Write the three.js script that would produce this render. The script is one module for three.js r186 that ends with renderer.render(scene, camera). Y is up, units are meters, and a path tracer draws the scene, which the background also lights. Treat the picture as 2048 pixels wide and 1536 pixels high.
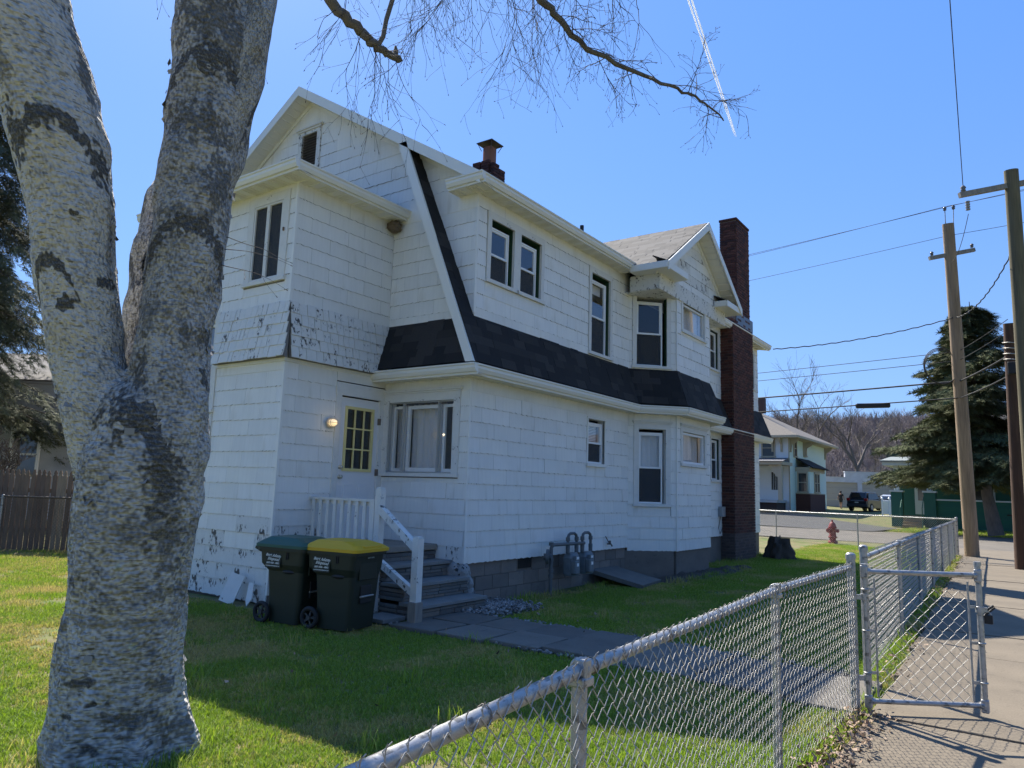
import * as THREE from 'three';
import { mergeGeometries } from 'three/addons/utils/BufferGeometryUtils.js';
import { MarchingCubes } from 'three/addons/objects/MarchingCubes.js';
import { RoundedBoxGeometry } from 'three/addons/geometries/RoundedBoxGeometry.js';

// ---------------------------------------------------------------- camera, sky, sun, exposure
const scene = new THREE.Scene();
const EYE = new THREE.Vector3(0, 1.6, 0);
const camera = new THREE.PerspectiveCamera(55.72, 4 / 3, 0.05, 20000);
camera.rotation.order = 'YXZ';
camera.rotation.set(8.216 * Math.PI / 180, 35.575 * Math.PI / 180, 1.845 * Math.PI / 180);
camera.position.copy(EYE);
camera.updateMatrixWorld(true);

const SUN_EL = 49 * Math.PI / 180, SUN_AZ = 29 * Math.PI / 180;
const SUN = new THREE.Vector3(-Math.cos(SUN_AZ) * Math.cos(SUN_EL), Math.sin(SUN_EL), -Math.sin(SUN_AZ) * Math.cos(SUN_EL));
const smooth0 = (a, b, x) => { const t = Math.min(1, Math.max(0, (x - a) / (b - a))); return t * t * (3 - 2 * t); };
{ // clear spring sky: deep blue overhead, paler to the horizon, brighter round the sun
  const W = 512, H = 256, d = new Float32Array(W * H * 4);
  for (let j = 0; j < H; j++) for (let i = 0; i < W; i++) {
    const el = ((j + 0.5) / H - 0.5) * Math.PI, az = ((i + 0.5) / W - 0.5) * 2 * Math.PI;
    const x = Math.cos(el) * Math.cos(az), y = Math.sin(el), z = Math.cos(el) * Math.sin(az);
    const c = Math.max(-1, Math.min(1, x * SUN.x + y * SUN.y + z * SUN.z)), g = Math.acos(c);
    const up = Math.max(0, y), k = Math.pow(1 - up, 3.2);
    const away = 1 - 0.42 * smooth0(0.5, 2.0, g), zen = 1 - 0.34 * up;
    let r = (0.118 + 0.265 * k) * away * zen, gg = (0.335 + 0.300 * k) * away * zen, b = (0.93 + 0.08 * k) * away * zen;
    const glow = 0.42 * Math.exp(-g * 3.4) + 0.9 * Math.exp(-g * 11);
    r += glow * 0.62; gg += glow * 0.60; b += glow * 0.42;
    if (y < 0) { const t = Math.min(1, -y * 6); r = r * (1 - t) + 0.16 * t; gg = gg * (1 - t) + 0.17 * t; b = b * (1 - t) + 0.15 * t; }
    const o = (j * W + i) * 4; d[o] = r * 0.67; d[o + 1] = gg * 0.67; d[o + 2] = b * 0.67; d[o + 3] = 1;
  }
  const t = new THREE.DataTexture(d, W, H, THREE.RGBAFormat, THREE.FloatType);
  t.mapping = THREE.EquirectangularReflectionMapping; t.magFilter = t.minFilter = THREE.LinearFilter; t.needsUpdate = true;
  scene.background = t; scene.environment = t;
}
const sun = new THREE.DirectionalLight(new THREE.Color(1.0, 0.94, 0.83), 5);
sun.position.copy(SUN).multiplyScalar(60).add(new THREE.Vector3(-6, 0, -12)); sun.target.position.set(-6, 0, -12);
sun.castShadow = true; sun.shadow.mapSize.set(4096, 4096); sun.shadow.bias = -0.0004;
Object.assign(sun.shadow.camera, { left: -45, right: 45, top: 45, bottom: -45, near: 1, far: 160 });
scene.add(sun, sun.target);

const renderer = new THREE.WebGLRenderer({ antialias: true });
renderer.toneMapping = THREE.LinearToneMapping; renderer.toneMappingExposure = 2.05;
renderer.shadowMap.enabled = true; renderer.shadowMap.type = THREE.PCFSoftShadowMap;

// ---------------------------------------------------------------- helpers
function mulberry(a) { return () => { a |= 0; a = a + 0x6D2B79F5 | 0; let t = Math.imul(a ^ a >>> 15, 1 | a); t = t + Math.imul(t ^ t >>> 7, 61 | t) ^ t; return ((t ^ t >>> 14) >>> 0) / 4294967296; }; }
let rnd = mulberry(20240419);
const rr = (a, b) => a + (b - a) * rnd();
const V = (x, y, z) => new THREE.Vector3(x, y, z);
const lerp = (a, b, t) => a + (b - a) * t, clamp = (x, a = 0, b = 1) => Math.min(b, Math.max(a, x));
const smooth = (a, b, x) => { const t = clamp((x - a) / (b - a)); return t * t * (3 - 2 * t); };
// periodic gradient noise on a lattice
const PERM = new Uint8Array(512), GX = new Float32Array(256), GY = new Float32Array(256);
{ const r = mulberry(7); const p = [...Array(256).keys()]; for (let i = 255; i > 0; i--) { const j = Math.floor(r() * (i + 1)); [p[i], p[j]] = [p[j], p[i]]; } for (let i = 0; i < 512; i++) PERM[i] = p[i & 255]; for (let i = 0; i < 256; i++) { const a = r() * 6.2832; GX[i] = Math.cos(a); GY[i] = Math.sin(a); } }
function pn(x, y, px, py, seed = 0) {
  const xi = Math.floor(x), yi = Math.floor(y), fx = x - xi, fy = y - yi;
  const x0 = ((xi % px) + px) % px, y0 = ((yi % py) + py) % py, x1 = (x0 + 1) % px, y1 = (y0 + 1) % py;
  const u = fx * fx * fx * (fx * (fx * 6 - 15) + 10), v = fy * fy * fy * (fy * (fy * 6 - 15) + 10);
  const h = (a, b) => PERM[(PERM[(a + seed * 17) & 255] + b + seed * 31) & 255];
  const a = h(x0, y0), b = h(x1, y0), c = h(x0, y1), d = h(x1, y1);
  const n0 = GX[a] * fx + GY[a] * fy, n1 = GX[b] * (fx - 1) + GY[b] * fy, n2 = GX[c] * fx + GY[c] * (fy - 1), n3 = GX[d] * (fx - 1) + GY[d] * (fy - 1);
  return (n0 + (n1 - n0) * u + ((n2 + (n3 - n2) * u) - (n0 + (n1 - n0) * u)) * v) * 1.5;
}
function fbm(u, v, fx, fy, oct, seed = 0) { let s = 0, a = 0.5, t = 0; for (let i = 0; i < oct; i++) { s += a * pn(u * fx, v * fy, fx, fy, seed + i); t += a; a *= 0.55; fx *= 2; fy *= 2; } return s / t; }
function tex(w, h, fn, srgb = true) {
  const d = new Uint8Array(w * h * 4), o = [0, 0, 0];
  for (let j = 0; j < h; j++) for (let i = 0; i < w; i++) {
    fn((i + 0.5) / w, (j + 0.5) / h, o, i, j);
    const k = (j * w + i) * 4;
    for (let c = 0; c < 3; c++) { let q = clamp(o[c]); if (srgb) q = q <= 0.0031308 ? q * 12.92 : 1.055 * Math.pow(q, 1 / 2.4) - 0.055; d[k + c] = Math.round(q * 255); }
    d[k + 3] = 255;
  }
  const t = new THREE.DataTexture(d, w, h, THREE.RGBAFormat); t.wrapS = t.wrapT = THREE.RepeatWrapping;
  t.magFilter = THREE.LinearFilter; t.minFilter = THREE.LinearMipmapLinearFilter; t.generateMipmaps = true;
  if (srgb) t.colorSpace = THREE.SRGBColorSpace; t.needsUpdate = true; return t;
}
function rep(t, sx, sy) { const c = t.clone(); c.repeat.set(1 / sx, 1 / (sy || sx)); c.needsUpdate = true; return c; }
function mat(rgb, o = {}) { return new THREE.MeshStandardMaterial({ color: new THREE.Color().setRGB(rgb[0], rgb[1], rgb[2]), roughness: 0.85, metalness: 0, side: THREE.DoubleSide, ...o }); }

function prep(g) {
  if (g.index) g = g.toNonIndexed();
  for (const k of Object.keys(g.attributes)) if (!['position', 'normal', 'uv', 'color'].includes(k)) g.deleteAttribute(k);
  if (!g.attributes.normal) g.computeVertexNormals();
  g.morphAttributes = {}; g.clearGroups && g.clearGroups();
  return g;
}
function boxUV(g) { // texture coordinates in metres from the face's dominant axis
  g = prep(g); const p = g.attributes.position, n = p.count, uv = new Float32Array(n * 2), a = V(0, 0, 0), b = V(0, 0, 0), c = V(0, 0, 0);
  for (let i = 0; i < n; i += 3) {
    a.fromBufferAttribute(p, i); b.fromBufferAttribute(p, i + 1); c.fromBufferAttribute(p, i + 2);
    const e = b.clone().sub(a).cross(c.clone().sub(a)), ax = Math.abs(e.x), ay = Math.abs(e.y), az = Math.abs(e.z);
    [a, b, c].forEach((q, k) => { let s, t; if (ay >= ax && ay >= az) { s = q.x; t = q.z; } else if (ax >= az) { s = q.z; t = q.y; } else { s = q.x; t = q.y; } uv[(i + k) * 2] = s; uv[(i + k) * 2 + 1] = t; });
  }
  g.setAttribute('uv', new THREE.BufferAttribute(uv, 2)); return g;
}
function merge(list, keepUV = false) {
  list = list.flat(3).filter(Boolean).map(g => keepUV ? prep(g) : boxUV(g));
  const col = list.some(g => g.attributes.color);
  if (col) for (const g of list) if (!g.attributes.color) g.setAttribute('color', new THREE.BufferAttribute(new Float32Array(g.attributes.position.count * 3).fill(1), 3));
  if (keepUV) for (const g of list) if (!g.attributes.uv) g.setAttribute('uv', new THREE.BufferAttribute(new Float32Array(g.attributes.position.count * 2), 2));
  return list.length === 1 ? list[0] : mergeGeometries(list, false);
}
const bx = (x0, x1, y0, y1, z0, z1) => new THREE.BoxGeometry(Math.abs(x1 - x0), Math.abs(y1 - y0), Math.abs(z1 - z0)).translate((x0 + x1) / 2, (y0 + y1) / 2, (z0 + z1) / 2);
const cyl = (r0, r1, h, x, y, z, n = 12) => new THREE.CylinderGeometry(r1, r0, h, n).translate(x, y + h / 2, z);
function rbx(x0, x1, y0, y1, z0, z1, r = 0.01, s = 1) { return new RoundedBoxGeometry(Math.abs(x1 - x0), Math.abs(y1 - y0), Math.abs(z1 - z0), s, r).translate((x0 + x1) / 2, (y0 + y1) / 2, (z0 + z1) / 2); }
function beam(a, b, w, h) { // bar of section w x h from a to b
  const d = b.clone().sub(a), L = d.length(), g = new THREE.BoxGeometry(w, h, L);
  const m = new THREE.Matrix4().lookAt(a, b, Math.abs(d.y) > 0.99 * L ? V(1, 0, 0) : V(0, 1, 0)); g.applyMatrix4(m); return g.translate((a.x + b.x) / 2, (a.y + b.y) / 2, (a.z + b.z) / 2);
}
function rod(a, b, r, n = 8, r2 = r) { const d = b.clone().sub(a), g = new THREE.CylinderGeometry(r2, r, d.length(), n); g.applyQuaternion(new THREE.Quaternion().setFromUnitVectors(V(0, 1, 0), d.normalize())); return g.translate((a.x + b.x) / 2, (a.y + b.y) / 2, (a.z + b.z) / 2); }
function tube(pts, r, n = 6, caps = true) { // tube of varying radius through points (parallel transport)
  const m = pts.length, pos = [], idx = [], R = i => typeof r === 'function' ? r(i / (m - 1), i) : r;
  let t0 = pts[1].clone().sub(pts[0]).normalize(), nrm = Math.abs(t0.y) < 0.9 ? V(0, 1, 0) : V(1, 0, 0); nrm.sub(t0.clone().multiplyScalar(nrm.dot(t0))).normalize();
  for (let i = 0; i < m; i++) {
    const t = pts[Math.min(i + 1, m - 1)].clone().sub(pts[Math.max(i - 1, 0)]).normalize();
    nrm.sub(t.clone().multiplyScalar(nrm.dot(t))).normalize(); const bi = t.clone().cross(nrm), rad = R(i);
    for (let k = 0; k < n; k++) { const a = k / n * Math.PI * 2; pos.push(pts[i].x + (nrm.x * Math.cos(a) + bi.x * Math.sin(a)) * rad, pts[i].y + (nrm.y * Math.cos(a) + bi.y * Math.sin(a)) * rad, pts[i].z + (nrm.z * Math.cos(a) + bi.z * Math.sin(a)) * rad); }
  }
  for (let i = 0; i < m - 1; i++) for (let k = 0; k < n; k++) { const a = i * n + k, b = i * n + (k + 1) % n; idx.push(a, b, a + n, b, b + n, a + n); }
  if (caps) { for (let k = 1; k < n - 1; k++) { idx.push(0, k + 1, k); const o = (m - 1) * n; idx.push(o, o + k, o + k + 1); } }
  const g = new THREE.BufferGeometry(); g.setAttribute('position', new THREE.Float32BufferAttribute(pos, 3)); g.setIndex(idx); g.computeVertexNormals(); return g;
}
function poly(pts2, z0, z1) { const s = new THREE.Shape(pts2.map(p => new THREE.Vector2(p[0], p[1]))); return new THREE.ExtrudeGeometry(s, { depth: z1 - z0, bevelEnabled: false }).translate(0, 0, z0); }
function quad3(a, b, c, d, th) { // thick slab on four points (outer face a,b,c,d counter-clockwise seen from outside)
  const n = b.clone().sub(a).cross(d.clone().sub(a)).normalize().multiplyScalar(-th), P = [a, b, c, d, ...[a, b, c, d].map(q => q.clone().add(n))];
  const f = [[0, 1, 2, 3], [7, 6, 5, 4], [0, 4, 5, 1], [1, 5, 6, 2], [2, 6, 7, 3], [3, 7, 4, 0]], pos = [];
  for (const [i, j, k, l] of f) for (const q of [i, j, k, i, k, l]) pos.push(P[q].x, P[q].y, P[q].z);
  const g = new THREE.BufferGeometry(); g.setAttribute('position', new THREE.Float32BufferAttribute(pos, 3)); g.computeVertexNormals(); return g;
}
const used = {};
function numbered(n) { used[n] = (used[n] || 0) + 1; return used[n] === 1 ? n : `${n}_${String(used[n] - 1).padStart(3, '0')}`; }
function shade(o) { o.traverse(m => { if (m.isMesh) { m.castShadow = true; m.receiveShadow = true; } }); return o; }
function thing(name, label, category, [x, y, z] = [0, 0, 0], group) {
  const o = new THREE.Group(); o.name = numbered(name); o.position.set(x, y, z); o.userData = { label, category }; if (group) o.userData.group = group;
  scene.add(o); return o;
}
// a named mesh; geometry given in world coordinates is moved into the parent's frame
function obj(name, geos, m, parent = scene, keepUV = false, label) {
  const g = merge([geos], keepUV), o = new THREE.Mesh(g, m);
  if (parent !== scene) { let p = parent, off = V(0, 0, 0); while (p && p !== scene) { off.add(p.position); p = p.parent; } g.translate(-off.x, -off.y, -off.z); o.name = name; } else o.name = numbered(name);
  o.castShadow = o.receiveShadow = true; if (label) o.userData.label = label; parent.add(o); return o;
}
function tag(o, label, category, group) { o.userData.label = label; o.userData.category = category; if (group) o.userData.group = group; return o; }
function struct(o) { o.userData.kind = 'structure'; return o; }
function stuff(o) { o.userData.kind = 'stuff'; return o; }
// pieces that share geometry: the ones that show largest become parts of their own, the rest one joined part
function placePieces(name, restName, list, house, limit, restMat) {
  for (const p of list) {
    const c = V(0, 0, 0).applyMatrix4(p.matrix), d2 = c.distanceToSquared(EYE);
    p.score = (p.area || 1) / d2 * (p.facing === undefined ? 1 : p.facing);
  }
  const order = [...list].sort((a, b) => b.score - a.score), top = new Set(order.slice(0, limit)), off = V(0, 0, 0);
  const rest = new Map();
  for (const p of list) {
    let q = p.parent, o = V(0, 0, 0); while (q && q !== scene) { o.add(q.position); q = q.parent; }
    if (top.has(p)) {
      const m = new THREE.Mesh(p.geo, p.mat); m.name = name; m.castShadow = m.receiveShadow = true;
      p.matrix.decompose(m.position, m.quaternion, m.scale); m.position.sub(o); p.parent.add(m);
    } else { const g = p.geo.clone().applyMatrix4(p.matrix); const k = restMat ? restMat : p.mat; if (!rest.has(k)) rest.set(k, []); rest.get(k).push(g); }
  }
  for (const [m, gs] of rest) { const o = obj(restName, gs, m, house, true); stuff(o); }
}
// world ray of a pixel of the 2048 x 1536 photograph, used only to survey positions
function M4(x, y, z, ry = 0, sx = 1, sy = 1, sz = 1, rx = 0, rz = 0) { return new THREE.Matrix4().compose(V(x, y, z), new THREE.Quaternion().setFromEuler(new THREE.Euler(rx, ry, rz, 'YXZ')), V(sx, sy, sz)); }
// ---------------------------------------------------------------- surfaces
const T = {};
T.siding = tex(512, 512, (u, v, o) => { // combed cement board under old white paint, with wash streaks and small scuffs
  const g = pn(u * 128, v * 6, 128, 6, 3) * 0.018 + fbm(u, v, 4, 3, 4, 5) * 0.05 + pn(u * 40, v * 3, 40, 3, 8) * 0.022;
  const st = smooth(0.22, 0.6, fbm(u, v, 9, 2, 3, 11)) * 0.12, sp = pn(u * 90, v * 90, 90, 90, 4) > 0.93 ? 0.25 : 0;
  const b = 0.78 + g - st * 0.8 - sp; o[0] = b; o[1] = b * (0.99 + st * -0.1); o[2] = b * (0.945 - st * 0.35);
});
function peelTex(amount, seed) { return tex(512, 512, (u, v, o) => { // paint flaked off along the grain down to dark wood
  const n = fbm(u, v, 9, 6, 5, seed) * 0.9 + 0.30 * pn(u * 60, v * 14, 60, 14, seed + 3) + 0.75 * fbm(u, v, 3, 3, 2, seed + 14), cr = Math.abs(pn(u * 34, v * 9, 34, 9, seed + 6));
  const f = smooth(amount, amount - 0.05, -n * 0 + (1 - n) * 0.5), flake = n > amount ? 1 : 0, edge = n > amount - 0.05 ? 1 : 0;
  const crack = cr < 0.025 && n > amount - 0.35 ? 0.35 : 0;
  let b = 0.68 + 0.05 * fbm(u, v, 6, 6, 3, seed + 9) - crack; const w = 0.09 + 0.05 * pn(u * 80, v * 8, 80, 8, seed + 2);
  if (flake) { o[0] = w * 1.08; o[1] = w; o[2] = w * 0.9; } else if (edge) { b *= 0.8; o[0] = b; o[1] = b; o[2] = b * 0.95; } else { o[0] = b; o[1] = b * 0.985; o[2] = b * 0.925; }
}); }
T.peel = peelTex(0.78, 21); T.peelHeavy = peelTex(0.36, 41);
T.grit = tex(512, 512, (u, v, o) => { const n = pn(u * 200, v * 200, 200, 200, 2) * 0.5 + pn(u * 90, v * 90, 90, 90, 3) * 0.35 + fbm(u, v, 6, 6, 3, 9) * 0.35, b = clamp(0.62 + n * 0.42); o[0] = o[1] = o[2] = b; });
T.concrete = tex(1024, 1024, (u, v, o) => {
  const fine = pn(u * 340, v * 340, 340, 340, 2) * 0.16 + pn(u * 150, v * 150, 150, 150, 5) * 0.12, co = fbm(u, v, 5, 5, 5, 7) * 0.17, dk = smooth(0.25, 0.6, fbm(u, v, 9, 9, 4, 13)) * 0.16;
  const cr = Math.abs(fbm(u, v, 3, 3, 5, 31)) < 0.004 ? 0.22 : 0, b = 0.80 + fine + co - dk - cr; o[0] = b; o[1] = b * 0.985; o[2] = b * 0.96;
});
T.wood = tex(256, 1024, (u, v, o) => { const g = pn(u * 60, v * 5, 60, 5, 2) * 0.22 + pn(u * 130, v * 9, 130, 9, 5) * 0.16 + fbm(u, v, 3, 2, 4, 7) * 0.3, kn = smooth(0.62, 0.8, fbm(u, v, 5, 7, 2, 9)) * 0.35; const b = clamp(0.72 + g - kn); o[0] = b; o[1] = b * 0.97; o[2] = b * 0.92; });
T.soil = tex(1024, 1024, (u, v, o) => { // thin turf: thatch, soil and moss
  const n = fbm(u, v, 12, 12, 5, 3), f = pn(u * 220, v * 220, 220, 220, 6), m = smooth(-0.15, 0.35, fbm(u, v, 5, 5, 4, 17));
  const b = 0.75 + 0.35 * n + 0.3 * f; o[0] = b * lerp(0.20, 0.125, m); o[1] = b * lerp(0.172, 0.17, m); o[2] = b * lerp(0.07, 0.03, m);
});
T.asphalt = tex(512, 512, (u, v, o) => { const f = pn(u * 210, v * 210, 210, 210, 4) * 0.25 + pn(u * 90, v * 90, 90, 90, 8) * 0.18, c = fbm(u, v, 4, 4, 5, 2) * 0.22, cr = Math.abs(fbm(u, v, 4, 4, 4, 21)) < 0.006 ? 0.3 : 0; const b = 0.78 + f + c - cr; o[0] = b; o[1] = b * 0.99; o[2] = b * 0.97; });
T.stucco = tex(512, 512, (u, v, o) => { const b = 0.8 + pn(u * 120, v * 120, 120, 120, 4) * 0.1 + fbm(u, v, 4, 4, 5, 2) * 0.16; o[0] = o[1] = o[2] = b; });
T.scuff = tex(512, 512, (u, v, o) => { // galvanised tube: pale zinc with rubbed grey blotches
  const n = fbm(u, v, 5, 9, 5, 3), f = pn(u * 120, v * 120, 120, 120, 7) * 0.06; let b = 0.40 + f + 0.10 * fbm(u, v, 14, 14, 3, 5); const d = smooth(0.12, 0.34, n) * 0.22; b -= d; o[0] = b; o[1] = b * 1.0; o[2] = b * 0.99;
});
const M = {};
M.siding = mat([1, 1, 1], { map: rep(T.siding, 1.9), roughness: 0.62, vertexColors: true });
M.sidingV = [[1, 1, 1], [0.965, 0.965, 0.955], [1.0, 0.995, 0.975], [0.955, 0.955, 0.95]].map(c => mat(c, { map: rep(T.siding, 1.9), roughness: 0.62, vertexColors: true }));
M.sidingFlat = mat([1, 1, 1], { map: rep(T.siding, 1.9), roughness: 0.62 });
M.sidingPeel = mat([1, 1, 1], { map: rep(T.peelHeavy, 0.9), roughness: 0.8, vertexColors: true });
M.back = mat([0.19, 0.18, 0.17], { roughness: 0.95 });
M.trim = mat([1.0, 1.0, 0.985], { map: rep(T.siding, 1.1), roughness: 0.55 });
M.trimPeel = mat([1, 1, 1], { map: rep(T.peel, 0.7), roughness: 0.75 });
M.peel = mat([1, 1, 1], { map: rep(T.peelHeavy, 0.6), roughness: 0.85 });
M.metalTrim = mat([0.74, 0.73, 0.67], { roughness: 0.4 });
M.soffit = mat([0.76, 0.75, 0.70], { roughness: 0.5 });
M.vinyl = mat([0.82, 0.82, 0.81], { roughness: 0.35 });
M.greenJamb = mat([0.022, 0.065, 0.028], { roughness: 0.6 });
M.glass = new THREE.MeshPhysicalMaterial({ color: 0xffffff, roughness: 0.02, transmission: 1, thickness: 0, ior: 1.52, side: THREE.DoubleSide });
M.screen = mat([0.055, 0.058, 0.062], { roughness: 0.9, transparent: true, opacity: 0.72 });
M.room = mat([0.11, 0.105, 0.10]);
M.curtain = new THREE.MeshPhysicalMaterial({ color: new THREE.Color().setRGB(0.72, 0.71, 0.70), roughness: 1, transmission: 0.25, thickness: 0, side: THREE.DoubleSide });
const shTone = [[0.0150, 0.0138, 0.0135], [0.024, 0.0215, 0.020], [0.0110, 0.0105, 0.0108], [0.033, 0.029, 0.027], [0.0125, 0.012, 0.0125]];
M.shingle = shTone.map(c => mat(c.map(x => x * 1.55), { map: rep(T.grit, 0.5), roughness: 0.92 }));
M.shingleFlat = mat([0.022, 0.021, 0.023], { map: rep(T.grit, 0.5), roughness: 0.92 });
M.greyShingle = [[0.17, 0.16, 0.15], [0.21, 0.20, 0.19], [0.14, 0.135, 0.13]].map(c => mat(c, { map: rep(T.grit, 0.5), roughness: 0.92 }));
M.brick = [[0.125, 0.042, 0.030], [0.155, 0.052, 0.036], [0.098, 0.034, 0.026], [0.17, 0.066, 0.047], [0.075, 0.031, 0.027]].map(c => mat(c, { map: rep(T.grit, 0.45), roughness: 0.9 }));
M.brickGrey = [[0.16, 0.115, 0.10], [0.13, 0.10, 0.095], [0.19, 0.14, 0.125]].map(c => mat(c, { map: rep(T.grit, 0.45), roughness: 0.95 }));
M.mortar = mat([0.27, 0.205, 0.175], { map: rep(T.grit, 0.5) });
M.block = [[0.225, 0.195, 0.175], [0.26, 0.225, 0.20], [0.19, 0.17, 0.155]].map(c => mat(c, { map: rep(T.concrete, 1.4) }));
M.found = mat([0.20, 0.175, 0.155], { map: rep(T.concrete, 1.1) });
M.concrete = mat([0.205, 0.170, 0.124], { map: rep(T.concrete, 2.6), roughness: 0.92 });
M.paver = [[0.17, 0.155, 0.135], [0.20, 0.182, 0.158], [0.145, 0.132, 0.116]].map(c => mat(c, { map: rep(T.concrete, 1.5), roughness: 0.95 }));
M.slate = [[0.155, 0.16, 0.155], [0.19, 0.185, 0.175], [0.13, 0.125, 0.12], [0.22, 0.19, 0.16]].map(c => mat(c, { map: rep(T.concrete, 0.9), roughness: 0.85 }));
M.slateTread = mat([0.24, 0.245, 0.24], { map: rep(T.concrete, 1.2), roughness: 0.75 });
M.asphalt = mat([0.085, 0.083, 0.08], { map: rep(T.asphalt, 4), roughness: 0.95 });
M.road = mat([0.175, 0.155, 0.128], { map: rep(T.asphalt, 5), roughness: 0.95 });
M.ground = mat([1, 1, 1], { map: rep(T.soil, 3.1), roughness: 1 });
M.dirt = mat([0.105, 0.085, 0.066], { map: rep(T.grit, 0.6), roughness: 1 });
M.picket = [[0.34, 0.235, 0.155], [0.28, 0.19, 0.13], [0.40, 0.30, 0.21], [0.23, 0.155, 0.11]].map(c => mat(c, { map: rep(T.wood, 0.25, 1.2), roughness: 0.95 }));
M.pole = mat([0.37, 0.275, 0.19], { map: rep(T.wood, 0.35, 2.6), roughness: 0.95 });
M.poleGreen = mat([0.185, 0.165, 0.105], { map: rep(T.wood, 0.35, 2.6), roughness: 0.95 });
M.poleDark = mat([0.105, 0.062, 0.044], { map: rep(T.wood, 0.35, 2.6), roughness: 0.95 });
M.greyWood = mat([0.34, 0.32, 0.29], { map: rep(T.wood, 0.3, 2), roughness: 0.95 });
M.zinc = mat([0.92, 0.92, 0.92], { map: rep(T.scuff, 0.45), roughness: 0.42, metalness: 0.55 });
M.wire = mat([0.43, 0.41, 0.375], { roughness: 0.5, metalness: 0.4 });
M.wireDull = mat([0.22, 0.19, 0.16], { roughness: 0.6, metalness: 0.35 });
M.black = mat([0.012, 0.012, 0.013], { roughness: 0.6 });
M.rubber = mat([0.016, 0.016, 0.017], { roughness: 0.75 });
M.meter = mat([0.24, 0.285, 0.31], { map: rep(T.grit, 0.6), roughness: 0.6 });
M.pipe = mat([0.17, 0.19, 0.20], { map: rep(T.grit, 0.4), roughness: 0.6 });
M.brass = mat([0.62, 0.56, 0.44], { metalness: 0.9, roughness: 0.3 });
M.cable = mat([0.022, 0.022, 0.024], { roughness: 0.7 });
M.white = mat([0.80, 0.80, 0.79], { roughness: 0.5 });

// ---------------------------------------------------------------- ground and paving
const fenceX = z => -1.13 - (z < -6.4 ? (-6.4 - z) * 0.040 : 0);           // the fence line along the pavement
function groundY(x, z) {
  let y = 0;
  if (z < -44) y += Math.min(1.0, (-44 - z) * 0.024) ; if (z < -90) y += (-90 - z) * 0.012;
  if (x < -16) y += Math.min(0.6, (-16 - x) * 0.03);
  return y + 0.02 * Math.sin(x * 0.9 + z * 0.6) * Math.sin(z * 0.7 - 1) * smooth(1.0, 2.5, fenceX(z) - x);
}
{ // one sheet to the horizon: fine near the yard, coarse far away
  const ax = (a) => { const l = []; let v = 0, s = 0.5; while (v < 3000) { l.push(v); if (v > 34) s *= 1.22; v += s; } l.push(3000); return [...l.slice(1).reverse().map(q => -q + a), ...l.map(q => q + a)]; };
  const xs = ax(-6), zs = ax(-14), pos = [], idx = [], uv = [];
  for (const z of zs) for (const x of xs) { pos.push(x, groundY(x, z) - 0.012, z); uv.push(x, z); }
  const n = xs.length; for (let j = 0; j < zs.length - 1; j++) for (let i = 0; i < n - 1; i++) { const a = j * n + i; idx.push(a, a + n, a + 1, a + 1, a + n, a + n + 1); }
  const g = new THREE.BufferGeometry(); g.setAttribute('position', new THREE.Float32BufferAttribute(pos, 3)); g.setAttribute('uv', new THREE.Float32BufferAttribute(uv, 2)); g.setIndex(idx); g.computeVertexNormals();
  struct(obj('ground', g, M.ground, scene, true));
}
{ // concrete pavement of square flags beside the fence, each flag its own piece
  const walk = obj('sidewalk', bx(-1.05, 1.9, -0.10, 0.005, -26.5, 4), M.dirt); struct(walk);
  const gA = {}, L = 1.52; let k = 0;
  for (let z = 3.0; z > -26; z -= L, k++) {
    const x0 = fenceX(z) + 0.06, x1 = 1.72, g = rbx(-(x1 - x0) / 2, (x1 - x0) / 2, -0.06, 0, -L / 2 + 0.006, L / 2 - 0.006, 0.008);
    const m = obj('paving_flag', g.translate((x0 + x1) / 2, 0.05 + 0.006 * Math.sin(k * 2.3), z - L / 2), M.concrete, walk); void gA; void m;
  }
  const ramp = obj('paving_flag', [bx(fenceX(-26) - 1.2, 2.2, -0.05, 0.035, -30.6, -26.3)], M.concrete, walk); void ramp;
  obj('tactile_panel', bx(-0.2, 1.0, 0.036, 0.046, -29.8, -29.2), mat([0.42, 0.09, 0.07]), walk, false, 'red tactile paving panel at the kerb ramp');
}
struct(obj('road', [poly([[-140, 29.5], [-9, 31.2], [0, 31.0], [60, 29], [60, 44], [-2.5, 43.5], [-9.5, 41.5], [-140, 38]], 0, 0.03).rotateX(-Math.PI / 2).translate(0, -0.018, 0)], M.road));
{ // asphalt drive across the road climbing to the garages
  const g = new THREE.BufferGeometry(), xs = [[-21.5, -6.8], [-20.5, -6.2], [-22, -10.5], [-28, -15], [-34, -18]], zs = [-41.6, -46, -52, -62, -76], pos = [], idx = [];
  zs.forEach((z, j) => { for (let i = 0; i <= 6; i++) { const x = lerp(xs[j][0], xs[j][1], i / 6); pos.push(x, groundY(x, z) + 0.035, z); } });
  for (let j = 0; j < 4; j++) for (let i = 0; i < 6; i++) { const a = j * 7 + i; idx.push(a, a + 1, a + 7, a + 1, a + 8, a + 7); }
  g.setAttribute('position', new THREE.Float32BufferAttribute(pos, 3)); g.setIndex(idx); g.computeVertexNormals(); struct(obj('driveway', g, M.asphalt));
}
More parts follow.
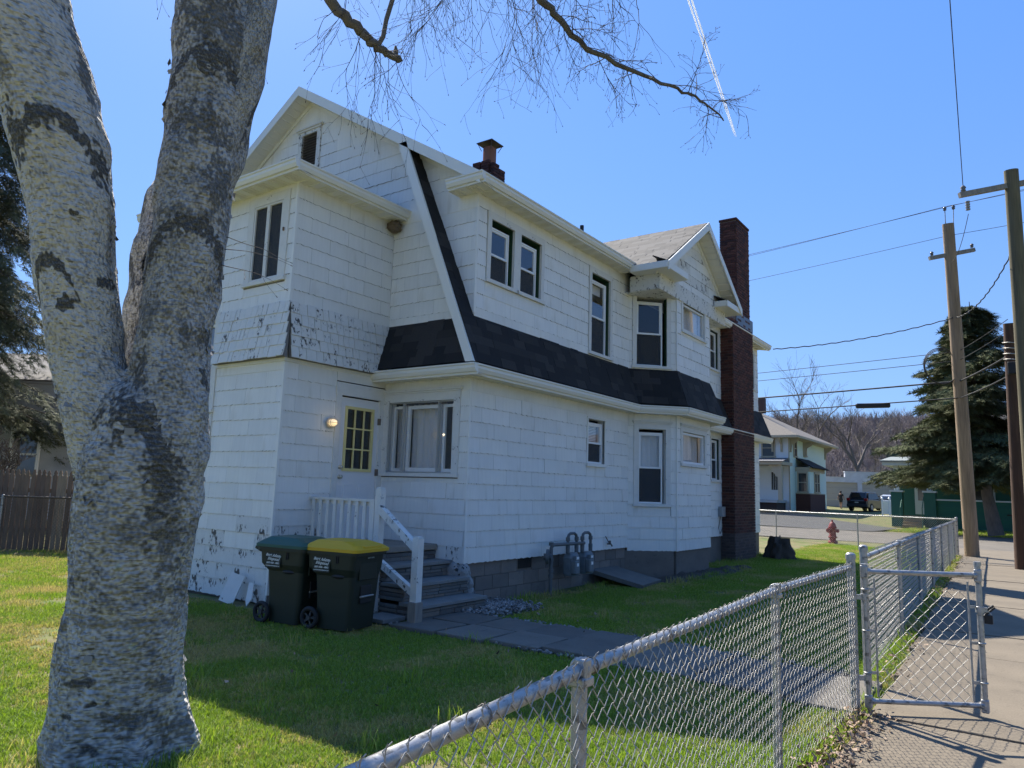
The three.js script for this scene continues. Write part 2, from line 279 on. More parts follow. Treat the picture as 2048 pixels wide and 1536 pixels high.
{ // old slab path from the gate to the side steps
  const path = obj('garden_path', bx(-5.6, -1.3, -0.08, -0.001, -7.6, -6.5), M.dirt); struct(path);
  const r = mulberry(5), P = [[-5.75, -6.55, 0.62, 0.62], [-5.1, -6.6, 0.62, 0.62], [-5.7, -7.2, 0.62, 0.6], [-5.05, -7.25, 0.62, 0.62], [-4.45, -6.68, 0.6, 0.62], [-4.42, -7.32, 0.6, 0.6], [-3.75, -7.02, 0.72, 1.2], [-2.95, -7.0, 0.8, 1.15], [-2.1, -6.9, 0.82, 1.2], [-1.42, -6.75, 0.5, 1.1]];
  P.forEach(([x, z, w, d], i) => { const g = rbx(-w / 2, w / 2, -0.06, 0, -d / 2, d / 2, 0.012); g.rotateY((r() - 0.5) * 0.09).rotateZ((r() - 0.5) * 0.03).rotateX((r() - 0.5) * 0.03).translate(x, 0.026 + r() * 0.012, z); obj('path_slab', g, M.paver[i % 3], path); });
}
// ---------------------------------------------------------------- the white house
const X0 = -6.43, XL = -14.45, XC = -10.44, Z0 = -7.98, ZE = -21.43, XA = -8.13, XAL = -11.55, ZF = -6.085, XB = -5.71;
const YE = 3.15, OV = 0.28, ZR = -7.68, XE = -6.15;
const house = thing('white_house', 'two storey white house with gambrel roof, black lower roof skirt and brick side chimney', 'house', [XC, 0, -14.7]);
const FR = (x, z, deg) => ({ m: M4(x, 0, z, deg * Math.PI / 180), deg, x, z, n: V(Math.sin(deg * Math.PI / 180), 0, Math.cos(deg * Math.PI / 180)) });
const clipConvex = (sub, clip) => { // Sutherland-Hodgman, clip counter-clockwise
  let out = sub;
  for (let i = 0; i < clip.length && out.length; i++) {
    const a = clip[i], b = clip[(i + 1) % clip.length], inn = p => (b[0] - a[0]) * (p[1] - a[1]) - (b[1] - a[1]) * (p[0] - a[0]) >= -1e-9, src = out; out = [];
    for (let j = 0; j < src.length; j++) {
      const p = src[j], q = src[(j + 1) % src.length], ip = inn(p), iq = inn(q);
      const X = () => { const dx = q[0] - p[0], dy = q[1] - p[1], ex = b[0] - a[0], ey = b[1] - a[1], t = ((a[0] - p[0]) * ey - (a[1] - p[1]) * ex) / (dx * ey - dy * ex); return [p[0] + dx * t, p[1] + dy * t]; };
      if (ip) { out.push(p); if (!iq) out.push(X()); } else if (iq) out.push(X());
    }
  }
  return out;
};
const area2 = p => { let s = 0; for (let i = 0; i < p.length; i++) { const a = p[i], b = p[(i + 1) % p.length]; s += a[0] * b[1] - a[1] * b[0]; } return Math.abs(s) / 2; };
function cutRects(rect, holes) { let l = [rect]; for (const [a, b, c, d] of holes) { const o = []; for (const [s0, s1, y0, y1] of l) { if (b <= s0 || a >= s1 || d <= y0 || c >= y1) { o.push([s0, s1, y0, y1]); continue; } if (a > s0) o.push([s0, a, y0, y1]); if (b < s1) o.push([b, s1, y0, y1]); const p = Math.max(a, s0), q = Math.min(b, s1); if (c > y0) o.push([p, q, y0, c]); if (d < y1) o.push([p, q, d, y1]); } l = o; } return l; }
const COURSE = 0.219, SHW = 0.686;
const shGeo = [...Array(14).keys()].map(k => { // cement shingle with a wavy butt edge
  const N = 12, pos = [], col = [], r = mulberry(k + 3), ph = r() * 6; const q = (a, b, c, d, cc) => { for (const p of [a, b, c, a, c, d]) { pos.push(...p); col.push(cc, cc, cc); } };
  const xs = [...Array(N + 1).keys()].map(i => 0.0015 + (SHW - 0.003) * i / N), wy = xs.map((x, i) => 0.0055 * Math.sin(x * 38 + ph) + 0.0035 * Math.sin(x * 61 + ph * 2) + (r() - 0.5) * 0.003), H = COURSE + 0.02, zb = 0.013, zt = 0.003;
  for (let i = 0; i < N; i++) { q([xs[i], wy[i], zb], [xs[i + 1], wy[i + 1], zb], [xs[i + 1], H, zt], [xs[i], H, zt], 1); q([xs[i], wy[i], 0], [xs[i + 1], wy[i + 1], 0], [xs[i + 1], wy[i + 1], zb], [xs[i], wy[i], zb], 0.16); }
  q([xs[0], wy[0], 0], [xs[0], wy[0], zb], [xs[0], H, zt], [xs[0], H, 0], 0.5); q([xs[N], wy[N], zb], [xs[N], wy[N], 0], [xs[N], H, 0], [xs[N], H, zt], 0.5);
  const g = new THREE.BufferGeometry(); g.setAttribute('position', new THREE.Float32BufferAttribute(pos, 3)); g.setAttribute('color', new THREE.Float32BufferAttribute(col, 3)); g.computeVertexNormals(); const u = boxUV(g), a = u.attributes.uv; for (let i = 0; i < a.count; i++) a.setXY(i, a.getX(i) + k * 0.37, a.getY(i) + k * 0.53); return u;
});
function flatPiece(p, th) { const g = prep(poly(p, 0.002, th)); g.setAttribute('color', new THREE.BufferAttribute(new Float32Array(g.attributes.position.count * 3).fill(1), 3)); return boxUV(g); }
const sidingPieces = [], roofPieces = [], beltPieces = [];
// a wall: backing with openings cut through it, then courses of shingles laid over it
function wall(name, fr, region, holes, o = {}) {
  const b = region.reduce((r, [s, y]) => [Math.min(r[0], s), Math.max(r[1], s), Math.min(r[2], y), Math.max(r[3], y)], [9e9, -9e9, 9e9, -9e9]), th = o.th || 0.14, gs = [];
  for (const [s0, s1, y0, y1] of cutRects(b, holes)) { const p = clipConvex([[s0, y0], [s1, y0], [s1, y1], [s0, y1]], region); if (p.length > 2 && area2(p) > 1e-4) gs.push(poly(p, -th, 0).applyMatrix4(fr.m)); }
  const w = obj(name, gs, o.bare ? M.sidingFlat : M.back, house); if (o.bare) return w;
  const wide = holes.map(h => [h[0] - (h[4] || 0), h[1] + (h[4] || 0), h[2] - (h[4] || 0) * 0.6, h[3] + (h[4] || 0)]);
  const cz = V((b[0] + b[1]) / 2, (b[2] + b[3]) / 2, 0).applyMatrix4(fr.m), facing = Math.max(0.02, fr.n.dot(EYE.clone().sub(cz).normalize())), r = mulberry(Math.round((fr.x * 31 + fr.z * 17 + b[2] * 7) * 10));
  const ys = o.start === undefined ? b[2] : o.start;
  for (let y = ys, k = 0; y < b[3]; y += COURSE, k++) {
    let s = b[0] - ((k % 2) * 0.5 + r() * 0.22) * SHW;
    while (s < b[1]) {
      const w0 = Math.max(s, b[0]), w1 = Math.min(s + SHW, b[1]); s += SHW; if (w1 - w0 < 0.02) continue;
      for (const [a0, a1, c0, c1] of cutRects([w0, w1, y, Math.min(y + COURSE, b[3] + 0.001)], wide)) {
        if (a1 - a0 < 0.012 || c1 - c0 < 0.012) continue;
        const P = [[a0, c0], [a1, c0], [a1, c1], [a0, c1]], C = clipConvex(P, region), A = area2(C); if (C.length < 3 || A < 4e-4) continue;
        const bad = o.bad && o.bad(a0, c0, r()), m = bad ? M.sidingPeel : M.sidingV[Math.floor(r() * 4)], full = Math.abs(A - area2(P)) < 1e-5 && c1 - c0 > COURSE - 0.004;
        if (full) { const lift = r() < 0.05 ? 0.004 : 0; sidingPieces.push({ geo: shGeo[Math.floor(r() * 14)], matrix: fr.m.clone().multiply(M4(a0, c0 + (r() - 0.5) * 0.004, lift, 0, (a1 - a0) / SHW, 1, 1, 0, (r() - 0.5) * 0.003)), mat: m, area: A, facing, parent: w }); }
        else sidingPieces.push({ geo: flatPiece(C, 0.0105), matrix: fr.m.clone(), mat: m, area: A, facing: facing * 0.9, parent: w });
      }
    }
  }
  return w;
}
const rect = (s0, s1, y0, y1) => [[s0, y0], [s1, y0], [s1, y1], [s0, y1]];
const inF = (fr, gs) => [gs].flat(3).map(g => g.applyMatrix4(fr.m));
// a window set back in its opening: casing boards, sill, painted reveal, vinyl sashes, panes
function windowUnit(fr, s0, s1, y0, y1, o = {}) {
  const c = V((s0 + s1) / 2, y0, 0).applyMatrix4(fr.m), w = new THREE.Group(); w.name = 'window'; w.position.set(c.x - house.position.x, c.y, c.z - house.position.z); house.add(w);
  const t = o.trim === undefined ? 0.10 : o.trim, tt = o.top || t, d = o.depth || 0.10, P = (n, gs, m, kuv) => obj(n, inF(fr, gs), m, w, kuv), tm = o.trimMat || M.trimPeel;
  P('casing', [bx(s0 - t, s0, y0, y1 + tt, -0.02, 0.026), bx(s1, s1 + t, y0, y1 + tt, -0.02, 0.026), bx(s0, s1, y1, y1 + tt, -0.02, 0.0255)], tm);
  if (o.crown) P('head_moulding', [bx(s0 - t - 0.03, s1 + t + 0.03, y1 + tt, y1 + tt + 0.03, -0.01, 0.06), bx(s0 - t - 0.015, s1 + t + 0.015, y1 + tt - 0.025, y1 + tt - 0.001, -0.01, 0.042)], tm);
  P('sill', [bx(s0 - t - 0.015, s1 + t + 0.015, y0 - 0.055, y0 - 0.001, -0.05, 0.052)], tm);
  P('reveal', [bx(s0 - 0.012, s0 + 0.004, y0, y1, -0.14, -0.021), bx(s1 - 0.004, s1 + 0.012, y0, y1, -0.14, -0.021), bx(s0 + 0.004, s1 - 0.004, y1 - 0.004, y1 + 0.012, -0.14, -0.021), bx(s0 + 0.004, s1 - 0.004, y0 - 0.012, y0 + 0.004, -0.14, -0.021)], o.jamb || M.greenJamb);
  const gap = o.gap === undefined ? 0.02 : o.gap, a = s0 + 0.006, b = s1 - gap, yb = y0 + 0.006, yt = y1 - gap * 1.3, f = o.fw || 0.042, ym = lerp(yb, yt, 0.5), fm = o.frameMat || M.vinyl;
  const ring = (x0, x1, z0, z1, yy0, yy1, q) => [bx(x0, x0 + q, yy0, yy1, z0, z1), bx(x1 - q, x1, yy0, yy1, z0, z1), bx(x0 + q, x1 - q, yy1 - q, yy1, z0, z1), bx(x0 + q, x1 - q, yy0, yy0 + q, z0, z1)];
  if (o.kind === 'fixed') {
    P('sash', ring(a, b, -d, -d + 0.05, yb, yt, f), fm); P('pane', bx(a + f, b - f, yb + f, yt - f, -d + 0.02, -d + 0.025), M.glass);
  } else {
    P('frame', ring(a, b, -d, -d + 0.06, yb, yt, f * 0.62), fm);
    const i = f * 0.62;
    P('upper_sash', ring(a + i, b - i, -d + 0.022, -d + 0.05, ym - 0.015, yt - i, f * 0.8), fm); P('pane', bx(a + i + f * 0.8, b - i - f * 0.8, ym - 0.015 + f * 0.8, yt - i - f * 0.8, -d + 0.034, -d + 0.038), M.glass);
    P('lower_sash', ring(a + i, b - i, -d - 0.01, -d + 0.018, yb + i, ym + 0.02, f * 0.8), fm); P('pane', bx(a + i + f * 0.8, b - i - f * 0.8, yb + i + f * 0.8, ym + 0.02 - f * 0.8, -d, -d + 0.004), M.glass);
    if (o.screen !== false) P('insect_screen', bx(a + i + 0.004, b - i - 0.004, yb + i + 0.004, ym - 0.018, -d + 0.028, -d + 0.030), M.screen);
  }
  if (o.blind) { const bl = []; for (let y = ym + 0.05; y < yt - 0.05; y += 0.028) bl.push(bx(a + f, b - f, y, y + 0.016, -d - 0.06, -d - 0.045)); P('blind', bl, M.white); }
  if (o.curtain) { const g = new THREE.PlaneGeometry(b - a, yt - yb, 50, 3), q = g.attributes.position; for (let i = 0; i < q.count; i++) q.setZ(i, 0.018 * Math.sin(q.getX(i) * 41 + Math.sin(q.getY(i) * 3) * 0.6) + 0.012 * Math.sin(q.getX(i) * 17 + q.getY(i) * (o.curtain > 1 ? 9 : 1))); g.computeVertexNormals(); P('net_curtain', g.translate((a + b) / 2, (yb + yt) / 2, -d - 0.09), M.curtain); }
  if (o.shade) P('roller_shade', bx(a + f, b - f, o.shade, yt - f, -d - 0.05, -d - 0.045), M.curtain);
  return w;
}
// --- ground floor, street side
const fSide = FR(X0, Z0, 90), S = z => Z0 - z, R0 = rect;
const yS = 0.56;
wall('wall', fSide, R0(0, 4.98, yS, YE + 0.03), [[S(-11.35), S(-11.98), 2.10, 2.90, 0.035]]);
windowUnit(fSide, S(-11.35), S(-11.98), 2.10, 2.90, { trim: 0.035, top: 0.03, jamb: M.trimPeel, trimMat: M.trim, gap: 0.05, blind: true, depth: 0.08 });
const fAng = FR(X0, -12.96, 45);
wall('wall', fAng, R0(0, 1.005, 0.50, YE + 0.03), [[0.22, 0.78, 1.40, 2.86, 0.10]]);
windowUnit(fAng, 0.22, 0.78, 1.40, 2.86, { trim: 0.10, top: 0.13, crown: true, jamb: M.trim, trimMat: M.trimPeel, gap: 0.05, curtain: 2 });
const fBay = FR(XB, -13.665, 90);
wall('wall', fBay, R0(0, 1.84, 0.50, YE + 0.03), [[0.28, 1.50, 2.22, 2.86, 0.10]]);
windowUnit(fBay, 0.28, 1.50, 2.22, 2.86, { trim: 0.10, top: 0.13, crown: true, kind: 'fixed', jamb: M.trim, gap: 0.01, depth: 0.06, curtain: 1 });
const fBay2 = FR(XB, -15.505, 135);
wall('wall', fBay2, R0(0, 1.02, 0.50, YE + 0.03), [], {});
const fEnd = FR(X0, -16.22, 90);
wall('wall', fEnd, R0(0, 5.21, 0.60, YE + 0.03), [[1.30, 1.86, 1.99, 3.0, 0.06]]);
windowUnit(fEnd, 1.30, 1.86, 1.99, 3.0, { trim: 0.06 });
// --- ground floor, front of the main block and of the porch block
const fMain = FR(XA, Z0, 0), ALU = mat([0.46, 0.455, 0.43], { roughness: 0.4, metalness: 0.3 });
wall('wall', fMain, R0(0.012, X0 - XA, yS, YE + 0.03), [[0.12, 1.42, 1.79, 2.85, 0.12]], { bad: (s, y, q) => y < 0.9 && q < 0.4 });
{ // wide picture window with a centre light between two narrow sliders, net curtains behind
  const [s0, s1, y0, y1] = [0.12, 1.42, 1.79, 2.85], w = windowUnit(fMain, s0, s1, y0, y1, { trim: 0.12, top: 0.15, crown: true, kind: 'fixed', fw: 0.012, jamb: M.trim, gap: 0.004, depth: 0.05, frameMat: ALU });
  const P = (n, g, m) => obj(n, inF(fMain, g), m, w);
  const alu = ALU; P('mullion', bx(0.405, 0.42, y0 + 0.01, y1 - 0.01, -0.052, 0.006), alu); P('mullion', bx(1.11, 1.125, y0 + 0.01, y1 - 0.01, -0.052, 0.006), alu);
  const inner = (a, b, f) => [bx(a, a + f, y0 + 0.02, y1 - 0.05, -0.125, -0.085), bx(b - f, b, y0 + 0.02, y1 - 0.05, -0.125, -0.085), bx(a + f, b - f, y0 + 0.02, y0 + 0.02 + f * 1.2, -0.125, -0.085), bx(a + f, b - f, y1 - 0.05 - f, y1 - 0.05, -0.125, -0.085)];
  P('inner_sash', inner(0.14, 0.40, 0.04), M.vinyl); P('inner_sash', inner(0.43, 1.10, 0.05), M.vinyl); P('inner_sash', inner(1.14, 1.40, 0.04), M.vinyl);
  const curt = (a, b) => { const g = new THREE.PlaneGeometry(b - a, 1.02, 60, 6); const p = g.attributes.position; for (let i = 0; i < p.count; i++) { const x = p.getX(i), y = p.getY(i); p.setZ(i, 0.022 * Math.sin(x * 52 + Math.sin(y * 2.2 + x * 4) * 0.8) + 0.01 * Math.sin(x * 23)); } g.computeVertexNormals(); return g.translate((a + b) / 2, (y0 + y1) / 2, -0.21); };
  P('net_curtain', curt(0.44, 1.10), M.curtain); P('net_curtain', curt(0.12, 0.33), M.curtain); P('net_curtain', curt(1.22, 1.42), M.curtain);
}
const fDoor = FR(XA, ZF, 90), SD = z => ZF - z;
const bad1 = (s, y, q) => y < 0.60 && q < 0.95 || y < 0.95 && q < 0.4;
wall('wall', fDoor, R0(0, ZF - Z0, 0.14, 3.27), [[SD(-7.10), SD(-7.875), 0.82, 2.86, 0.0], [SD(-7.0), SD(-7.98), 0.82, 3.08, 0.0]], { bad: (s, y, q) => y < 1.0 && q < 0.5 });
{ // entrance door in its casing
  const a = SD(-7.10), b = SD(-7.872), y0 = 0.82, y1 = 2.855, c = V((a + b) / 2, y0, 0).applyMatrix4(fDoor.m), d = new THREE.Group(); d.name = 'door'; d.position.set(c.x - house.position.x, c.y, c.z - house.position.z); house.add(d);
  const P = (n, g, m, l) => obj(n, inF(fDoor, g), m, d, false, l), paint = mat([0.74, 0.74, 0.74], { roughness: 0.45 }), yel = mat([0.74, 0.63, 0.27], { roughness: 0.5 });
  P('casing', [bx(a - 0.10, a, y0, y1 + 0.02, -0.02, 0.03), bx(b, b + 0.10, y0, y1 + 0.02, -0.02, 0.03)], M.trimPeel);
  P('head_board', bx(a - 0.11, b + 0.10, y1 + 0.02, y1 + 0.205, -0.02, 0.034), M.trimPeel);
  const gy0 = 1.80, gy1 = 2.71, g0 = a + 0.125, g1 = b - 0.115;
  P('slab', [bx(a, g0, y0, y1, -0.05, -0.008), bx(g1, b, y0, y1, -0.05, -0.008), bx(g0, g1, y0, gy0, -0.05, -0.008), bx(g0, g1, gy1, y1, -0.05, -0.008)], paint);
  const panel = (x0, x1, z) => [bx(x0, x1, z, z + 0.62, -0.012, -0.004), rbx(x0 + 0.03, x1 - 0.03, z + 0.03, z + 0.59, -0.01, 0.004, 0.006)];
  P('raised_panel', panel(a + 0.13, a + 0.345, 1.0), paint); P('raised_panel', panel(a + 0.425, a + 0.64, 1.0), paint);
  const bars = [bx(g0 - 0.02, g0 + 0.022, gy0 - 0.02, gy1 + 0.02, -0.02, 0.008), bx(g1 - 0.022, g1 + 0.02, gy0 - 0.02, gy1 + 0.02, -0.02, 0.008), bx(g0 + 0.022, g1 - 0.022, gy0 - 0.02, gy0 + 0.022, -0.02, 0.008), bx(g0 + 0.022, g1 - 0.022, gy1 - 0.022, gy1 + 0.02, -0.02, 0.008)];
  for (const k of [1, 2]) { const x = lerp(g0, g1, k / 3), y = lerp(gy0, gy1, k / 3); bars.push(bx(x - 0.011, x + 0.011, gy0 + 0.022, gy1 - 0.022, -0.018, 0.004), bx(g0 + 0.022, g1 - 0.022, y - 0.011, y + 0.011, -0.017, 0.003)); }
  P('glazing_bars', bars, yel, 'yellowed frame and bars of the nine small panes');
  for (let i = 0; i < 3; i++) for (let j = 0; j < 3; j++) P('pane', bx(lerp(g0, g1, i / 3) + 0.012, lerp(g0, g1, (i + 1) / 3) - 0.012, lerp(gy0, gy1, j / 3) + 0.012, lerp(gy0, gy1, (j + 1) / 3) - 0.012, -0.030, -0.026), M.glass);
  const knob = (y, r) => new THREE.LatheGeometry([[0, 0.062], [r * 0.8, 0.058], [r, 0.04], [r * 0.7, 0.02], [0.013, 0.012], [0.03, 0.004], [0.032, 0]].map(p => new THREE.Vector2(p[0], p[1])), 14).rotateX(Math.PI / 2).translate(a + 0.065, y, -0.008);
  P('deadbolt', knob(1.835, 0.026), M.brass); P('knob', knob(1.695, 0.028), M.brass);
  for (const y of [0.98, 1.78, 2.55]) P('hinge', bx(b - 0.012, b + 0.02, y - 0.05, y + 0.05, -0.006, 0.036), mat([0.16, 0.12, 0.09], { roughness: 0.7 }));
}
const fFront = FR(XAL, ZF, 0), SF = x => x - XAL;
wall('wall', fFront, R0(0, XA - XAL, 0.03, 3.27), [[SF(-11.05), SF(-9.82), 2.0, 3.95, 0.12]], { bad: bad1 });
wall('wall', fFront, R0(0, XA - XAL, 4.0, 5.86), [[SF(-9.075), SF(-8.405), 4.42, 5.56, 0.135], [SF(-11.05), SF(-9.82), 2.0, 3.95, 0.12]]);
wall('wall', fDoor, R0(0, ZF - Z0, 4.0, 5.86), []);
for (const [a, b] of [[0, SF(-11.05)], [SF(-9.82), XA - XAL]]) obj('wall', inF(fFront, bx(a, b, 3.27, 4.0, -0.14, -0.002)), M.sidingFlat, house);
obj('wall', inF(fDoor, bx(0.001, ZF - Z0, 3.27, 4.0, -0.14, -0.002)), M.back, house);
windowUnit(fFront, SF(-11.05), SF(-9.82), 2.62, 3.95, { trim: 0.12, jamb: M.trim, trimMat: M.trimPeel, kind: 'fixed' });
obj('window_apron', inF(fFront, [bx(SF(-11.05), SF(-9.82), 2.0, 2.56, -0.10, 0.012), bx(SF(-11.17), SF(-11.05), 1.98, 2.56, -0.05, 0.026), bx(SF(-9.82), SF(-9.70), 1.98, 2.56, -0.05, 0.026)]), M.peel, house);
{ // casement pair with dark screens
  const w = windowUnit(fFront, SF(-9.075), SF(-8.405), 4.42, 5.56, { trim: 0.135, jamb: M.trimPeel, kind: 'fixed', depth: 0.03, frameMat: M.trimPeel, gap: 0.004, fw: 0.03 });
  const m = SF(-8.74); obj('mullion', inF(fFront, bx(m - 0.035, m + 0.035, 4.43, 5.55, -0.03, 0.024)), M.trimPeel, w);
  obj('insect_screen', inF(fFront, bx(SF(-9.04), m - 0.035, 4.45, 5.53, -0.004, -0.001)), M.screen, w); obj('insect_screen', inF(fFront, bx(m + 0.035, SF(-8.44), 4.45, 5.53, -0.004, -0.001)), M.screen, w);
  obj('latch', inF(fFront, [bx(SF(-8.36), SF(-8.34), 5.08, 5.13, 0.026, 0.045)]), mat([0.18, 0.12, 0.08]), w);
}
// belt of flared wooden shingles round the porch block, paint flaking
for (const [fr, L] of [[fFront, XA - XAL], [fDoor, ZF - Z0]]) {
  const r = mulberry(fr.deg + 4), rows = 5, H = 0.78, y0 = 3.26, from = fr === fFront ? SF(-9.69) : 0;
  const core = obj('shingle_belt', inF(fr, quad3(V(from, y0, 0.10), V(L + (fr === fFront ? 0.10 : 0), y0, 0.10), V(L, y0 + H, 0.012), V(from, y0 + H, 0.012), 0.05)), M.back, house);
  for (let k = 0; k < rows; k++) {
    const yb = y0 + k * H / rows, out = 0.10 * (1 - k / rows) + 0.024, tilt = Math.atan2(0.09, H) + 0.085;
    for (let s = from; s < L + (fr === fFront ? out : -0.02);) { const w = rr(0.085, 0.19), w1 = Math.min(w, L + (fr === fFront ? out : 0) - s); if (w1 > 0.02) { const g = bx(0.0035, w1 - 0.0035, 0, H / rows + 0.012, 0, 0.009 + r() * 0.007); const ug = boxUV(g), ua = ug.attributes.uv, ox = r() * 7, oy = r() * 7; for (let i = 0; i < ua.count; i++) ua.setXY(i, ua.getX(i) + ox, ua.getY(i) + oy); beltPieces.push({ geo: ug, matrix: fr.m.clone().multiply(M4(s, yb + (r() - 0.5) * 0.012, out, 0, 1, 1, 1, -tilt, (r() - 0.5) * 0.012)), mat: r() < (fr === fDoor ? 0.75 : 0.35) ? M.peel : M.trimPeel, area: w1 * 0.15, parent: core }); } s += w; }
  }
}
obj('belt_moulding', [...inF(fFront, bx(SF(-9.69), XA - XAL + 0.03, 3.215, 3.262, 0.0, 0.03)), ...inF(fDoor, bx(0.0, ZF - Z0, 3.215, 3.262, 0.0, 0.0295))], M.trim, house);
// --- upper floor, street side (a long dormer flush with the gable wall)
const yU = 4.03;
const pairH = [[S(-8.31), S(-8.91), 4.68, 5.62, 0.10], [S(-9.09), S(-9.69), 4.68, 5.62, 0.10], [S(-8.91), S(-9.09), 4.68, 5.62, 0.10]];
wall('wall', fSide, R0(0, 4.98, yU, 6.02), [...pairH.slice(0, 2), [S(-8.9), S(-9.1), 4.68, 5.62, 0.10], [S(-11.40), S(-12.13), 4.13, 5.62, 0.10]], { start: yU - 0.06 });
windowUnit(fSide, S(-8.31), S(-8.91), 4.68, 5.62, { trim: 0.09, top: 0.11, gap: 0.07 }); windowUnit(fSide, S(-9.09), S(-9.69), 4.68, 5.62, { trim: 0.09, top: 0.11, gap: 0.07 });
windowUnit(fSide, S(-11.40), S(-12.13), 4.13, 5.62, { trim: 0.09, top: 0.11, gap: 0.08, shade: 5.3 });
wall('wall', fAng, R0(0, 1.005, yU - 0.02, 5.60), [[0.16, 0.80, 4.13, 5.55, 0.09]], { start: yU - 0.06 });
windowUnit(fAng, 0.16, 0.80, 4.13, 5.55, { trim: 0.085, top: 0.05, gap: 0.07, depth: 0.12 });
wall('wall', fBay, R0(0, 1.84, yU - 0.02, 5.60), [[0.30, 1.51, 4.96, 5.54, 0.08]], { start: yU - 0.06 });
windowUnit(fBay, 0.30, 1.51, 4.96, 5.54, { trim: 0.08, top: 0.05, kind: 'fixed', jamb: M.trimPeel, gap: 0.01, depth: 0.05, frameMat: M.trimPeel, curtain: 1 });
wall('wall', fBay2, R0(0, 1.02, yU - 0.02, 5.60), []);
wall('wall', fEnd, R0(0, 5.21, yU, 6.02), [[1.26, 1.84, 4.78, 5.76, 0.08], [4.2, 4.8, 4.7, 5.7, 0.08]], { start: yU - 0.06 });
windowUnit(fEnd, 1.26, 1.84, 4.78, 5.76, { trim: 0.08 }); windowUnit(fEnd, 4.2, 4.8, 4.7, 5.7, { trim: 0.08 });
// --- gable wall above the roof skirt
const gTop = x => 8.50 - 0.61 * Math.abs(x - XC), fGab = FR(XL, Z0, 0), SG = x => x - XL;
const gx0 = XC - (8.5 - 5.9) / 0.61;
wall('wall', fGab, [[SG(XAL + 0.3), 5.9], [SG(X0), 5.9], [SG(X0), gTop(X0)], [SG(XC), 8.50], [SG(XAL + 0.3), gTop(XAL + 0.3)]], [[SG(-10.63), SG(-10.21), 7.28, 7.92, 0.10]], { start: 5.86 });
wall('wall', fGab, R0(SG(XA) + 0.012, SG(X0), 4.03, 5.9), [], { start: 3.95 });
wall('wall', fGab, [[0, 5.9], [SG(XAL + 0.3), 5.9], [SG(XAL + 0.3), gTop(XAL + 0.3)], [0, Math.max(5.91, gTop(XL))]], [], { bare: true });
wall('wall', fGab, R0(0, SG(XAL) + 0.1, 0.0, 5.9), [], { bare: true });
{ // louvred attic vent
  const c = V(SG(-10.42), 7.28, 0).applyMatrix4(fGab.m), w = new THREE.Group(); w.name = 'attic_vent'; w.position.set(c.x - house.position.x, c.y, c.z - house.position.z); house.add(w);
  const a = SG(-10.63), b = SG(-10.21), P = (n, g, m) => obj(n, inF(fGab, g), m, w);
  P('casing', [bx(a - 0.10, a, 7.22, 8.02, -0.02, 0.03), bx(b, b + 0.10, 7.22, 8.02, -0.02, 0.03), bx(a, b, 7.92, 8.02, -0.02, 0.0295)], M.peel);
  P('head_moulding', [bx(a - 0.15, b + 0.15, 8.02, 8.05, -0.01, 0.07), bx(a - 0.12, b + 0.12, 7.985, 8.019, 0.03, 0.05)], M.trimPeel);
  const dk = M.room; for (let y = 7.29; y < 7.90; y += 0.052) P('louvre', bx(a, b, -0.004, 0.004, -0.045, 0.045).rotateX(0.7).translate(0, y + 0.02, -0.02), mat([0.16, 0.145, 0.135]));
  P('backing', bx(a, b, 7.22, 7.92, -0.14, -0.10), dk); P('sill', bx(a - 0.1, b + 0.1, 7.215, 7.26, 0.001, 0.05), M.peel);
}
// --- unseen sides, floors and an added closed core blocking light so that rooms stay dim
for (const g of [bx(XL, XL + 0.14, 0, 6, ZE, Z0 - 0.14), poly([[XL, 0], [X0 - 0.15, 0], [X0 - 0.15, 6], [XC, 8.4], [XL, 6]], ZE, ZE + 0.14), bx(XAL, XAL + 0.14, 0, 5.86, Z0 + 0.001, ZF - 0.14)]) obj('wall', g, M.sidingFlat, house);
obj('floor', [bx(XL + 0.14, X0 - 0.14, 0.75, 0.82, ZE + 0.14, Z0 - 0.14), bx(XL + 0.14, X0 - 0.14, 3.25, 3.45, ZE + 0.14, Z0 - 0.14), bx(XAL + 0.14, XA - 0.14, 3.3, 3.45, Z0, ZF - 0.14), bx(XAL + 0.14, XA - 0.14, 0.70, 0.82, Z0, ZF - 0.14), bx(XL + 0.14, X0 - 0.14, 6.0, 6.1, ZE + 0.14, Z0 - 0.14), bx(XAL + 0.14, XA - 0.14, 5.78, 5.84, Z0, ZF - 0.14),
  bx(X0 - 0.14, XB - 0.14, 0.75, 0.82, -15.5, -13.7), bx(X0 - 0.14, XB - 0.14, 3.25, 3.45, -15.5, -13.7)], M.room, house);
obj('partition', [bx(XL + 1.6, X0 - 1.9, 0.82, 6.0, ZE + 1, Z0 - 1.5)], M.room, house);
// --- roofs
const steepY = x => 3.37 + (XE - x) / 0.433;   // steep lower slope of the gambrel
const xBrk = XC + (XE - 0) * 0 + 2.68, zEnd = ZE - 0.3;
const slab = (a, b, c, d, m, th = 0.05, n = 'roof') => obj(n, quad3(a, b, c, d, th), m, house);
const yR = 8.70, xr = XE, yr = 6.06;           // upper slope: ridge to the dormer eave
slab(V(xr, yr, ZR), V(xr, yr, zEnd), V(XC, yR, zEnd), V(XC, yR, ZR), M.shingleFlat, 0.06);
slab(V(2 * XC - xr, yr, zEnd), V(2 * XC - xr, yr, ZR), V(XC, yR, ZR), V(XC, yR, zEnd), M.shingleFlat, 0.06);
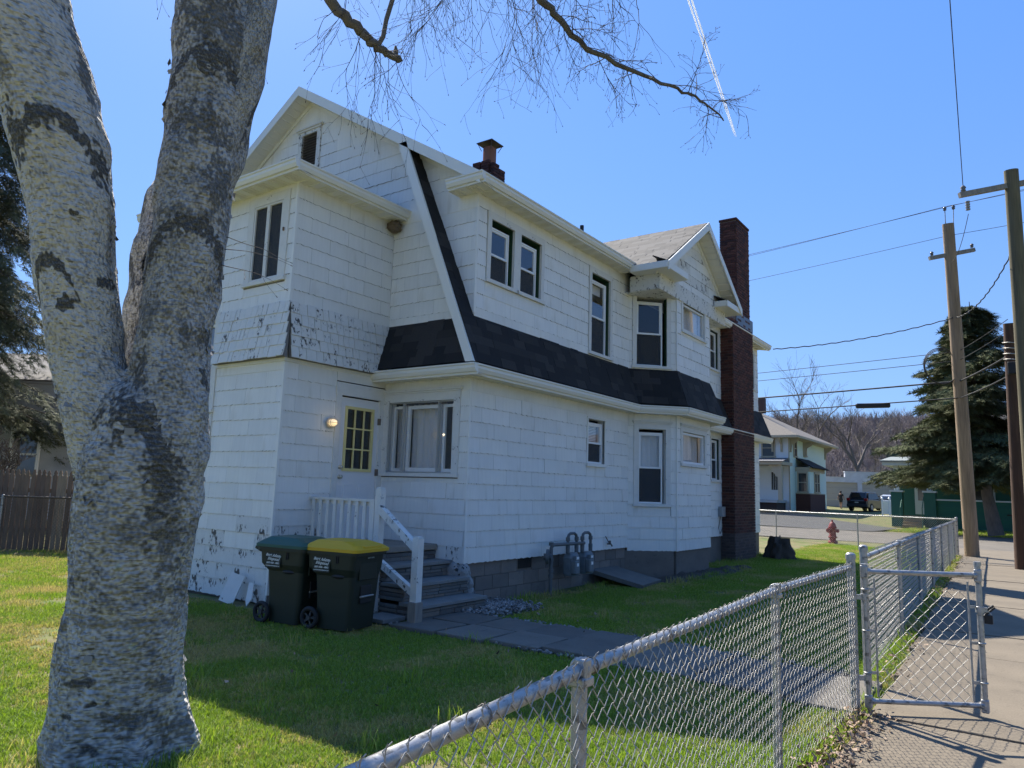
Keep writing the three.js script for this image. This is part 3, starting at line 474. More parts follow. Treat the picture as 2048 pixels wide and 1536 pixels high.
// individually laid shingles on a slope given by its eave line a-b and top line d-c
function shingleSlope(a, b, c, d, mats, o = {}) {
  const base = obj('roof', quad3(a, b, c, d, 0.03), mats === M.greyShingle ? M.greyShingle[2] : M.shingleFlat, house), U = b.clone().sub(a), L = U.length(); U.normalize();
  const N = b.clone().sub(a).cross(d.clone().sub(a)).normalize(), T2 = N.clone().cross(U), fm = new THREE.Matrix4().makeBasis(U, T2, N).setPosition(a), inv = fm.clone().invert();
  const R = [a, b, c, d].map(p => { const q = p.clone().applyMatrix4(inv); return [q.x, q.y]; }), H = Math.max(R[2][1], R[3][1]), mn = Math.min(...R.map(p => p[0])), mx = Math.max(...R.map(p => p[0])), ex = 0.143, cen = a.clone().add(c).multiplyScalar(0.5), facing = Math.max(0.02, N.dot(EYE.clone().sub(cen).normalize())), r = mulberry(Math.round(L * 1000 + H * 77));
  for (let t = -0.012, k = 0; t < H; t += ex, k++) for (let s = mn - r() * 0.3; s < mx;) {
    const w = rr(0.16, 0.40), P = [[s + 0.001, t], [s + w - 0.001, t], [s + w - 0.001, t + ex + 0.01], [s + 0.001, t + ex + 0.01]], C = clipConvex(P, [[R[0][0], -0.02], [R[1][0], -0.02], R[2], R[3]]), A = area2(C); s += w; if (C.length < 3 || A < 6e-4) continue;
    const m = mats[Math.floor(r() * mats.length)], thick = r() < 0.45 ? 0.009 : 0.005;
    if (Math.abs(A - area2(P)) < 1e-6) roofPieces.push({ geo: unitShingle, matrix: fm.clone().multiply(M4(P[0][0], t, 0.001, 0, (w - 0.002), (ex + 0.01), thick, 0.028)), mat: m, area: A, facing, parent: base });
    else roofPieces.push({ geo: boxUV(poly(C, 0.001, thick + 0.003)), matrix: fm.clone(), mat: m, area: A, facing, parent: base });
  }
  return base;
}
const unitShingle = boxUV(bx(0, 1, 0, 1, 0, 1));
const eY = 3.34, tY = 4.06, e = XE, wz = X0;
const BE = XB + 0.27;                            // eave of the bay
const A1 = V(e, eY, ZR), A2 = V(e, eY, -12.84), A3 = V(BE, eY, -13.55), A4 = V(BE, eY, -15.62), A5 = V(e, eY, -16.34), A6 = V(e, eY, zEnd);
const B1 = V(wz, tY, ZR), B2 = V(wz, tY, -12.96), B3 = V(XB, tY, -13.665), B4 = V(XB, tY, -15.505), B5 = V(wz, tY, -16.22), B6 = V(wz, tY, zEnd);
for (const [p, q, s, t] of [[A1, A2, B2, B1], [A2, A3, B3, B2], [A3, A4, B4, B3], [A4, A5, B5, B4], [A5, A6, B6, B5]]) shingleSlope(p, q, s, t, M.shingle);
{ // overhanging verge of the steep slope beside the gable
  const yb = 6.86, xb = e - (yb - eY) * 0.433; shingleSlope(V(wz, tY, ZR), V(wz, tY, Z0 - 0.0), V(xb, yb, Z0), V(xb, yb, ZR), M.shingle);
  obj('rake_board', [quad3(V(e + 0.02, eY - 0.02, ZR + 0.03), V(xb + 0.02, yb + 0.05, ZR + 0.03), V(xb - 0.13, yb + 0.05, ZR + 0.03), V(e - 0.13, eY - 0.02, ZR + 0.03), 0.035), quad3(V(e - 0.13, eY, ZR), V(e - 0.13, eY, Z0 + 0.02), V(xb - 0.13, yb, Z0 + 0.02), V(xb - 0.13, yb, ZR), 0.02)], M.metalTrim, house);
}
shingleSlope(V(XA + 0.01, eY, ZR), V(e, eY, ZR), V(wz - 0.12, tY, Z0), V(XA + 0.01, tY, Z0), M.shingle);   // pent over the front window
// cross gable over the bay
const cz = -14.63, ch = 2.15, cy0 = 5.99, cy1 = 7.42, cx = XB + 0.30, xin = -8.8;
shingleSlope(V(xin + 1.9, cy0, cz + ch), V(cx, cy0, cz + ch), V(cx, cy1, cz), V(xin, cy1, cz), M.greyShingle);
slab(V(cx, cy0, cz - ch), V(xin + 1.9, cy0, cz - ch), V(xin, cy1, cz), V(cx, cy1, cz), M.greyShingle[0], 0.05);
wall('wall', FR(XB, cz + 1.86, 90), [[0, 5.58], [3.72, 5.58], [3.72, 6.05], [1.86, 7.24], [0, 6.05]], [], { bad: (s, y, q) => q < 0.35 });
obj('frieze_board', [bx(XB - 0.6, XB + 0.02, 5.55, 5.86, cz + 1.86, cz + 1.88), bx(XB + 0.016, XB + 0.034, 5.545, 5.87, cz - 1.86, cz + 1.88), bx(XB - 0.72, XB + 0.016, 5.54, 5.56, cz - 1.86, cz + 1.86)], M.peel, house);
const rakeB = (x, y0, z0, y1, z1, w, th) => quad3(V(x, y0, z0), V(x, y1, z1), V(x, y1 - w, z1), V(x, y0 - w, z0), th);
obj('rake_board', [rakeB(cx + 0.02, cy0 - 0.01, cz + ch, cy1 + 0.01, cz, 0.17, 0.03), rakeB(cx + 0.021, cy1 + 0.01, cz, cy0 - 0.01, cz - ch, 0.17, 0.03)], M.metalTrim, house);
obj('rake_soffit', [quad3(V(XB, cy0 - 0.12, cz - ch + 0.02), V(cx, cy0 - 0.12, cz - ch + 0.02), V(cx, cy1 - 0.13, cz), V(XB, cy1 - 0.13, cz), 0.015), quad3(V(XB, cy1 - 0.13, cz), V(cx, cy1 - 0.13, cz), V(cx, cy0 - 0.12, cz + ch - 0.02), V(XB, cy0 - 0.12, cz + ch - 0.02), 0.015), rakeB(XB + 0.028, cy0 - 0.06, cz - ch + 0.15, cy1 - 0.14, cz, 0.12, 0.02), rakeB(XB + 0.029, cy1 - 0.14, cz, cy0 - 0.06, cz + ch - 0.15, 0.12, 0.02)], M.soffit, house);
for (let k = 0; k < 14; k++) { const t = (k + 0.5) / 14, y = lerp(cy0 - 0.13, cy1 - 0.14, t), z = lerp(cz - ch, cz, t); obj('soffit_rib', bx(XB + 0.03, cx, y - 0.016, y - 0.004, z - 0.006, z + 0.006), M.soffit, house); }
for (const s of [1, -1]) { // boxed eave returns at the foot of the cross gable
  const z0 = cz + s * (ch + 0.02), z1 = cz + s * 1.15; obj('eave_return', [bx(XB - 0.45, cx + 0.02, 5.85, 5.875, Math.min(z0, z1), Math.max(z0, z1)), bx(cx, cx + 0.03, 5.855, 5.985, Math.min(z0, z1), Math.max(z0, z1)), bx(XB - 0.45, cx + 0.031, 5.856, 5.984, z0 - 0.015, z0 + 0.015), bx(XB + 0.03, cx, 5.856, 5.983, z1 - 0.01, z1 + 0.01)], M.metalTrim, house);
  obj('roof', quad3(V(cx + 0.03, 5.986, s > 0 ? z0 : z1), V(cx + 0.03, 5.986, s > 0 ? z1 : z0), V(XB + 0.02, 6.13, s > 0 ? z1 : z0), V(XB + 0.02, 6.13, s > 0 ? z0 : z1), 0.02), M.shingleFlat, house);
}
// porch block roof
{ const oz = ZF + 0.30, ox = XA + 0.30, oxl = XAL - 0.30, y0 = 5.90, y1 = 6.32, zi = Z0, i = 1.15;
  obj('roof', [quad3(V(oxl, y0, oz), V(ox, y0, oz), V(ox - i, y1, oz - i), V(oxl + i, y1, oz - i), 0.04), quad3(V(ox, y0, oz), V(ox, y0, zi), V(ox - i, y1, zi), V(ox - i, y1, oz - i), 0.04), quad3(V(oxl, y0, zi), V(oxl, y0, oz), V(oxl + i, y1, oz - i), V(oxl + i, y1, zi), 0.04), quad3(V(oxl + i, y1, oz - i), V(ox - i, y1, oz - i), V(ox - i, y1 + 0.02, zi), V(oxl + i, y1 + 0.02, zi), 0.04)], M.shingleFlat, house);
}
// eaves: fascia, gutter and slatted soffit along a run, out = outward normal
function eave(a, b, y, out, depth, o = {}) {
  const d = b.clone().sub(a), L = d.length(), u = d.clone().normalize(), g0 = o.m0 || 0, g1 = o.m1 || 0;
  const fr = new THREE.Matrix4().makeBasis(u, V(0, 1, 0), out).setPosition(a.x, y, a.z);
  const prof = [[0, 0], [0.028, 0], [0.052, 0.05], [0.052, 0.085], [0.068, 0.10], [0.068, 0.118], [0.055, 0.118], [0.0, 0.118]];
  const gut = prep(new THREE.ExtrudeGeometry(new THREE.Shape(prof.map(p => new THREE.Vector2(-p[0], p[1])).reverse()), { depth: L + (o.x0 || 0) + (o.x1 || 0), bevelEnabled: false })).rotateY(Math.PI / 2).translate(-(o.x0 || 0), 0.005, 0);
  const P = (n, g, m) => obj(n, [g].flat(2).map(q => q.applyMatrix4(fr)), m, house);
  P('gutter', gut, M.metalTrim); P('fascia', bx(-(o.x0 || 0), L + (o.x1 || 0), -0.03, 0.10, -0.022, -0.001), M.metalTrim);
  const sp = []; const n = Math.max(1, Math.round(L / 0.30)); P('soffit', poly([[-(g0) * 0 + 0, -depth], [L, -depth], [L + (o.x1 || 0), 0.0], [-(o.x0 || 0), 0.0]], -0.006, 0).rotateX(Math.PI / 2).translate(0, -0.018, -0.02), M.soffit);
  for (let k = 0; k <= n * 2; k++) { const x = L * k / (n * 2); sp.push(bx(x - 0.005, x + 0.005, -0.031, -0.019, -depth, -0.022)); if (k % 2) for (let q = 0; q < 3; q++) sp.push(bx(x - 0.05 - q * 0.028, x - 0.046 - q * 0.028, -0.0275, -0.019, -depth + 0.03, -0.05)); } stuff(P('soffit_ribs', sp, M.soffit));
}
const eo = 0.28, NX = V(1, 0, 0), NZ = V(0, 0, 1), ND = V(Math.SQRT1_2, 0, Math.SQRT1_2), ND2 = V(Math.SQRT1_2, 0, -Math.SQRT1_2);
eave(V(XE, 0, Z0), V(XE, 0, -12.84), 3.17, NX, eo, { x0: Z0 * 0 + 0.30 }); eave(V(XE, 0, -12.84), V(BE, 0, -13.55), 3.17, ND, eo, { x0: 0.0 }); eave(V(BE, 0, -13.55), V(BE, 0, -15.62), 3.17, NX, eo); eave(V(BE, 0, -15.62), V(XE, 0, -16.34), 3.17, ND2, eo); eave(V(XE, 0, -16.34), V(XE, 0, ZE), 3.17, NX, eo, { x1: 0.3 });
eave(V(XA + 0.002, 0, ZR), V(XE, 0, ZR), 3.171, NZ, 0.30, { x1: 0.066 });
eave(V(XE, 0, Z0), V(XE, 0, cz + ch - 0.1), 5.935, NX, eo, { x0: 0.30 }); eave(V(XE, 0, cz - ch), V(XE, 0, ZE), 5.935, NX, eo, { x1: 0.3 });
eave(V(XE - 0.62, 0, ZR), V(XE, 0, ZR), 5.936, NZ, 0.30, { x1: 0.066 });
eave(V(XAL - 0.3, 0, ZF + 0.30), V(XA + 0.30, 0, ZF + 0.30), 5.775, NZ, 0.30, { x1: 0.066 }); eave(V(XA + 0.30, 0, ZF), V(XA + 0.30, 0, Z0), 5.776, NX, 0.30, { x0: 0.30 });
for (const g of [bx(X0 - 0.005, X0 + 0.018, yS, 3.16, Z0 - 0.018, Z0 + 0.018), bx(X0 - 0.005, X0 + 0.018, 4.1, 5.92, Z0 - 0.018, Z0 + 0.018), bx(XA - 0.018, XA + 0.018, 0.14, 3.2, ZF - 0.018, ZF + 0.018), bx(XA - 0.018, XA + 0.018, 4.03, 5.76, ZF - 0.018, ZF + 0.018), ...[-13.665].map(z => bx(XB - 0.012, XB + 0.018, 0.5, 3.15, z - 0.012, z + 0.016)), bx(XB - 0.012, XB + 0.018, 4.1, 5.54, -13.677, -13.649)]) obj('corner_bead', g, M.trim, house);
// rake of the upper roof on the gable
{ const rb = (sgn) => { const xo = XC + sgn * (XC - xr) * -1, n = V(0, 0, 1); void n; const P = [V(XC, yR + 0.01, ZR + 0.03), V(xo, yr + 0.01, ZR + 0.03), V(xo, yr - 0.17, ZR + 0.03), V(XC, yR - 0.17, ZR + 0.03)]; return sgn > 0 ? quad3(P[3], P[2], P[1], P[0], 0.035) : quad3(P[0], P[1], P[2], P[3], 0.035); };
  obj('rake_board', [rb(1), rb(-1)], M.metalTrim, house);
  const so = (x0, x1) => { const y0 = yR - 0.14 - 0.61 * Math.abs(x0 - XC), y1 = yR - 0.14 - 0.61 * Math.abs(x1 - XC); return quad3(V(x0, y0, Z0), V(x1, y1, Z0), V(x1, y1, ZR), V(x0, y0, ZR), 0.012); };
  obj('rake_soffit', [so(xr, XC), so(XC, 2 * XC - xr)], M.soffit, house);
  for (let k = 1; k < 34; k++) for (const s of [1, -1]) { const x = XC + s * k * 0.125; obj('soffit_rib', bx(-0.006, 0.006, -0.014, 0.004, Z0, ZR).translate(x, yR - 0.15 - 0.61 * Math.abs(x - XC), 0), M.soffit, house); }
  obj('frieze_board', [1, -1].map(s => { const a = V(XC, yR - 0.15, Z0 + 0.03), b = V(XC + s * 4.0, yR - 0.15 - 2.44, Z0 + 0.03); return s > 0 ? quad3(V(a.x, a.y - 0.09, a.z), V(b.x, b.y - 0.09, b.z), b, a, 0.02) : quad3(a, b, V(b.x, b.y - 0.09, b.z), V(a.x, a.y - 0.09, a.z), 0.02); }), M.trim, house);
}
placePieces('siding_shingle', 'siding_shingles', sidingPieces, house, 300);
placePieces('roof_shingle', 'roof_shingles', roofPieces, house, 300);
placePieces('wood_shingle', 'wood_shingles', beltPieces, house, 160);
// --- side chimney of red brick, bricks laid one by one
{ const r = mulberry(77), list = [], ch1 = new THREE.Group(); ch1.name = 'chimney'; ch1.position.set(-6.27 - house.position.x, 0, -19.1 - house.position.z); house.add(ch1);
  const core = obj('mortar', [bx(X0 - 0.2, -6.112, -0.1, 6.35, -18.282, -19.918), bx(-6.55 + 0.012, -6.112, 6.2, 8.98, -18.662, -19.70)], M.mortar, ch1), bg = boxUV(rbx(0, 0.2, 0, 0.062, -0.012, 0.010, 0.004)), bh = boxUV(rbx(0, 0.095, 0, 0.062, -0.012, 0.010, 0.004));
  const face = (fr, L, y0, y1, facing) => { for (let y = y0, k = 0; y < y1 - 0.03; y += 0.0725, k++) { let s = k % 2 ? 0 : -0.105; while (s < L - 0.02) { const a = Math.max(s, 0.0), b = Math.min(s + 0.2, L), low = y < 0.62; s += 0.21; if (b - a < 0.03) continue; const ms = low ? M.brickGrey : M.brick; list.push({ geo: b - a > 0.15 ? bg : bh, matrix: fr.m.clone().multiply(M4(a, y + (r() - 0.5) * 0.003, (r() - 0.5) * 0.004, 0, (b - a) / (b - a > 0.15 ? 0.2 : 0.095), 1, 1)), mat: ms[Math.floor(r() * ms.length)], area: 0.013, facing, parent: ch1 }); } } };
  face(FR(-6.10, -18.27, 90), 1.66, -0.05, 6.2, 0.75); face(FR(X0, -18.27, 0), 0.33, -0.05, 6.2, 0.5); face(FR(-6.10, -18.65, 90), 1.06, 6.2, 8.98, 0.75); face(FR(-6.55, -18.65, 0), 0.45, 6.2, 8.98, 0.5);
  placePieces('brick', 'bricks', list, house, 300); void core;
  obj('cap', [rbx(-6.57, -6.08, 8.975, 9.04, -18.63, -19.73, 0.01), bx(-6.5, -6.15, 9.04, 9.055, -18.75, -19.6)], M.brick[2], ch1);
  obj('flashing', [quad3(V(-6.09, 6.1, -18.56), V(-6.09, 6.1, -19.95), V(-6.09, 6.42, -19.95), V(-6.09, 6.42, -18.56), 0.004), quad3(V(-7.0, 6.5, -18.585), V(-6.09, 6.05, -18.585), V(-6.09, 6.35, -18.585), V(-7.0, 6.85, -18.585), 0.004)], mat([0.16, 0.19, 0.23], { roughness: 0.5, metalness: 0.4 }), ch1);
}
{ // short crumbling brick stack with a metal rain cap near the ridge
  const c2 = new THREE.Group(), r = mulberry(9); c2.name = 'chimney_stack'; const bxx = -9.55, bz = -12.2; c2.position.set(bxx - house.position.x, 7.9, bz - house.position.z); house.add(c2);
  for (let k = 0; k < 15; k++) for (const [dx, dz, ry] of [[-0.2, 0.21, 0], [0.04, 0.21, 0], [0.21, 0.1, 1.57], [0.21, -0.12, 1.57], [-0.21, 0, 1.57], [0, -0.21, 0]]) if (k < 12 || r() < 0.6) obj('brick', rbx(-0.105, 0.105, 0, 0.062, -0.045, 0.045, 0.005).rotateY(ry + (r() - 0.5) * 0.1).translate(bxx + dx + 0.03, 7.75 + k * 0.07, bz + dz), M.brick[Math.floor(r() * 5)], c2);
  obj('flue', [new THREE.CylinderGeometry(0.15, 0.15, 0.5, 4, 1).rotateY(Math.PI / 4).translate(bxx, 8.95, bz)], mat([0.25, 0.11, 0.07]), c2);
  const cap = prep(new THREE.CylinderGeometry(0.05, 0.30, 0.09, 4, 1)).rotateY(Math.PI / 4).translate(bxx, 9.33, bz); obj('rain_cap', [cap, bx(bxx - 0.22, bxx + 0.22, 9.262, 9.276, bz - 0.22, bz + 0.22), ...[[-1, -1], [1, 1], [1, -1], [-1, 1]].map(([a, b]) => rod(V(bxx + a * 0.13, 9.1, bz + b * 0.13), V(bxx + a * 0.2, 9.27, bz + b * 0.2), 0.008, 5))], mat([0.10, 0.09, 0.085], { metalness: 0.6, roughness: 0.5 }), c2);
}
obj('vent_pipe', rod(V(-7.0, 6.4, -12.0), V(-7.0, 6.82, -12.0), 0.04, 10), M.black, house);
// --- foundation: concrete blocks, then older parged rubble
{ const f = obj('foundation', [bx(X0 - 0.22, X0 - 0.045, -0.3, 0.56, Z0 - 0.05, -12.96), bx(X0 - 0.2, XB - 0.02, -0.3, 0.5, -13.7, -15.45), bx(X0 - 0.2, X0 - 0.03, -0.3, 0.6, -16.0, ZE), bx(XA, X0 - 0.05, -0.3, 0.56, Z0 - 0.2, Z0 - 0.06), bx(XAL, XA - 0.04, -0.3, 0.06, ZF - 0.2, ZF - 0.04), bx(XA - 0.2, XA - 0.05, -0.3, 0.14, Z0, ZF - 0.05)], M.found, house);
  obj('foundation_wall', [poly([[X0 - 0.05, 12.90], [XB - 0.04, 13.62], [XB - 0.3, 13.8], [X0 - 0.2, 13.3]], -0.3, 0.5).rotateX(-Math.PI / 2)], M.found, house);
  const r = mulberry(4); let k = 0; for (let y = 0.36; y > -0.25; y -= 0.2, k++) for (let z = Z0 - 0.12 - (k % 2) * 0.2; z > -12.8; z -= 0.405) { const vent = k === 0 && Math.abs(z + 9.35) < 0.2; if (vent) continue; const g = rbx(-0.02, 0.012, 0.004, 0.196, -0.198, 0.198, 0.004); obj('block', g.translate(X0 - 0.045 + r() * 0.004, y, z - 0.2), M.block[Math.floor(r() * 3)], f); }
  obj('vent_opening', bx(X0 - 0.06, X0 - 0.036, 0.40, 0.55, -9.72, -9.36), M.black, f);
  const st = []; for (let i = 0; i < 44; i++) { const g = prep(new THREE.IcosahedronGeometry(0.07 + r() * 0.06, 1)); const p = g.attributes.position; for (let q = 0; q < p.count; q++) { const h = Math.sin(p.getX(q) * 31 + i) * Math.sin(p.getY(q) * 27 + i * 2) * 0.12; p.setXYZ(q, p.getX(q) * (1 + h), p.getY(q) * (1 + h), p.getZ(q) * (0.7 + h)); } g.computeVertexNormals(); st.push(g.translate(-6.60 + r() * 0.17, 0.0 + r() * 0.5, -8.03 + (r() - 0.5) * 0.14)); }
  obj('corner_stones', st, mat([0.42, 0.43, 0.45], { map: rep(T.peelHeavy, 0.7), roughness: 0.9 }), f, false, 'rubble corner with flaking whitewash');
}
// ---------------------------------------------------------------- things in the yard
{ // stone steps up to the side door: laid slate risers, slab treads
  const st = thing('stone_steps', 'slate stone steps with thin stone treads leading to the side door', 'steps', [-7.0, 0, -7.4]), r = mulberry(12);
  const zA = -6.72, zB = -7.965, lv = [[-6.02, 0.0, 0.19], [-6.33, 0.19, 0.40], [-6.64, 0.40, 0.60]];
  for (const [x, ya, yb] of lv) {
    obj('core', bx(x - 0.02, XA + 0.02, ya - 0.1 * (ya === 0), yb - 0.045, zA + 0.03 * 0 - 0.02, zB), M.slate[2], st);
    let y = ya; while (y < yb - 0.06) { const h = rr(0.035, 0.06); let z = zA; while (z > zB + 0.05) { const w = Math.min(rr(0.16, 0.42), z - zB); obj('stone', rbx(x - 0.05, x + r() * 0.014, y + 0.003, Math.min(y + h, yb - 0.05), z - w + 0.004, z - 0.002, 0.006), M.slate[Math.floor(r() * 4)], st); z -= w; } y += h; }
    for (let yy = Math.max(ya, 0); yy < yb - 0.06; yy += 0.05) for (let xx = x; xx > XA + 0.1;) { const w = rr(0.18, 0.45); obj('stone', rbx(Math.max(xx - w, XA + 0.01), xx - 0.004, yy + 0.003, yy + 0.047, zA - 0.03, zA + r() * 0.016, 0.006), M.slate[Math.floor(r() * 4)], st); xx -= w; }
    obj('tread', rbx(x - 0.36, x + 0.035, yb - 0.045, yb, zB + 0.002, zA + 0.03, 0.008), M.slateTread, st);
  }
  obj('landing', [rbx(XA + 0.003, -6.90, 0.72, 0.80, zB + 0.002, zA + 0.02, 0.012)], mat([0.30, 0.27, 0.235], { map: rep(T.concrete, 1.2) }), st);
  for (let yy = 0.60; yy < 0.70; yy += 0.055) for (let z = zA; z > zB + 0.05;) { const w = Math.min(rr(0.18, 0.4), z - zB); obj('stone', rbx(-6.98, -6.93 + r() * 0.01, yy, yy + 0.052, z - w + 0.004, z, 0.006), M.slate[Math.floor(r() * 4)], st); z -= w; }
  obj('base_stone', rbx(-6.62, -6.22, 0, 0.05, -6.66, -6.28, 0.01), M.slateTread, st);
}
{ // white wooden railing round the landing with flaking paint
  const ra = thing('porch_railing', 'white painted wooden railing with flaking paint around the door landing', 'railing', [-6.8, 0, -6.72]);
  const z = -6.70, yt = 1.41, post = (x, zz, y0, y1, w, m) => obj('post', [rbx(x - w, x + w, y0, y1, zz - w, zz + w, 0.006), rbx(x - w + 0.012, x + w - 0.012, y1, y1 + 0.018, zz - w + 0.012, zz + w - 0.012, 0.008)], m, ra);
  post(-6.80, z, 0.02, 1.55, 0.048, M.trimPeel); post(-5.95, -6.52, 0.0, 0.99, 0.05, M.trimPeel);
  obj('post_foot', rbx(-6.015, -5.885, -0.02, 0.26, -6.585, -6.455, 0.01), M.greyWood, ra);
  obj('top_rail', [bx(XA + 0.02, -6.85, yt - 0.03, yt, z - 0.055, z + 0.055), bx(XA + 0.02, -6.85, yt - 0.085, yt - 0.03, z - 0.02, z + 0.02)], M.trimPeel, ra); obj('bottom_rail', bx(XA + 0.02, -6.85, 0.84, 0.88, z - 0.02, z + 0.02), M.trimPeel, ra);
  for (let k = 0; k < 9; k++) { const x = XA + 0.10 + k * 0.142; obj('baluster', rbx(x - 0.028, x + 0.028, 0.80, yt - 0.031, z + 0.021, z + 0.052, 0.004), M.trimPeel, ra); }
  obj('corner_baluster', [bx(-6.935, -6.895, 0.80, yt - 0.031, z + 0.021, z + 0.05), bx(-6.885, -6.852, 0.80, yt - 0.031, z + 0.021, z + 0.05)], M.trimPeel, ra);
  obj('stair_rail', beam(V(-6.77, 1.30, z + 0.02), V(-5.98, 0.86, -6.54), 0.075, 0.095), M.peel, ra); obj('stair_rail', beam(V(-6.77, 0.66, z + 0.02), V(-5.98, 0.34, -6.54), 0.06, 0.085), M.peel, ra);
}
// --- wheeled bins
function binText() {
  const c = document.createElement('canvas'); c.width = 512; c.height = 420; const g = c.getContext('2d'); g.fillStyle = '#131a12'; g.fillRect(0, 0, 512, 420);
  g.fillStyle = '#e9ece6'; g.textAlign = 'center'; g.font = 'bold 34px sans-serif'; g.fillText('PROPERTY OF:', 256, 52);
  g.save(); g.translate(256, 150); g.transform(1, 0.05, -0.22, 1, 0, 0); g.font = 'italic bold 92px serif'; g.fillText('Bert Adams', 0, 0); g.font = 'italic bold 92px serif'; g.fillText('Disposal', 22, 88); g.restore();
  g.font = 'bold 58px sans-serif'; g.fillText('(607) 648 – 4863', 256, 322); g.font = 'bold 34px sans-serif'; g.fillText('www.bertadamsdisposal.net', 256, 384);
  const t = new THREE.CanvasTexture(c); t.colorSpace = THREE.SRGBColorSpace; return t;
}
function idText() { const c = document.createElement('canvas'); c.width = 256; c.height = 64; const g = c.getContext('2d'); g.fillStyle = '#131a12'; g.fillRect(0, 0, 256, 64); g.fillStyle = '#a9b4b0'; g.font = 'bold 40px sans-serif'; g.textAlign = 'center'; g.fillText('SSI 012603', 128, 46); const t = new THREE.CanvasTexture(c); t.colorSpace = THREE.SRGBColorSpace; return t; }
M.binBody = mat([0.0125, 0.019, 0.012], { roughness: 0.5 });
M.binPrint = new THREE.MeshStandardMaterial({ map: binText(), roughness: 0.5 }); M.binId = new THREE.MeshStandardMaterial({ map: idText(), roughness: 0.5 });
// bin in its own frame: x to its front, y up, z to its printed side; origin at the ground under its middle
function loft(secs) { const pos = [], n = secs[0].length; const q = (a, b, c, d) => { for (const p of [a, b, c, a, c, d]) pos.push(p[0], p[1], p[2]); }; for (let i = 0; i < secs.length - 1; i++) for (let k = 0; k < n; k++) q(secs[i][k], secs[i][(k + 1) % n], secs[i + 1][(k + 1) % n], secs[i + 1][k]); const cap = (s, f) => { for (let k = 1; k < n - 1; k++) pos.push(...s[0], ...(f ? s[k] : s[k + 1]), ...(f ? s[k + 1] : s[k])); }; cap(secs[0], false); cap(secs[secs.length - 1], true); const g = new THREE.BufferGeometry(); g.setAttribute('position', new THREE.Float32BufferAttribute(pos, 3)); g.computeVertexNormals(); return g; }
const rring = (x0, x1, z0, z1, y, r, n = 5) => { const o = [], c = [[x1 - r, z1 - r, 0], [x0 + r, z1 - r, 1], [x0 + r, z0 + r, 2], [x1 - r, z0 + r, 3]]; for (const [cx2, cz2, q] of c) for (let i = 0; i < n; i++) { const a = (q + i / (n - 1)) * Math.PI / 2; o.push([cx2 + r * Math.cos(a), y, cz2 + r * Math.sin(a)]); } return o.reverse(); };
function wheeledBin(label, lidMat, x, z, turn) {
  const b = thing('wheeled_bin', label, 'bin', [0, 0, 0], 'wheeled bins by the steps');
  const P = (n, g, m, p = b, k) => obj(n, g, m, p, k);
  P('body', [loft([rring(-0.20, 0.26, -0.24, 0.24, 0.02, 0.05), rring(-0.215, 0.285, -0.25, 0.25, 0.36, 0.05), rring(-0.235, 0.30, -0.262, 0.262, 0.60, 0.05), rring(-0.33, 0.315, -0.285, 0.285, 0.68, 0.05), rring(-0.345, 0.33, -0.295, 0.295, 0.845, 0.05)]), loft([rring(-0.375, 0.36, -0.315, 0.315, 0.835, 0.055), rring(-0.375, 0.36, -0.315, 0.315, 0.875, 0.055)])], M.binBody);
  P('rib', [rbx(0.08, 0.092, 0.745, 0.825, 0.27, 0.302, 0.003), rbx(0.104, 0.116, 0.745, 0.825, 0.27, 0.302, 0.003)], M.black); P('side_scoop', [new THREE.SphereGeometry(0.10, 14, 8).scale(1, 0.26, 0.30).translate(0.10, 0.60, 0.252)], M.black);
  P('front_recess', [rbx(0.27, 0.306, 0.30, 0.50, -0.10, 0.10, 0.01)], M.black); P('catch_bar', rod(V(0.312, 0.38, -0.12), V(0.312, 0.38, 0.12), 0.011, 8), M.zinc); P('front_panel', [rbx(0.30, 0.322, 0.56, 0.75, -0.16, 0.16, 0.01)], M.binBody);
  const pr = new THREE.PlaneGeometry(0.235, 0.193).rotateX(-0.06).translate(-0.115, 0.735, 0.2965); P('print', pr, M.binPrint, b, true); const pi = new THREE.PlaneGeometry(0.16, 0.036).rotateY(Math.PI / 2).rotateZ(-0.08).translate(0.3305, 0.805, -0.02); P('number', pi, M.binId, b, true);
  P('lid', [loft([rring(-0.40, 0.385, -0.33, 0.33, 0.872, 0.06), rring(-0.40, 0.385, -0.33, 0.33, 0.905, 0.06), rring(-0.36, 0.33, -0.27, 0.27, 0.945, 0.06), rring(-0.30, 0.18, -0.22, 0.22, 0.985, 0.08)]), rbx(0.20, 0.37, 0.905, 0.945, -0.17, 0.17, 0.012), rbx(-0.46, -0.38, 0.865, 0.895, -0.22, 0.22, 0.012)], lidMat);
  P('handle', [rod(V(-0.435, 0.855, -0.26), V(-0.435, 0.855, 0.26), 0.014, 8), beam(V(-0.435, 0.855, -0.26), V(-0.34, 0.82, -0.26), 0.03, 0.03), beam(V(-0.435, 0.855, 0.26), V(-0.34, 0.82, 0.26), 0.03, 0.03)], M.binBody);
  for (const s of [1, -1]) { const w = P('wheel', [new THREE.TorusGeometry(0.10, 0.026, 10, 26).translate(-0.25, 0.126, s * 0.285)], M.rubber), sp = []; for (let k = 0; k < 5; k++) { const a = k * 1.2566; sp.push(beam(V(-0.25, 0.126, s * 0.287), V(-0.25 + 0.09 * Math.cos(a), 0.126 + 0.09 * Math.sin(a), s * 0.287), 0.014, 0.022)); } P('rim', [...sp, new THREE.CylinderGeometry(0.028, 0.028, 0.05, 12).rotateX(Math.PI / 2).translate(-0.25, 0.126, s * 0.287)], mat([0.05, 0.048, 0.046], { roughness: 0.6 }), w); }
  P('axle', rod(V(-0.25, 0.126, -0.28), V(-0.25, 0.126, 0.28), 0.012, 6), M.zinc);
  b.position.set(x, 0.0, z); b.rotation.y = turn; return b;
}
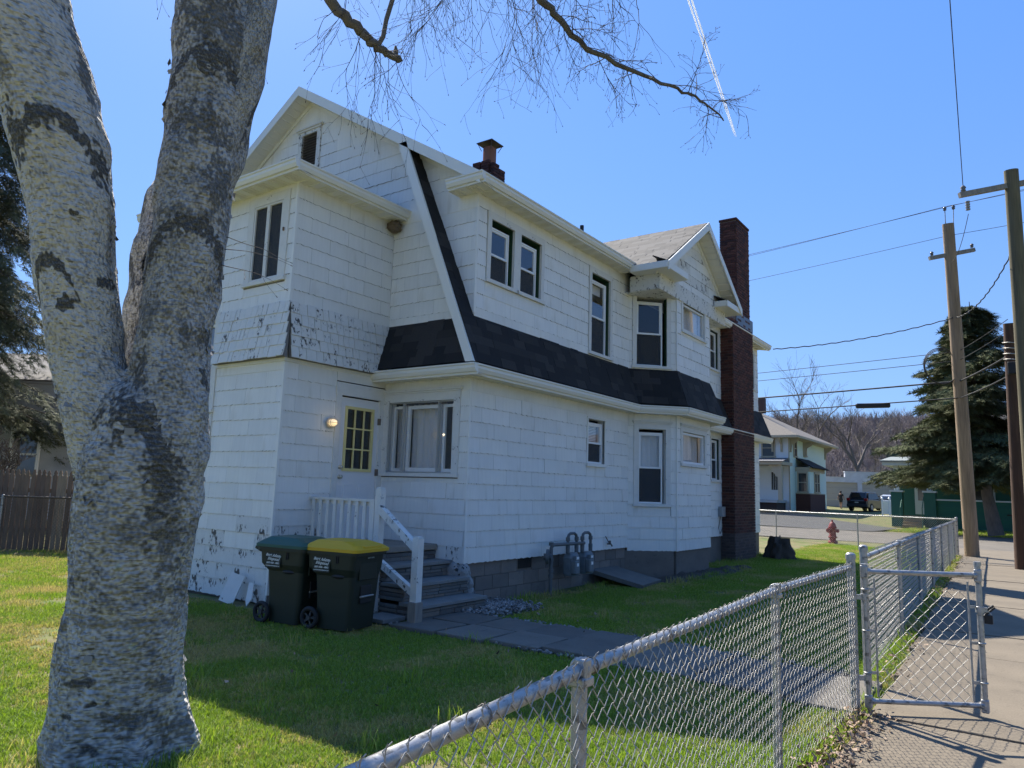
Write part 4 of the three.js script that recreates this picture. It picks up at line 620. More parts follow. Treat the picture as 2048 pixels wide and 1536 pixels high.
const bin2 = wheeledBin('dark green wheeled rubbish bin with a bright yellow lid beside the steps', mat([0.60, 0.36, 0.008], { roughness: 0.45 }), -6.40, -5.83, 0.17); bin2.scale.setScalar(0.98);
const bin1 = wheeledBin('dark green wheeled rubbish bin with a teal green lid by the corner of the house', mat([0.008, 0.080, 0.060], { roughness: 0.45 }), -7.05, -5.68, 0.14); bin1.scale.setScalar(0.98);
{ // bulkhead lamp, lit
  const l = thing('wall_lamp', 'small lit bulkhead lamp with wire guard beside the door', 'lamp', [XA + 0.02, 2.40, -6.90]);
  obj('base', [new THREE.CylinderGeometry(0.068, 0.075, 0.03, 20).rotateZ(Math.PI / 2).translate(XA + 0.03, 2.45, -6.90), rbx(XA + 0.012, XA + 0.05, 2.41, 2.49, -7.0, -6.93, 0.008)], mat([0.55, 0.53, 0.48], { roughness: 0.4 }), l);
  const lens = obj('lens', new THREE.SphereGeometry(0.062, 20, 14).scale(1.15, 0.82, 1.0).translate(XA + 0.09, 2.45, -6.90), new THREE.MeshStandardMaterial({ color: 0xfff2d8, emissive: new THREE.Color(1.0, 0.72, 0.34), emissiveIntensity: 0.38, roughness: 0.3 }), l); void lens;
  obj('guard', [0, 1, 2].map(k => new THREE.TorusGeometry(0.075, 0.004, 6, 24).scale(1, 0.82, 1).rotateY(Math.PI / 2).translate(XA + 0.055 + k * 0.035, 2.45, -6.90)).concat([tube([V(XA + 0.03, 2.45, -6.98), V(XA + 0.12, 2.45, -6.975), V(XA + 0.175, 2.45, -6.90), V(XA + 0.12, 2.45, -6.825), V(XA + 0.03, 2.45, -6.82)], 0.004, 5)]), M.wire, l);
  const p = new THREE.PointLight(new THREE.Color(1, 0.75, 0.4), 0.012, 0, 2); p.position.set(0.24, 0.05, 0); p.castShadow = true; l.add(p);
}
{ // old birds' nest under the porch eave
  const n = thing('bird_nest', 'brown mud and twig nest tucked under the porch eave', 'nest', [XA + 0.10, 5.60, -7.88]), g = prep(new THREE.IcosahedronGeometry(0.12, 3)), p = g.attributes.position;
  for (let i = 0; i < p.count; i++) { const a = p.getX(i), b = p.getY(i), c = p.getZ(i), h = 1 + 0.16 * Math.sin(a * 60 + b * 40) * Math.sin(c * 55) + 0.08 * Math.sin(b * 140 + a * 90); p.setXYZ(i, a * h, b * h * 0.8, c * h); } g.computeVertexNormals();
  obj('cup', g.translate(XA + 0.10, 5.66, -7.88), mat([0.22, 0.165, 0.11], { map: rep(T.grit, 0.08) }), n); const r = mulberry(3), tw = []; for (let k = 0; k < 40; k++) { const a = r() * 6.28, b = V(XA + 0.1 + Math.cos(a) * 0.1, 5.62 + r() * 0.1, -7.88 + Math.sin(a) * 0.09); tw.push(rod(b, b.clone().add(V((r() - 0.5) * 0.12, (r() - 0.6) * 0.09, (r() - 0.5) * 0.12)), 0.003, 4)); } obj('twigs', tw, mat([0.28, 0.22, 0.14]), n);
}
// --- gas meters on the side wall
{ const gp = thing('gas_pipework', 'grey gas pipework rising from the ground along the block foundation', 'pipes', [-6.2, 0, -10.0]), x = -6.2;
  const pt = (l, r) => tube(l, r, 10);
  obj('riser', [pt([V(x, -0.05, -9.87), V(x, 0.70, -9.87), V(x, 0.74, -9.90), V(x, 0.75, -9.95), V(x, 0.74, -10.9)], 0.028), ...[0.25, 0.33, 0.50, 0.74].map(y => cyl(0.04, 0.04, 0.05, x, y, -9.87, 8))], M.pipe, gp);
  obj('regulator', [new THREE.CylinderGeometry(0.115, 0.115, 0.045, 24).rotateZ(Math.PI / 2).rotateY(0.5).translate(x + 0.03, 0.58, -9.72), new THREE.CylinderGeometry(0.05, 0.05, 0.12, 14).rotateZ(Math.PI / 2).rotateY(0.5).translate(x + 0.03, 0.58, -9.72)], M.pipe, gp);
  for (const z of [-10.35, -10.82]) obj('loop', [pt([V(x, 0.62, z - 0.02), V(x, 0.84, z - 0.02), V(x, 0.89, z - 0.05), V(x, 0.91, z - 0.10), V(x, 0.91, z - 0.22), V(x, 0.88, z - 0.28), V(x, 0.84, z - 0.30), V(x, 0.60, z - 0.30)], 0.024), ...[[0.79, -0.02], [0.66, -0.02], [0.79, -0.3], [0.66, -0.3]].map(([y, d]) => cyl(0.036, 0.036, 0.06, x, y, z + d, 8))], M.pipe, gp);
  for (const [z, lab] of [[-10.5, 'grey gas meter beside the round regulator on the side wall'], [-10.97, 'grey gas meter farther from the round regulator']]) {
    const m = thing('gas_meter', lab, 'gas meter', [x, 0.2, z], 'gas meters on the side wall');
    obj('case', [loft([rring(-0.09, 0.09, -0.13, 0.13, 0.24, 0.06), rring(-0.10, 0.10, -0.14, 0.14, 0.27, 0.06), rring(-0.10, 0.10, -0.14, 0.14, 0.52, 0.06), rring(-0.07, 0.07, -0.10, 0.10, 0.60, 0.05)]).translate(x, 0, z - 0.0)], M.meter, m);
    obj('index_cover', [rbx(x + 0.06, x + 0.17, 0.27, 0.50, z + 0.02, z + 0.15, 0.03, 2), rbx(x + 0.10, x + 0.165, 0.49, 0.565, z + 0.03, z + 0.14, 0.01)], M.meter, m);
    obj('dial', [bx(x + 0.165, x + 0.1715, 0.40, 0.45, z + 0.055, z + 0.115), bx(x + 0.163, x + 0.1675, 0.51, 0.55, z + 0.05, z + 0.12)], M.white, m); for (const q of [0.13, -0.15]) obj('connector', cyl(0.034, 0.034, 0.06, x, 0.60, z + q, 8), M.pipe, m);
  }
}
{ const t = thing('outdoor_tap', 'small brass garden tap with a bent lever on the side wall', 'tap', [X0 + 0.05, 0.6, -12.15]); obj('spout', tube([V(X0, 0.66, -12.15), V(X0 + 0.08, 0.66, -12.15), V(X0 + 0.11, 0.62, -12.15)], 0.014, 8), mat([0.14, 0.12, 0.10], { metalness: 0.5 }), t); obj('lever', [rod(V(X0 + 0.06, 0.68, -12.12), V(X0 + 0.06, 0.80, -11.98), 0.009, 6), cyl(0.02, 0.02, 0.06, X0 + 0.06, 0.66, -12.15, 8)], mat([0.12, 0.10, 0.09]), t); }
{ const t = thing('cable_box', 'small grey cable box with a looping wire beside the side chimney', 'utility box', [X0 + 0.05, 1.05, -18.1]); obj('box', rbx(X0 + 0.012, X0 + 0.12, 1.08, 1.33, -18.22, -17.98, 0.012), mat([0.30, 0.31, 0.31], { roughness: 0.5 }), t); obj('wire', tube([V(X0 + 0.03, 1.08, -18.1), V(X0 + 0.03, 0.8, -17.95), V(X0 + 0.03, 0.66, -18.05), V(X0 + 0.03, 0.80, -18.24)], 0.007, 5), M.cable, t); }
tag(obj('concrete_slab', new THREE.BoxGeometry(0.95, 0.07, 1.05).rotateZ(-0.20).rotateY(0.12).translate(-6.0, 0.115, -12.1), mat([0.17, 0.165, 0.155], { map: rep(T.concrete, 1.3) })), 'tilted grey concrete slab lying against the foundation', 'slab');
tag(obj('loose_panel', new THREE.BoxGeometry(0.23, 0.38, 0.012).rotateX(-0.30).rotateZ(-0.22).rotateY(0.25).translate(-8.62, 0.195, -5.90), M.trimPeel), 'white cracked siding panel leaning upright against the foot of the wall', 'panel');
{ const p = [[0, 0.30], [0.10, 0.29], [0.16, 0.10], [0.10, 0], [0.05, 0.06]]; tag(obj('broken_shard', prep(poly(p, 0, 0.012)).rotateX(-0.3).translate(-8.40, 0.0, -5.92), M.trimPeel), 'pointed broken white siding shard at the foot of the wall', 'shard'); }
tag(obj('soil_bed', (() => { const g = new THREE.PlaneGeometry(4.8, 0.9, 60, 14).rotateX(-Math.PI / 2), p = g.attributes.position; for (let i = 0; i < p.count; i++) { const x = p.getX(i), z = p.getZ(i), e2 = smooth(2.4, 1.7, Math.abs(x)) * smooth(0.45, 0.1, Math.abs(z)); p.setY(i, -0.03 + e2 * (0.075 + 0.06 * pn(x * 3 + 40, z * 3 + 40, 90, 90, 3) + 0.05 * pn(x * 9 + 40, z * 9 + 40, 200, 200, 5))); } g.computeVertexNormals(); return g.rotateY(Math.PI / 2 - 0.05).translate(-5.55, 0, -15.0); })(), M.dirt), 'heap of bare dark earth along the foundation of the bay', 'soil'); scene.children[scene.children.length - 1].userData.kind = 'stuff';

// ---------------------------------------------------------------- chain link fences
// woven wire: zigzag strands hooked into their neighbours, in the plane s (along), y (up)
function chainLink(a, b, y0, y1, pitch = 0.07, r = 0.0017, sides = 5, barbs = true, sag = 0) {
  const L = Math.hypot(b.x - a.x, b.z - a.z), u = V((b.x - a.x) / L, 0, (b.z - a.z) / L), nn = V(-u.z, 0, u.x), gs = [], n = Math.floor(L / (pitch / 2)), hs = pitch / 2;
  const rA = mulberry(Math.round(L * 1000)), P = (s, y, o) => V(a.x + u.x * s + nn.x * o, y + (a.y + (b.y - a.y) * s / L) - sag * Math.sin(Math.PI * s / L), a.z + u.z * s + nn.z * o);
  for (let i = 0; i < n; i++) {
    const pts = [], rows = Math.round((y1 - y0) / hs), s0 = i * hs;
    for (let k = 0; k <= rows; k++) { const side = ((k + i) % 2) ? 1 : -1, s = s0 + hs * 0.5 + side * hs * 0.54, y = y0 + k * hs, o = side * 0.0028 * (i % 2 ? 1 : -1), j = (rA() - 0.5) * 0.004; pts.push(P(s + j - side * 0.003, y - hs * 0.10, -o), P(s + j, y, o * 1.4)); }
    if (barbs) { const e2 = pts[pts.length - 1], t = 0.028 + rA() * 0.01, dir = i % 2 ? 1 : -1; pts.push(e2.clone().add(V(u.x * dir * 0.006 + nn.x * 0.004, t * 0.5, u.z * dir * 0.006 + nn.z * 0.004)), e2.clone().add(V(-u.x * dir * 0.005 - nn.x * 0.01, t, -u.z * dir * 0.005 - nn.z * 0.01))); }
    gs.push(tube(pts, r, sides, false));
  }
  return gs;
}
function fenceRun(label, pts, posts, y0, h, o = {}) { // pts: ground line, posts: distances along it
  const f = thing('chain_link_fence', label, 'fence', [pts[0].x, y0, pts[0].z]);
  const D = [0]; for (let i = 1; i < pts.length; i++) D.push(D[i - 1] + Math.hypot(pts[i].x - pts[i - 1].x, pts[i].z - pts[i - 1].z));
  const at = d => { let i = 1; while (i < pts.length - 1 && d > D[i]) i++; const t = (d - D[i - 1]) / (D[i] - D[i - 1]); return V(lerp(pts[i - 1].x, pts[i].x, t), lerp(pts[i - 1].y, pts[i].y, t), lerp(pts[i - 1].z, pts[i].z, t)); };
  for (let i = 0; i < pts.length - 1; i++) { const a = pts[i].clone(), b = pts[i + 1].clone(), n = V(b.z - a.z, 0, a.x - b.x).normalize().multiplyScalar(o.side || 0.03); obj('wire_mesh', chainLink(a.add(n), b.add(n), y0 + 0.04, y0 + h - 0.012, o.pitch, o.r, o.sides, o.barbs !== false), o.mat || M.wire, f); }
  const rail = pts.map(p => V(p.x, y0 + p.y + h - 0.02, p.z)); obj('top_rail', tube(rail, 0.021, 10), o.railMat || M.zinc, f, false);
  for (const d of posts) { const p = at(d), t = o.term && o.term.includes(d), rad = t ? 0.032 : 0.024, top = y0 + p.y + h + (t ? 0.05 : -0.045); const po = obj('post', rod(V(p.x, y0 + p.y - 0.1, p.z), V(p.x, top, p.z), rad, 12), M.zinc, f);
    if (t) obj('cap', [cyl(rad + 0.006, rad + 0.006, 0.03, p.x, top - 0.012, p.z, 12), new THREE.SphereGeometry(rad + 0.004, 12, 6, 0, 6.3, 0, 1.57).scale(1, 0.55, 1).translate(p.x, top + 0.018, p.z)], M.zinc, po);
    else obj('loop_cap', [rbx(p.x - 0.034, p.x + 0.034, top - 0.02, top + 0.01, p.z - 0.034, p.z + 0.034, 0.008), new THREE.TorusGeometry(0.029, 0.008, 6, 14).rotateY(Math.atan2(pts[1].x - pts[0].x, pts[1].z - pts[0].z)).translate(p.x, top + 0.025, p.z), rbx(p.x - 0.012, p.x + 0.032, top + 0.0, top + 0.062, p.z - 0.02, p.z + 0.02, 0.008)], M.zinc, po); }
  const ties = []; for (let d = 0.3; d < D[D.length - 1]; d += 0.62) { const p = at(d); ties.push(new THREE.TorusGeometry(0.0245, 0.0024, 4, 10).rotateY(Math.atan2(pts[1].x - pts[0].x, pts[1].z - pts[0].z)).translate(p.x, y0 + p.y + h - 0.02, p.z)); } stuff(obj('wire_ties', ties, M.wireDull, f));
  return f;
}
const FY = 0.03;
fenceRun('galvanised chain link fence with a bare top rail running from the gate along the lawn', [V(-1.15, 0.03, -6.08), V(-1.235, 0.005, -4.38), V(-1.17, 0, -2.9), V(-1.136, 0, -1.985), V(-1.07, 0, -1.3), V(-0.93, -0.01, 0.6)], [0, 1.70, 4.10], FY, 1.06, { term: [0], side: 0.026 });
fenceRun('galvanised chain link fence beyond the gate along the pavement', [V(-1.23, 0.02, -7.05), V(-1.55, 0, -15.0), V(-1.97, -0.02, -26.6)], [0, 2.9, 5.8, 8.7, 11.6, 14.5, 17.3, 19.55], FY, 1.08, { term: [0, 19.55], r: 0.0021, sides: 4, side: 0.026 });
fenceRun('galvanised chain link fence along the far edge of the lawn by the road', [V(-1.97, 0, -26.65), V(-8.2, -0.02, -29.4), V(-15, 0, -32.2)], [3.35, 6.8, 10.3, 13.8], 0.0, 1.12, { term: [], r: 0.0024, sides: 4, side: 0.026 });
{ // gate standing open across the pavement
  const g = thing('chain_link_gate', 'chain link gate with tube frame standing open over the pavement', 'gate', [-1.10, 0.1, -6.12]), a = V(-1.07, 0.14, -6.14), b = V(-0.37, 0.14, -6.60), H = 0.93, d = b.clone().sub(a), up = V(0, H, 0);
  const ad = (p, y) => V(p.x, p.y + y, p.z);
  obj('frame', [tube([ad(a, 0), ad(a, H + 0.03)], 0.019, 10), tube([ad(b, -0.03), ad(b, H + 0.08)], 0.021, 10), tube([ad(a, H), ad(b, H)], 0.019, 10), tube([ad(a, 0), ad(b, 0)], 0.019, 10)], M.zinc, g);
  const at = t => a.clone().addScaledVector(d, t);
  obj('wire_mesh', chainLink(at(0.09).setY(0), at(0.90).setY(0), a.y + 0.02, a.y + H - 0.10, 0.088, 0.0022, 5, false), M.wire, g);
  for (const t of [0.085, 0.905]) obj('tension_bar', tube([ad(at(t), 0.03), ad(at(t), H - 0.05)], 0.0075, 6), M.zinc, g);
  for (const y of [0.16, 0.44, 0.70]) obj('tension_band', [beam(ad(at(0.905), y), ad(b, y), 0.006, 0.022), new THREE.TorusGeometry(0.025, 0.006, 6, 14).rotateX(Math.PI / 2).translate(b.x, b.y + y, b.z)], M.zinc, g);
  for (const y of [0.2, 0.5, 0.8]) obj('tension_band', [beam(ad(at(0.085), y), ad(a, y), 0.006, 0.022), new THREE.TorusGeometry(0.023, 0.006, 6, 14).rotateX(Math.PI / 2).translate(a.x, a.y + y, a.z)], M.zinc, g);
  for (const [p, y] of [[a, 0], [a, H], [b, 0], [b, H]]) { const q = p.clone().addScaledVector(d, p === a ? 0.05 : -0.05); obj('corner_fitting', [rod(ad(q, y), ad(p, y), 0.025, 10), rbx(p.x - 0.026, p.x + 0.026, p.y + y - 0.05, p.y + y + 0.045, p.z - 0.026, p.z + 0.026, 0.01)], M.zinc, g); }
  obj('cap', [cyl(0.026, 0.026, 0.03, b.x, b.y + H + 0.07, b.z, 12), cyl(0.024, 0.024, 0.025, a.x, a.y + H + 0.03, a.z, 12)], M.zinc, g);
  for (const y of [0.14, 0.72]) obj('hinge', [cyl(0.028, 0.028, 0.045, a.x - 0.005, a.y + y, a.z + 0.003, 10), beam(V(-1.14, a.y + y + 0.022, -6.08), V(a.x, a.y + y + 0.022, a.z), 0.02, 0.035)], M.zinc, g);
  obj('fork_latch', [cyl(0.029, 0.029, 0.04, b.x, b.y + 0.66, b.z, 12), beam(V(b.x, b.y + 0.68, b.z), V(b.x + 0.05, b.y + 0.68, b.z - 0.035), 0.02, 0.03)], M.zinc, g);
  const wires = [[0.30, 0.05], [0.40, 0.12]].map(([t, k]) => tube([ad(at(t), H + 0.02), ad(at(t + 0.02), H + 0.06), ad(at(t - 0.02), H + 0.10), ad(at(t - 0.03 + k * 0.2), H + 0.17)], 0.003, 5)); for (const w of wires) obj('tie_wire', w, M.wire, g); void up;
  const pl = thing('padlock', 'dark padlock and latch hanging on the free edge of the open gate', 'padlock', [b.x + 0.05, b.y + 0.58, b.z - 0.03]); obj('shackle', new THREE.TorusGeometry(0.018, 0.005, 6, 14, Math.PI).translate(b.x + 0.05, b.y + 0.645, b.z - 0.035), M.zinc, pl); obj('body', rbx(b.x + 0.022, b.x + 0.078, b.y + 0.58, b.y + 0.645, b.z - 0.05, b.z - 0.02, 0.006), M.black, pl); obj('fork', [beam(V(b.x + 0.02, b.y + 0.66, b.z - 0.02), V(b.x + 0.085, b.y + 0.715, b.z - 0.045), 0.018, 0.014), beam(V(b.x + 0.02, b.y + 0.63, b.z - 0.02), V(b.x + 0.09, b.y + 0.70, b.z - 0.06), 0.016, 0.012)], M.black, pl);
}
// ---------------------------------------------------------------- birch with three stems
const ST = {
  trunk: [[-4.528,-0.116,-2.432,0.43],[-4.546,0.041,-2.417,0.395],[-4.534,0.275,-2.396,0.356],[-4.513,0.569,-2.371,0.345],[-4.473,0.866,-2.360,0.329],[-4.432,1.164,-2.336,0.331],[-4.391,1.463,-2.325,0.344],[-4.370,1.70,-2.300,0.340],[-4.36,1.9,-2.27,0.29]],
  left: [[-4.440,1.45,-2.24,0.18],[-4.488,1.755,-2.178,0.215],[-4.536,2.046,-2.067,0.203],[-4.542,2.337,-1.987,0.196],[-4.523,2.622,-1.913,0.201],[-4.501,2.904,-1.841,0.214],[-4.471,3.182,-1.776,0.230],[-4.468,3.455,-1.692,0.243],[-4.478,3.724,-1.600,0.250],[-4.505,3.987,-1.497,0.255],[-4.514,4.241,-1.396,0.262],[-4.571,4.617,-1.226,0.262],[-4.689,5.252,-0.967,0.245],[-4.85,6.1,-0.62,0.22]],
  right: [[-4.31,1.45,-2.36,0.2],[-4.280,1.766,-2.375,0.255],[-4.251,2.069,-2.367,0.230],[-4.244,2.376,-2.355,0.212],[-4.219,2.687,-2.355,0.217],[-4.184,3.000,-2.348,0.218],[-4.160,3.319,-2.346,0.218],[-4.139,3.642,-2.341,0.220],[-4.129,3.974,-2.339,0.222],[-4.115,4.306,-2.328,0.220],[-4.110,4.641,-2.309,0.218],[-4.114,5.163,-2.288,0.214],[-4.091,6.1,-2.248,0.19]],
  branch: [[-4.10,3.35,-2.42,0.10],[-4.045,3.571,-2.466,0.105],[-4.010,3.906,-2.486,0.108],[-3.964,4.247,-2.509,0.103],[-3.925,4.523,-2.524,0.098],[-3.913,4.697,-2.527,0.096],[-3.862,5.236,-2.555,0.091],[-3.76,6.1,-2.61,0.08]],
  back: [[-4.50,1.6,-2.38,0.15],[-4.580,1.894,-2.40,0.150],[-4.637,2.247,-2.40,0.145],[-4.658,2.577,-2.41,0.160],[-4.674,2.916,-2.43,0.165],[-4.683,3.263,-2.45,0.150],[-4.694,3.519,-2.47,0.135],[-4.667,3.705,-2.52,0.10],[-4.63,3.80,-2.55,0.06]],
};
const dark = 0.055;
// scars: [u, height, half width in u, half height in m, kind, strength]
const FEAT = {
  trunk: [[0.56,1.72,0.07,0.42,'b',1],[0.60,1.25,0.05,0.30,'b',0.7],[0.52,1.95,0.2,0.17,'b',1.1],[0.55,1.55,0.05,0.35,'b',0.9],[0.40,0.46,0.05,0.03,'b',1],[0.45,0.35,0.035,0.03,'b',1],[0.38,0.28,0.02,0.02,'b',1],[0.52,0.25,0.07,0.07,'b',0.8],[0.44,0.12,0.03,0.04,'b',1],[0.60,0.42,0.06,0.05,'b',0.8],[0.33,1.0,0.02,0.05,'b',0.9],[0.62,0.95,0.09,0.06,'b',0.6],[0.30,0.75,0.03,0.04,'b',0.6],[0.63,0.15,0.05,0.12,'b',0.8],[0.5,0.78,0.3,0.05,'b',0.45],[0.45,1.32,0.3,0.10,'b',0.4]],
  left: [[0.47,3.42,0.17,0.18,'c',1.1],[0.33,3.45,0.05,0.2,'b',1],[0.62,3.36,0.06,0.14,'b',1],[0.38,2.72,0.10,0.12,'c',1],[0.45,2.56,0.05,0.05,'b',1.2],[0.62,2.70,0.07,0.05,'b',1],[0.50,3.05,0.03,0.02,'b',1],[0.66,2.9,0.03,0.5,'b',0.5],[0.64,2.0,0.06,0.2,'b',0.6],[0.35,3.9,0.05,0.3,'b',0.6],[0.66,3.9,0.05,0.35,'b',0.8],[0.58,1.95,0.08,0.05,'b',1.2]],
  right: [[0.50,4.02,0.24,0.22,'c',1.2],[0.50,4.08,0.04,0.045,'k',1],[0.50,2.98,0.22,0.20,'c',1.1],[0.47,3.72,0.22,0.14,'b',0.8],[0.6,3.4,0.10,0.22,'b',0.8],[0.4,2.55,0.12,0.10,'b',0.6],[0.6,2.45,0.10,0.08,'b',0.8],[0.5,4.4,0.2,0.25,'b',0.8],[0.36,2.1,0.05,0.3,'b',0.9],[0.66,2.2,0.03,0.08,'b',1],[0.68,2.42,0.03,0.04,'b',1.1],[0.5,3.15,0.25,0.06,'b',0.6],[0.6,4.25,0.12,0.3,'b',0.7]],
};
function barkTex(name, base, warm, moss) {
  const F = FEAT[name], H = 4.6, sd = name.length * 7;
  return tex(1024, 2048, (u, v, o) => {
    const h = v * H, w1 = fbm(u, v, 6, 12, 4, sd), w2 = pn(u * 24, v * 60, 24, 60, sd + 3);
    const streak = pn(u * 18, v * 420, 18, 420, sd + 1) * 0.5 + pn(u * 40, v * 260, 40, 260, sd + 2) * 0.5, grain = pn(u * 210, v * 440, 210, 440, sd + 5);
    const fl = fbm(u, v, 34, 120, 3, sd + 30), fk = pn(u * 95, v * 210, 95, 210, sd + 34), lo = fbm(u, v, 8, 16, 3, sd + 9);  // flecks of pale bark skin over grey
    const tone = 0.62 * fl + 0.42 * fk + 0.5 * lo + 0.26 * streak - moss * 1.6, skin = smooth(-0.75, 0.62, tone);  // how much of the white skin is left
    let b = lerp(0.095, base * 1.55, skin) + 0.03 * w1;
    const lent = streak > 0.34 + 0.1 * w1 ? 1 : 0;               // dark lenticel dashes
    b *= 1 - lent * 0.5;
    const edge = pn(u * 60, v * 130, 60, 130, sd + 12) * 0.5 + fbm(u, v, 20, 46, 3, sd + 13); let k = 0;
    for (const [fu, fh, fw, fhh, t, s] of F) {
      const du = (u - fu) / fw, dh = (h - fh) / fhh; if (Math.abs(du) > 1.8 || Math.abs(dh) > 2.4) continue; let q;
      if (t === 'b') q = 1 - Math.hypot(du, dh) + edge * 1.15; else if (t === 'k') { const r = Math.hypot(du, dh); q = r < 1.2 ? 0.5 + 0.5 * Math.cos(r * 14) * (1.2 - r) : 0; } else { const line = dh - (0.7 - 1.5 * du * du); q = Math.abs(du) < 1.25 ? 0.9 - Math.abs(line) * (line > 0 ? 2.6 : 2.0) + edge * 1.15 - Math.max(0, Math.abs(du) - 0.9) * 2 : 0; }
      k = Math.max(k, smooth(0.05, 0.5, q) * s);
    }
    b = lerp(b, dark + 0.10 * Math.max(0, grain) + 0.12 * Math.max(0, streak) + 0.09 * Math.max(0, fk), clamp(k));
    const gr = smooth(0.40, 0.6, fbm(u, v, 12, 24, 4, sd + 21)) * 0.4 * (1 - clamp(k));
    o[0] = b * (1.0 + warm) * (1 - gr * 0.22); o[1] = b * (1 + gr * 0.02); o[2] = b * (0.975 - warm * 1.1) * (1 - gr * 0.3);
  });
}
const birch = thing('birch_tree', 'large old birch with three stems and scarred grey white bark', 'tree', [-4.53, 0, -2.42]);
{
  const size = 118, X = [-5.6, -3.3], Y = [-0.12, 6.1], Zr = [-3.45, -0.45], mc = new MarchingCubes(size, new THREE.MeshBasicMaterial(), false, false, 600000);
  const chains = Object.entries(ST), half = [(X[1] - X[0]) / 2, (Y[1] - Y[0]) / 2, (Zr[1] - Zr[0]) / 2], mid = [(X[0] + X[1]) / 2, (Y[0] + Y[1]) / 2, (Zr[0] + Zr[1]) / 2];
  const capD = (x, y, z, a, b) => { const bx2 = b[0] - a[0], by = b[1] - a[1], bz = b[2] - a[2], t = clamp(((x - a[0]) * bx2 + (y - a[1]) * by + (z - a[2]) * bz) / (bx2 * bx2 + by * by + bz * bz)); return [Math.hypot(x - a[0] - bx2 * t, y - a[1] - by * t, z - a[2] - bz * t) - (a[3] + (b[3] - a[3]) * t), t]; };
  const field = (x, y, z) => {
    let d = 9; for (const [, c] of chains) { let m = 9; for (let i = 0; i < c.length - 1; i++) { if (y < c[i][1] - 0.7 || y > c[i + 1][1] + 0.7) continue; const q = capD(x, y, z, c[i], c[i + 1])[0]; if (q < m) m = q; } const k = 0.035, hh = clamp(0.5 + 0.5 * (d - m) / k); d = d * (1 - hh) + m * hh - k * hh * (1 - hh); }
    if (d < 0.2) { const a = Math.atan2(z + 2.35, x + 4.45); d += 0.012 * Math.sin(y * 9 + a * 3) * Math.sin(a * 5 + y * 4) + 0.010 * pn(a * 6 + 20, y * 5 + 20, 64, 64, 4) + 0.008 * pn(a * 14 + 20, y * 16 + 20, 128, 128, 6); if (y < 0.4) d -= (0.4 - y) * 0.16 * Math.max(0, Math.sin(a * 4 + 1.0 + 2 * Math.sin(a * 1.5))); }
    return d;
  };
  const f = mc.field, s2 = size * size; for (let k = 0; k < size; k++) for (let j = 0; j < size; j++) for (let i = 0; i < size; i++) { const c = (q, n) => (q - size / 2) / (size / 2) * half[n] + mid[n]; f[k * s2 + j * size + i] = -field(c(i, 0), c(j, 1), c(k, 2)); }
  mc.isolation = 0; mc.update();
  const n = mc.count, src = mc.positionArray, pos = [[], [], []], nor = [[], [], []], uvs = [[], [], []], keys = ['trunk', 'left', 'right'];
  for (let t = 0; t < n; t += 3) {
    const P = []; for (let q = 0; q < 3; q++) P.push([src[(t + q) * 3] * half[0] + mid[0], src[(t + q) * 3 + 1] * half[1] + mid[1], src[(t + q) * 3 + 2] * half[2] + mid[2]]);
    const cx2 = (P[0][0] + P[1][0] + P[2][0]) / 3, cy = (P[0][1] + P[1][1] + P[2][1]) / 3, cz2 = (P[0][2] + P[1][2] + P[2][2]) / 3; let best = 9, who = 'trunk';
    for (const [k, c] of chains) for (let i = 0; i < c.length - 1; i++) { const q = capD(cx2, cy, cz2, c[i], c[i + 1])[0]; if (q < best) { best = q; who = k; } }
    const c = ST[who], g = who === 'trunk' ? 0 : who === 'left' ? 1 : 2, U = [];
    for (const p of P) { let i = 0; while (i < c.length - 2 && p[1] > c[i + 1][1]) i++; const tt = clamp((p[1] - c[i][1]) / (c[i + 1][1] - c[i][1])), ax = lerp(c[i][0], c[i + 1][0], tt), az = lerp(c[i][2], c[i + 1][2], tt); const a0 = Math.atan2(-az, -ax); let a = Math.atan2(p[2] - az, p[0] - ax) - a0; while (a > Math.PI) a -= 2 * Math.PI; while (a < -Math.PI) a += 2 * Math.PI; U.push(0.5 - a / (2 * Math.PI)); }
    const m = Math.max(...U); for (let q = 0; q < 3; q++) if (m - U[q] > 0.5) U[q] += 1;
    for (let q = 0; q < 3; q++) { pos[g].push(...P[q]); uvs[g].push(U[q] + (who === 'back' ? 0.35 : who === 'branch' ? 0.6 : 0), P[q][1] / 4.6); const e2 = 0.006, d0 = field(...P[q]); const nn = V(field(P[q][0] + e2, P[q][1], P[q][2]) - d0, field(P[q][0], P[q][1] + e2, P[q][2]) - d0, field(P[q][0], P[q][1], P[q][2] + e2) - d0).normalize(); nor[g].push(nn.x, nn.y, nn.z); }
  }
  const bumpT = tex(1024, 1024, (u, v, o) => { const b = 0.5 + 0.10 * pn(u * 30, v * 220, 30, 220, 4) + 0.3 * pn(u * 70, v * 100, 70, 100, 6) + 0.4 * fbm(u, v, 22, 34, 3, 9); o[0] = o[1] = o[2] = b; }, false);
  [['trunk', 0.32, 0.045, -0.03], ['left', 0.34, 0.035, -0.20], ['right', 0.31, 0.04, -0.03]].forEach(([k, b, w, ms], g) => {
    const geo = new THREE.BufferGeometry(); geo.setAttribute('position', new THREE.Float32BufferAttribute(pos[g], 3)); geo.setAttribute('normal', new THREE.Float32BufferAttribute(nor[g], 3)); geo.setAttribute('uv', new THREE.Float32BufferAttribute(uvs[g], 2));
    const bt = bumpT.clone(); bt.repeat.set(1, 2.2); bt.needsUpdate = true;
    obj(g ? 'stem' : 'trunk', geo, new THREE.MeshStandardMaterial({ map: barkTex(k, b, w, ms), bumpMap: bt, bumpScale: 0.03, roughness: 0.95 }), birch, true);
  });
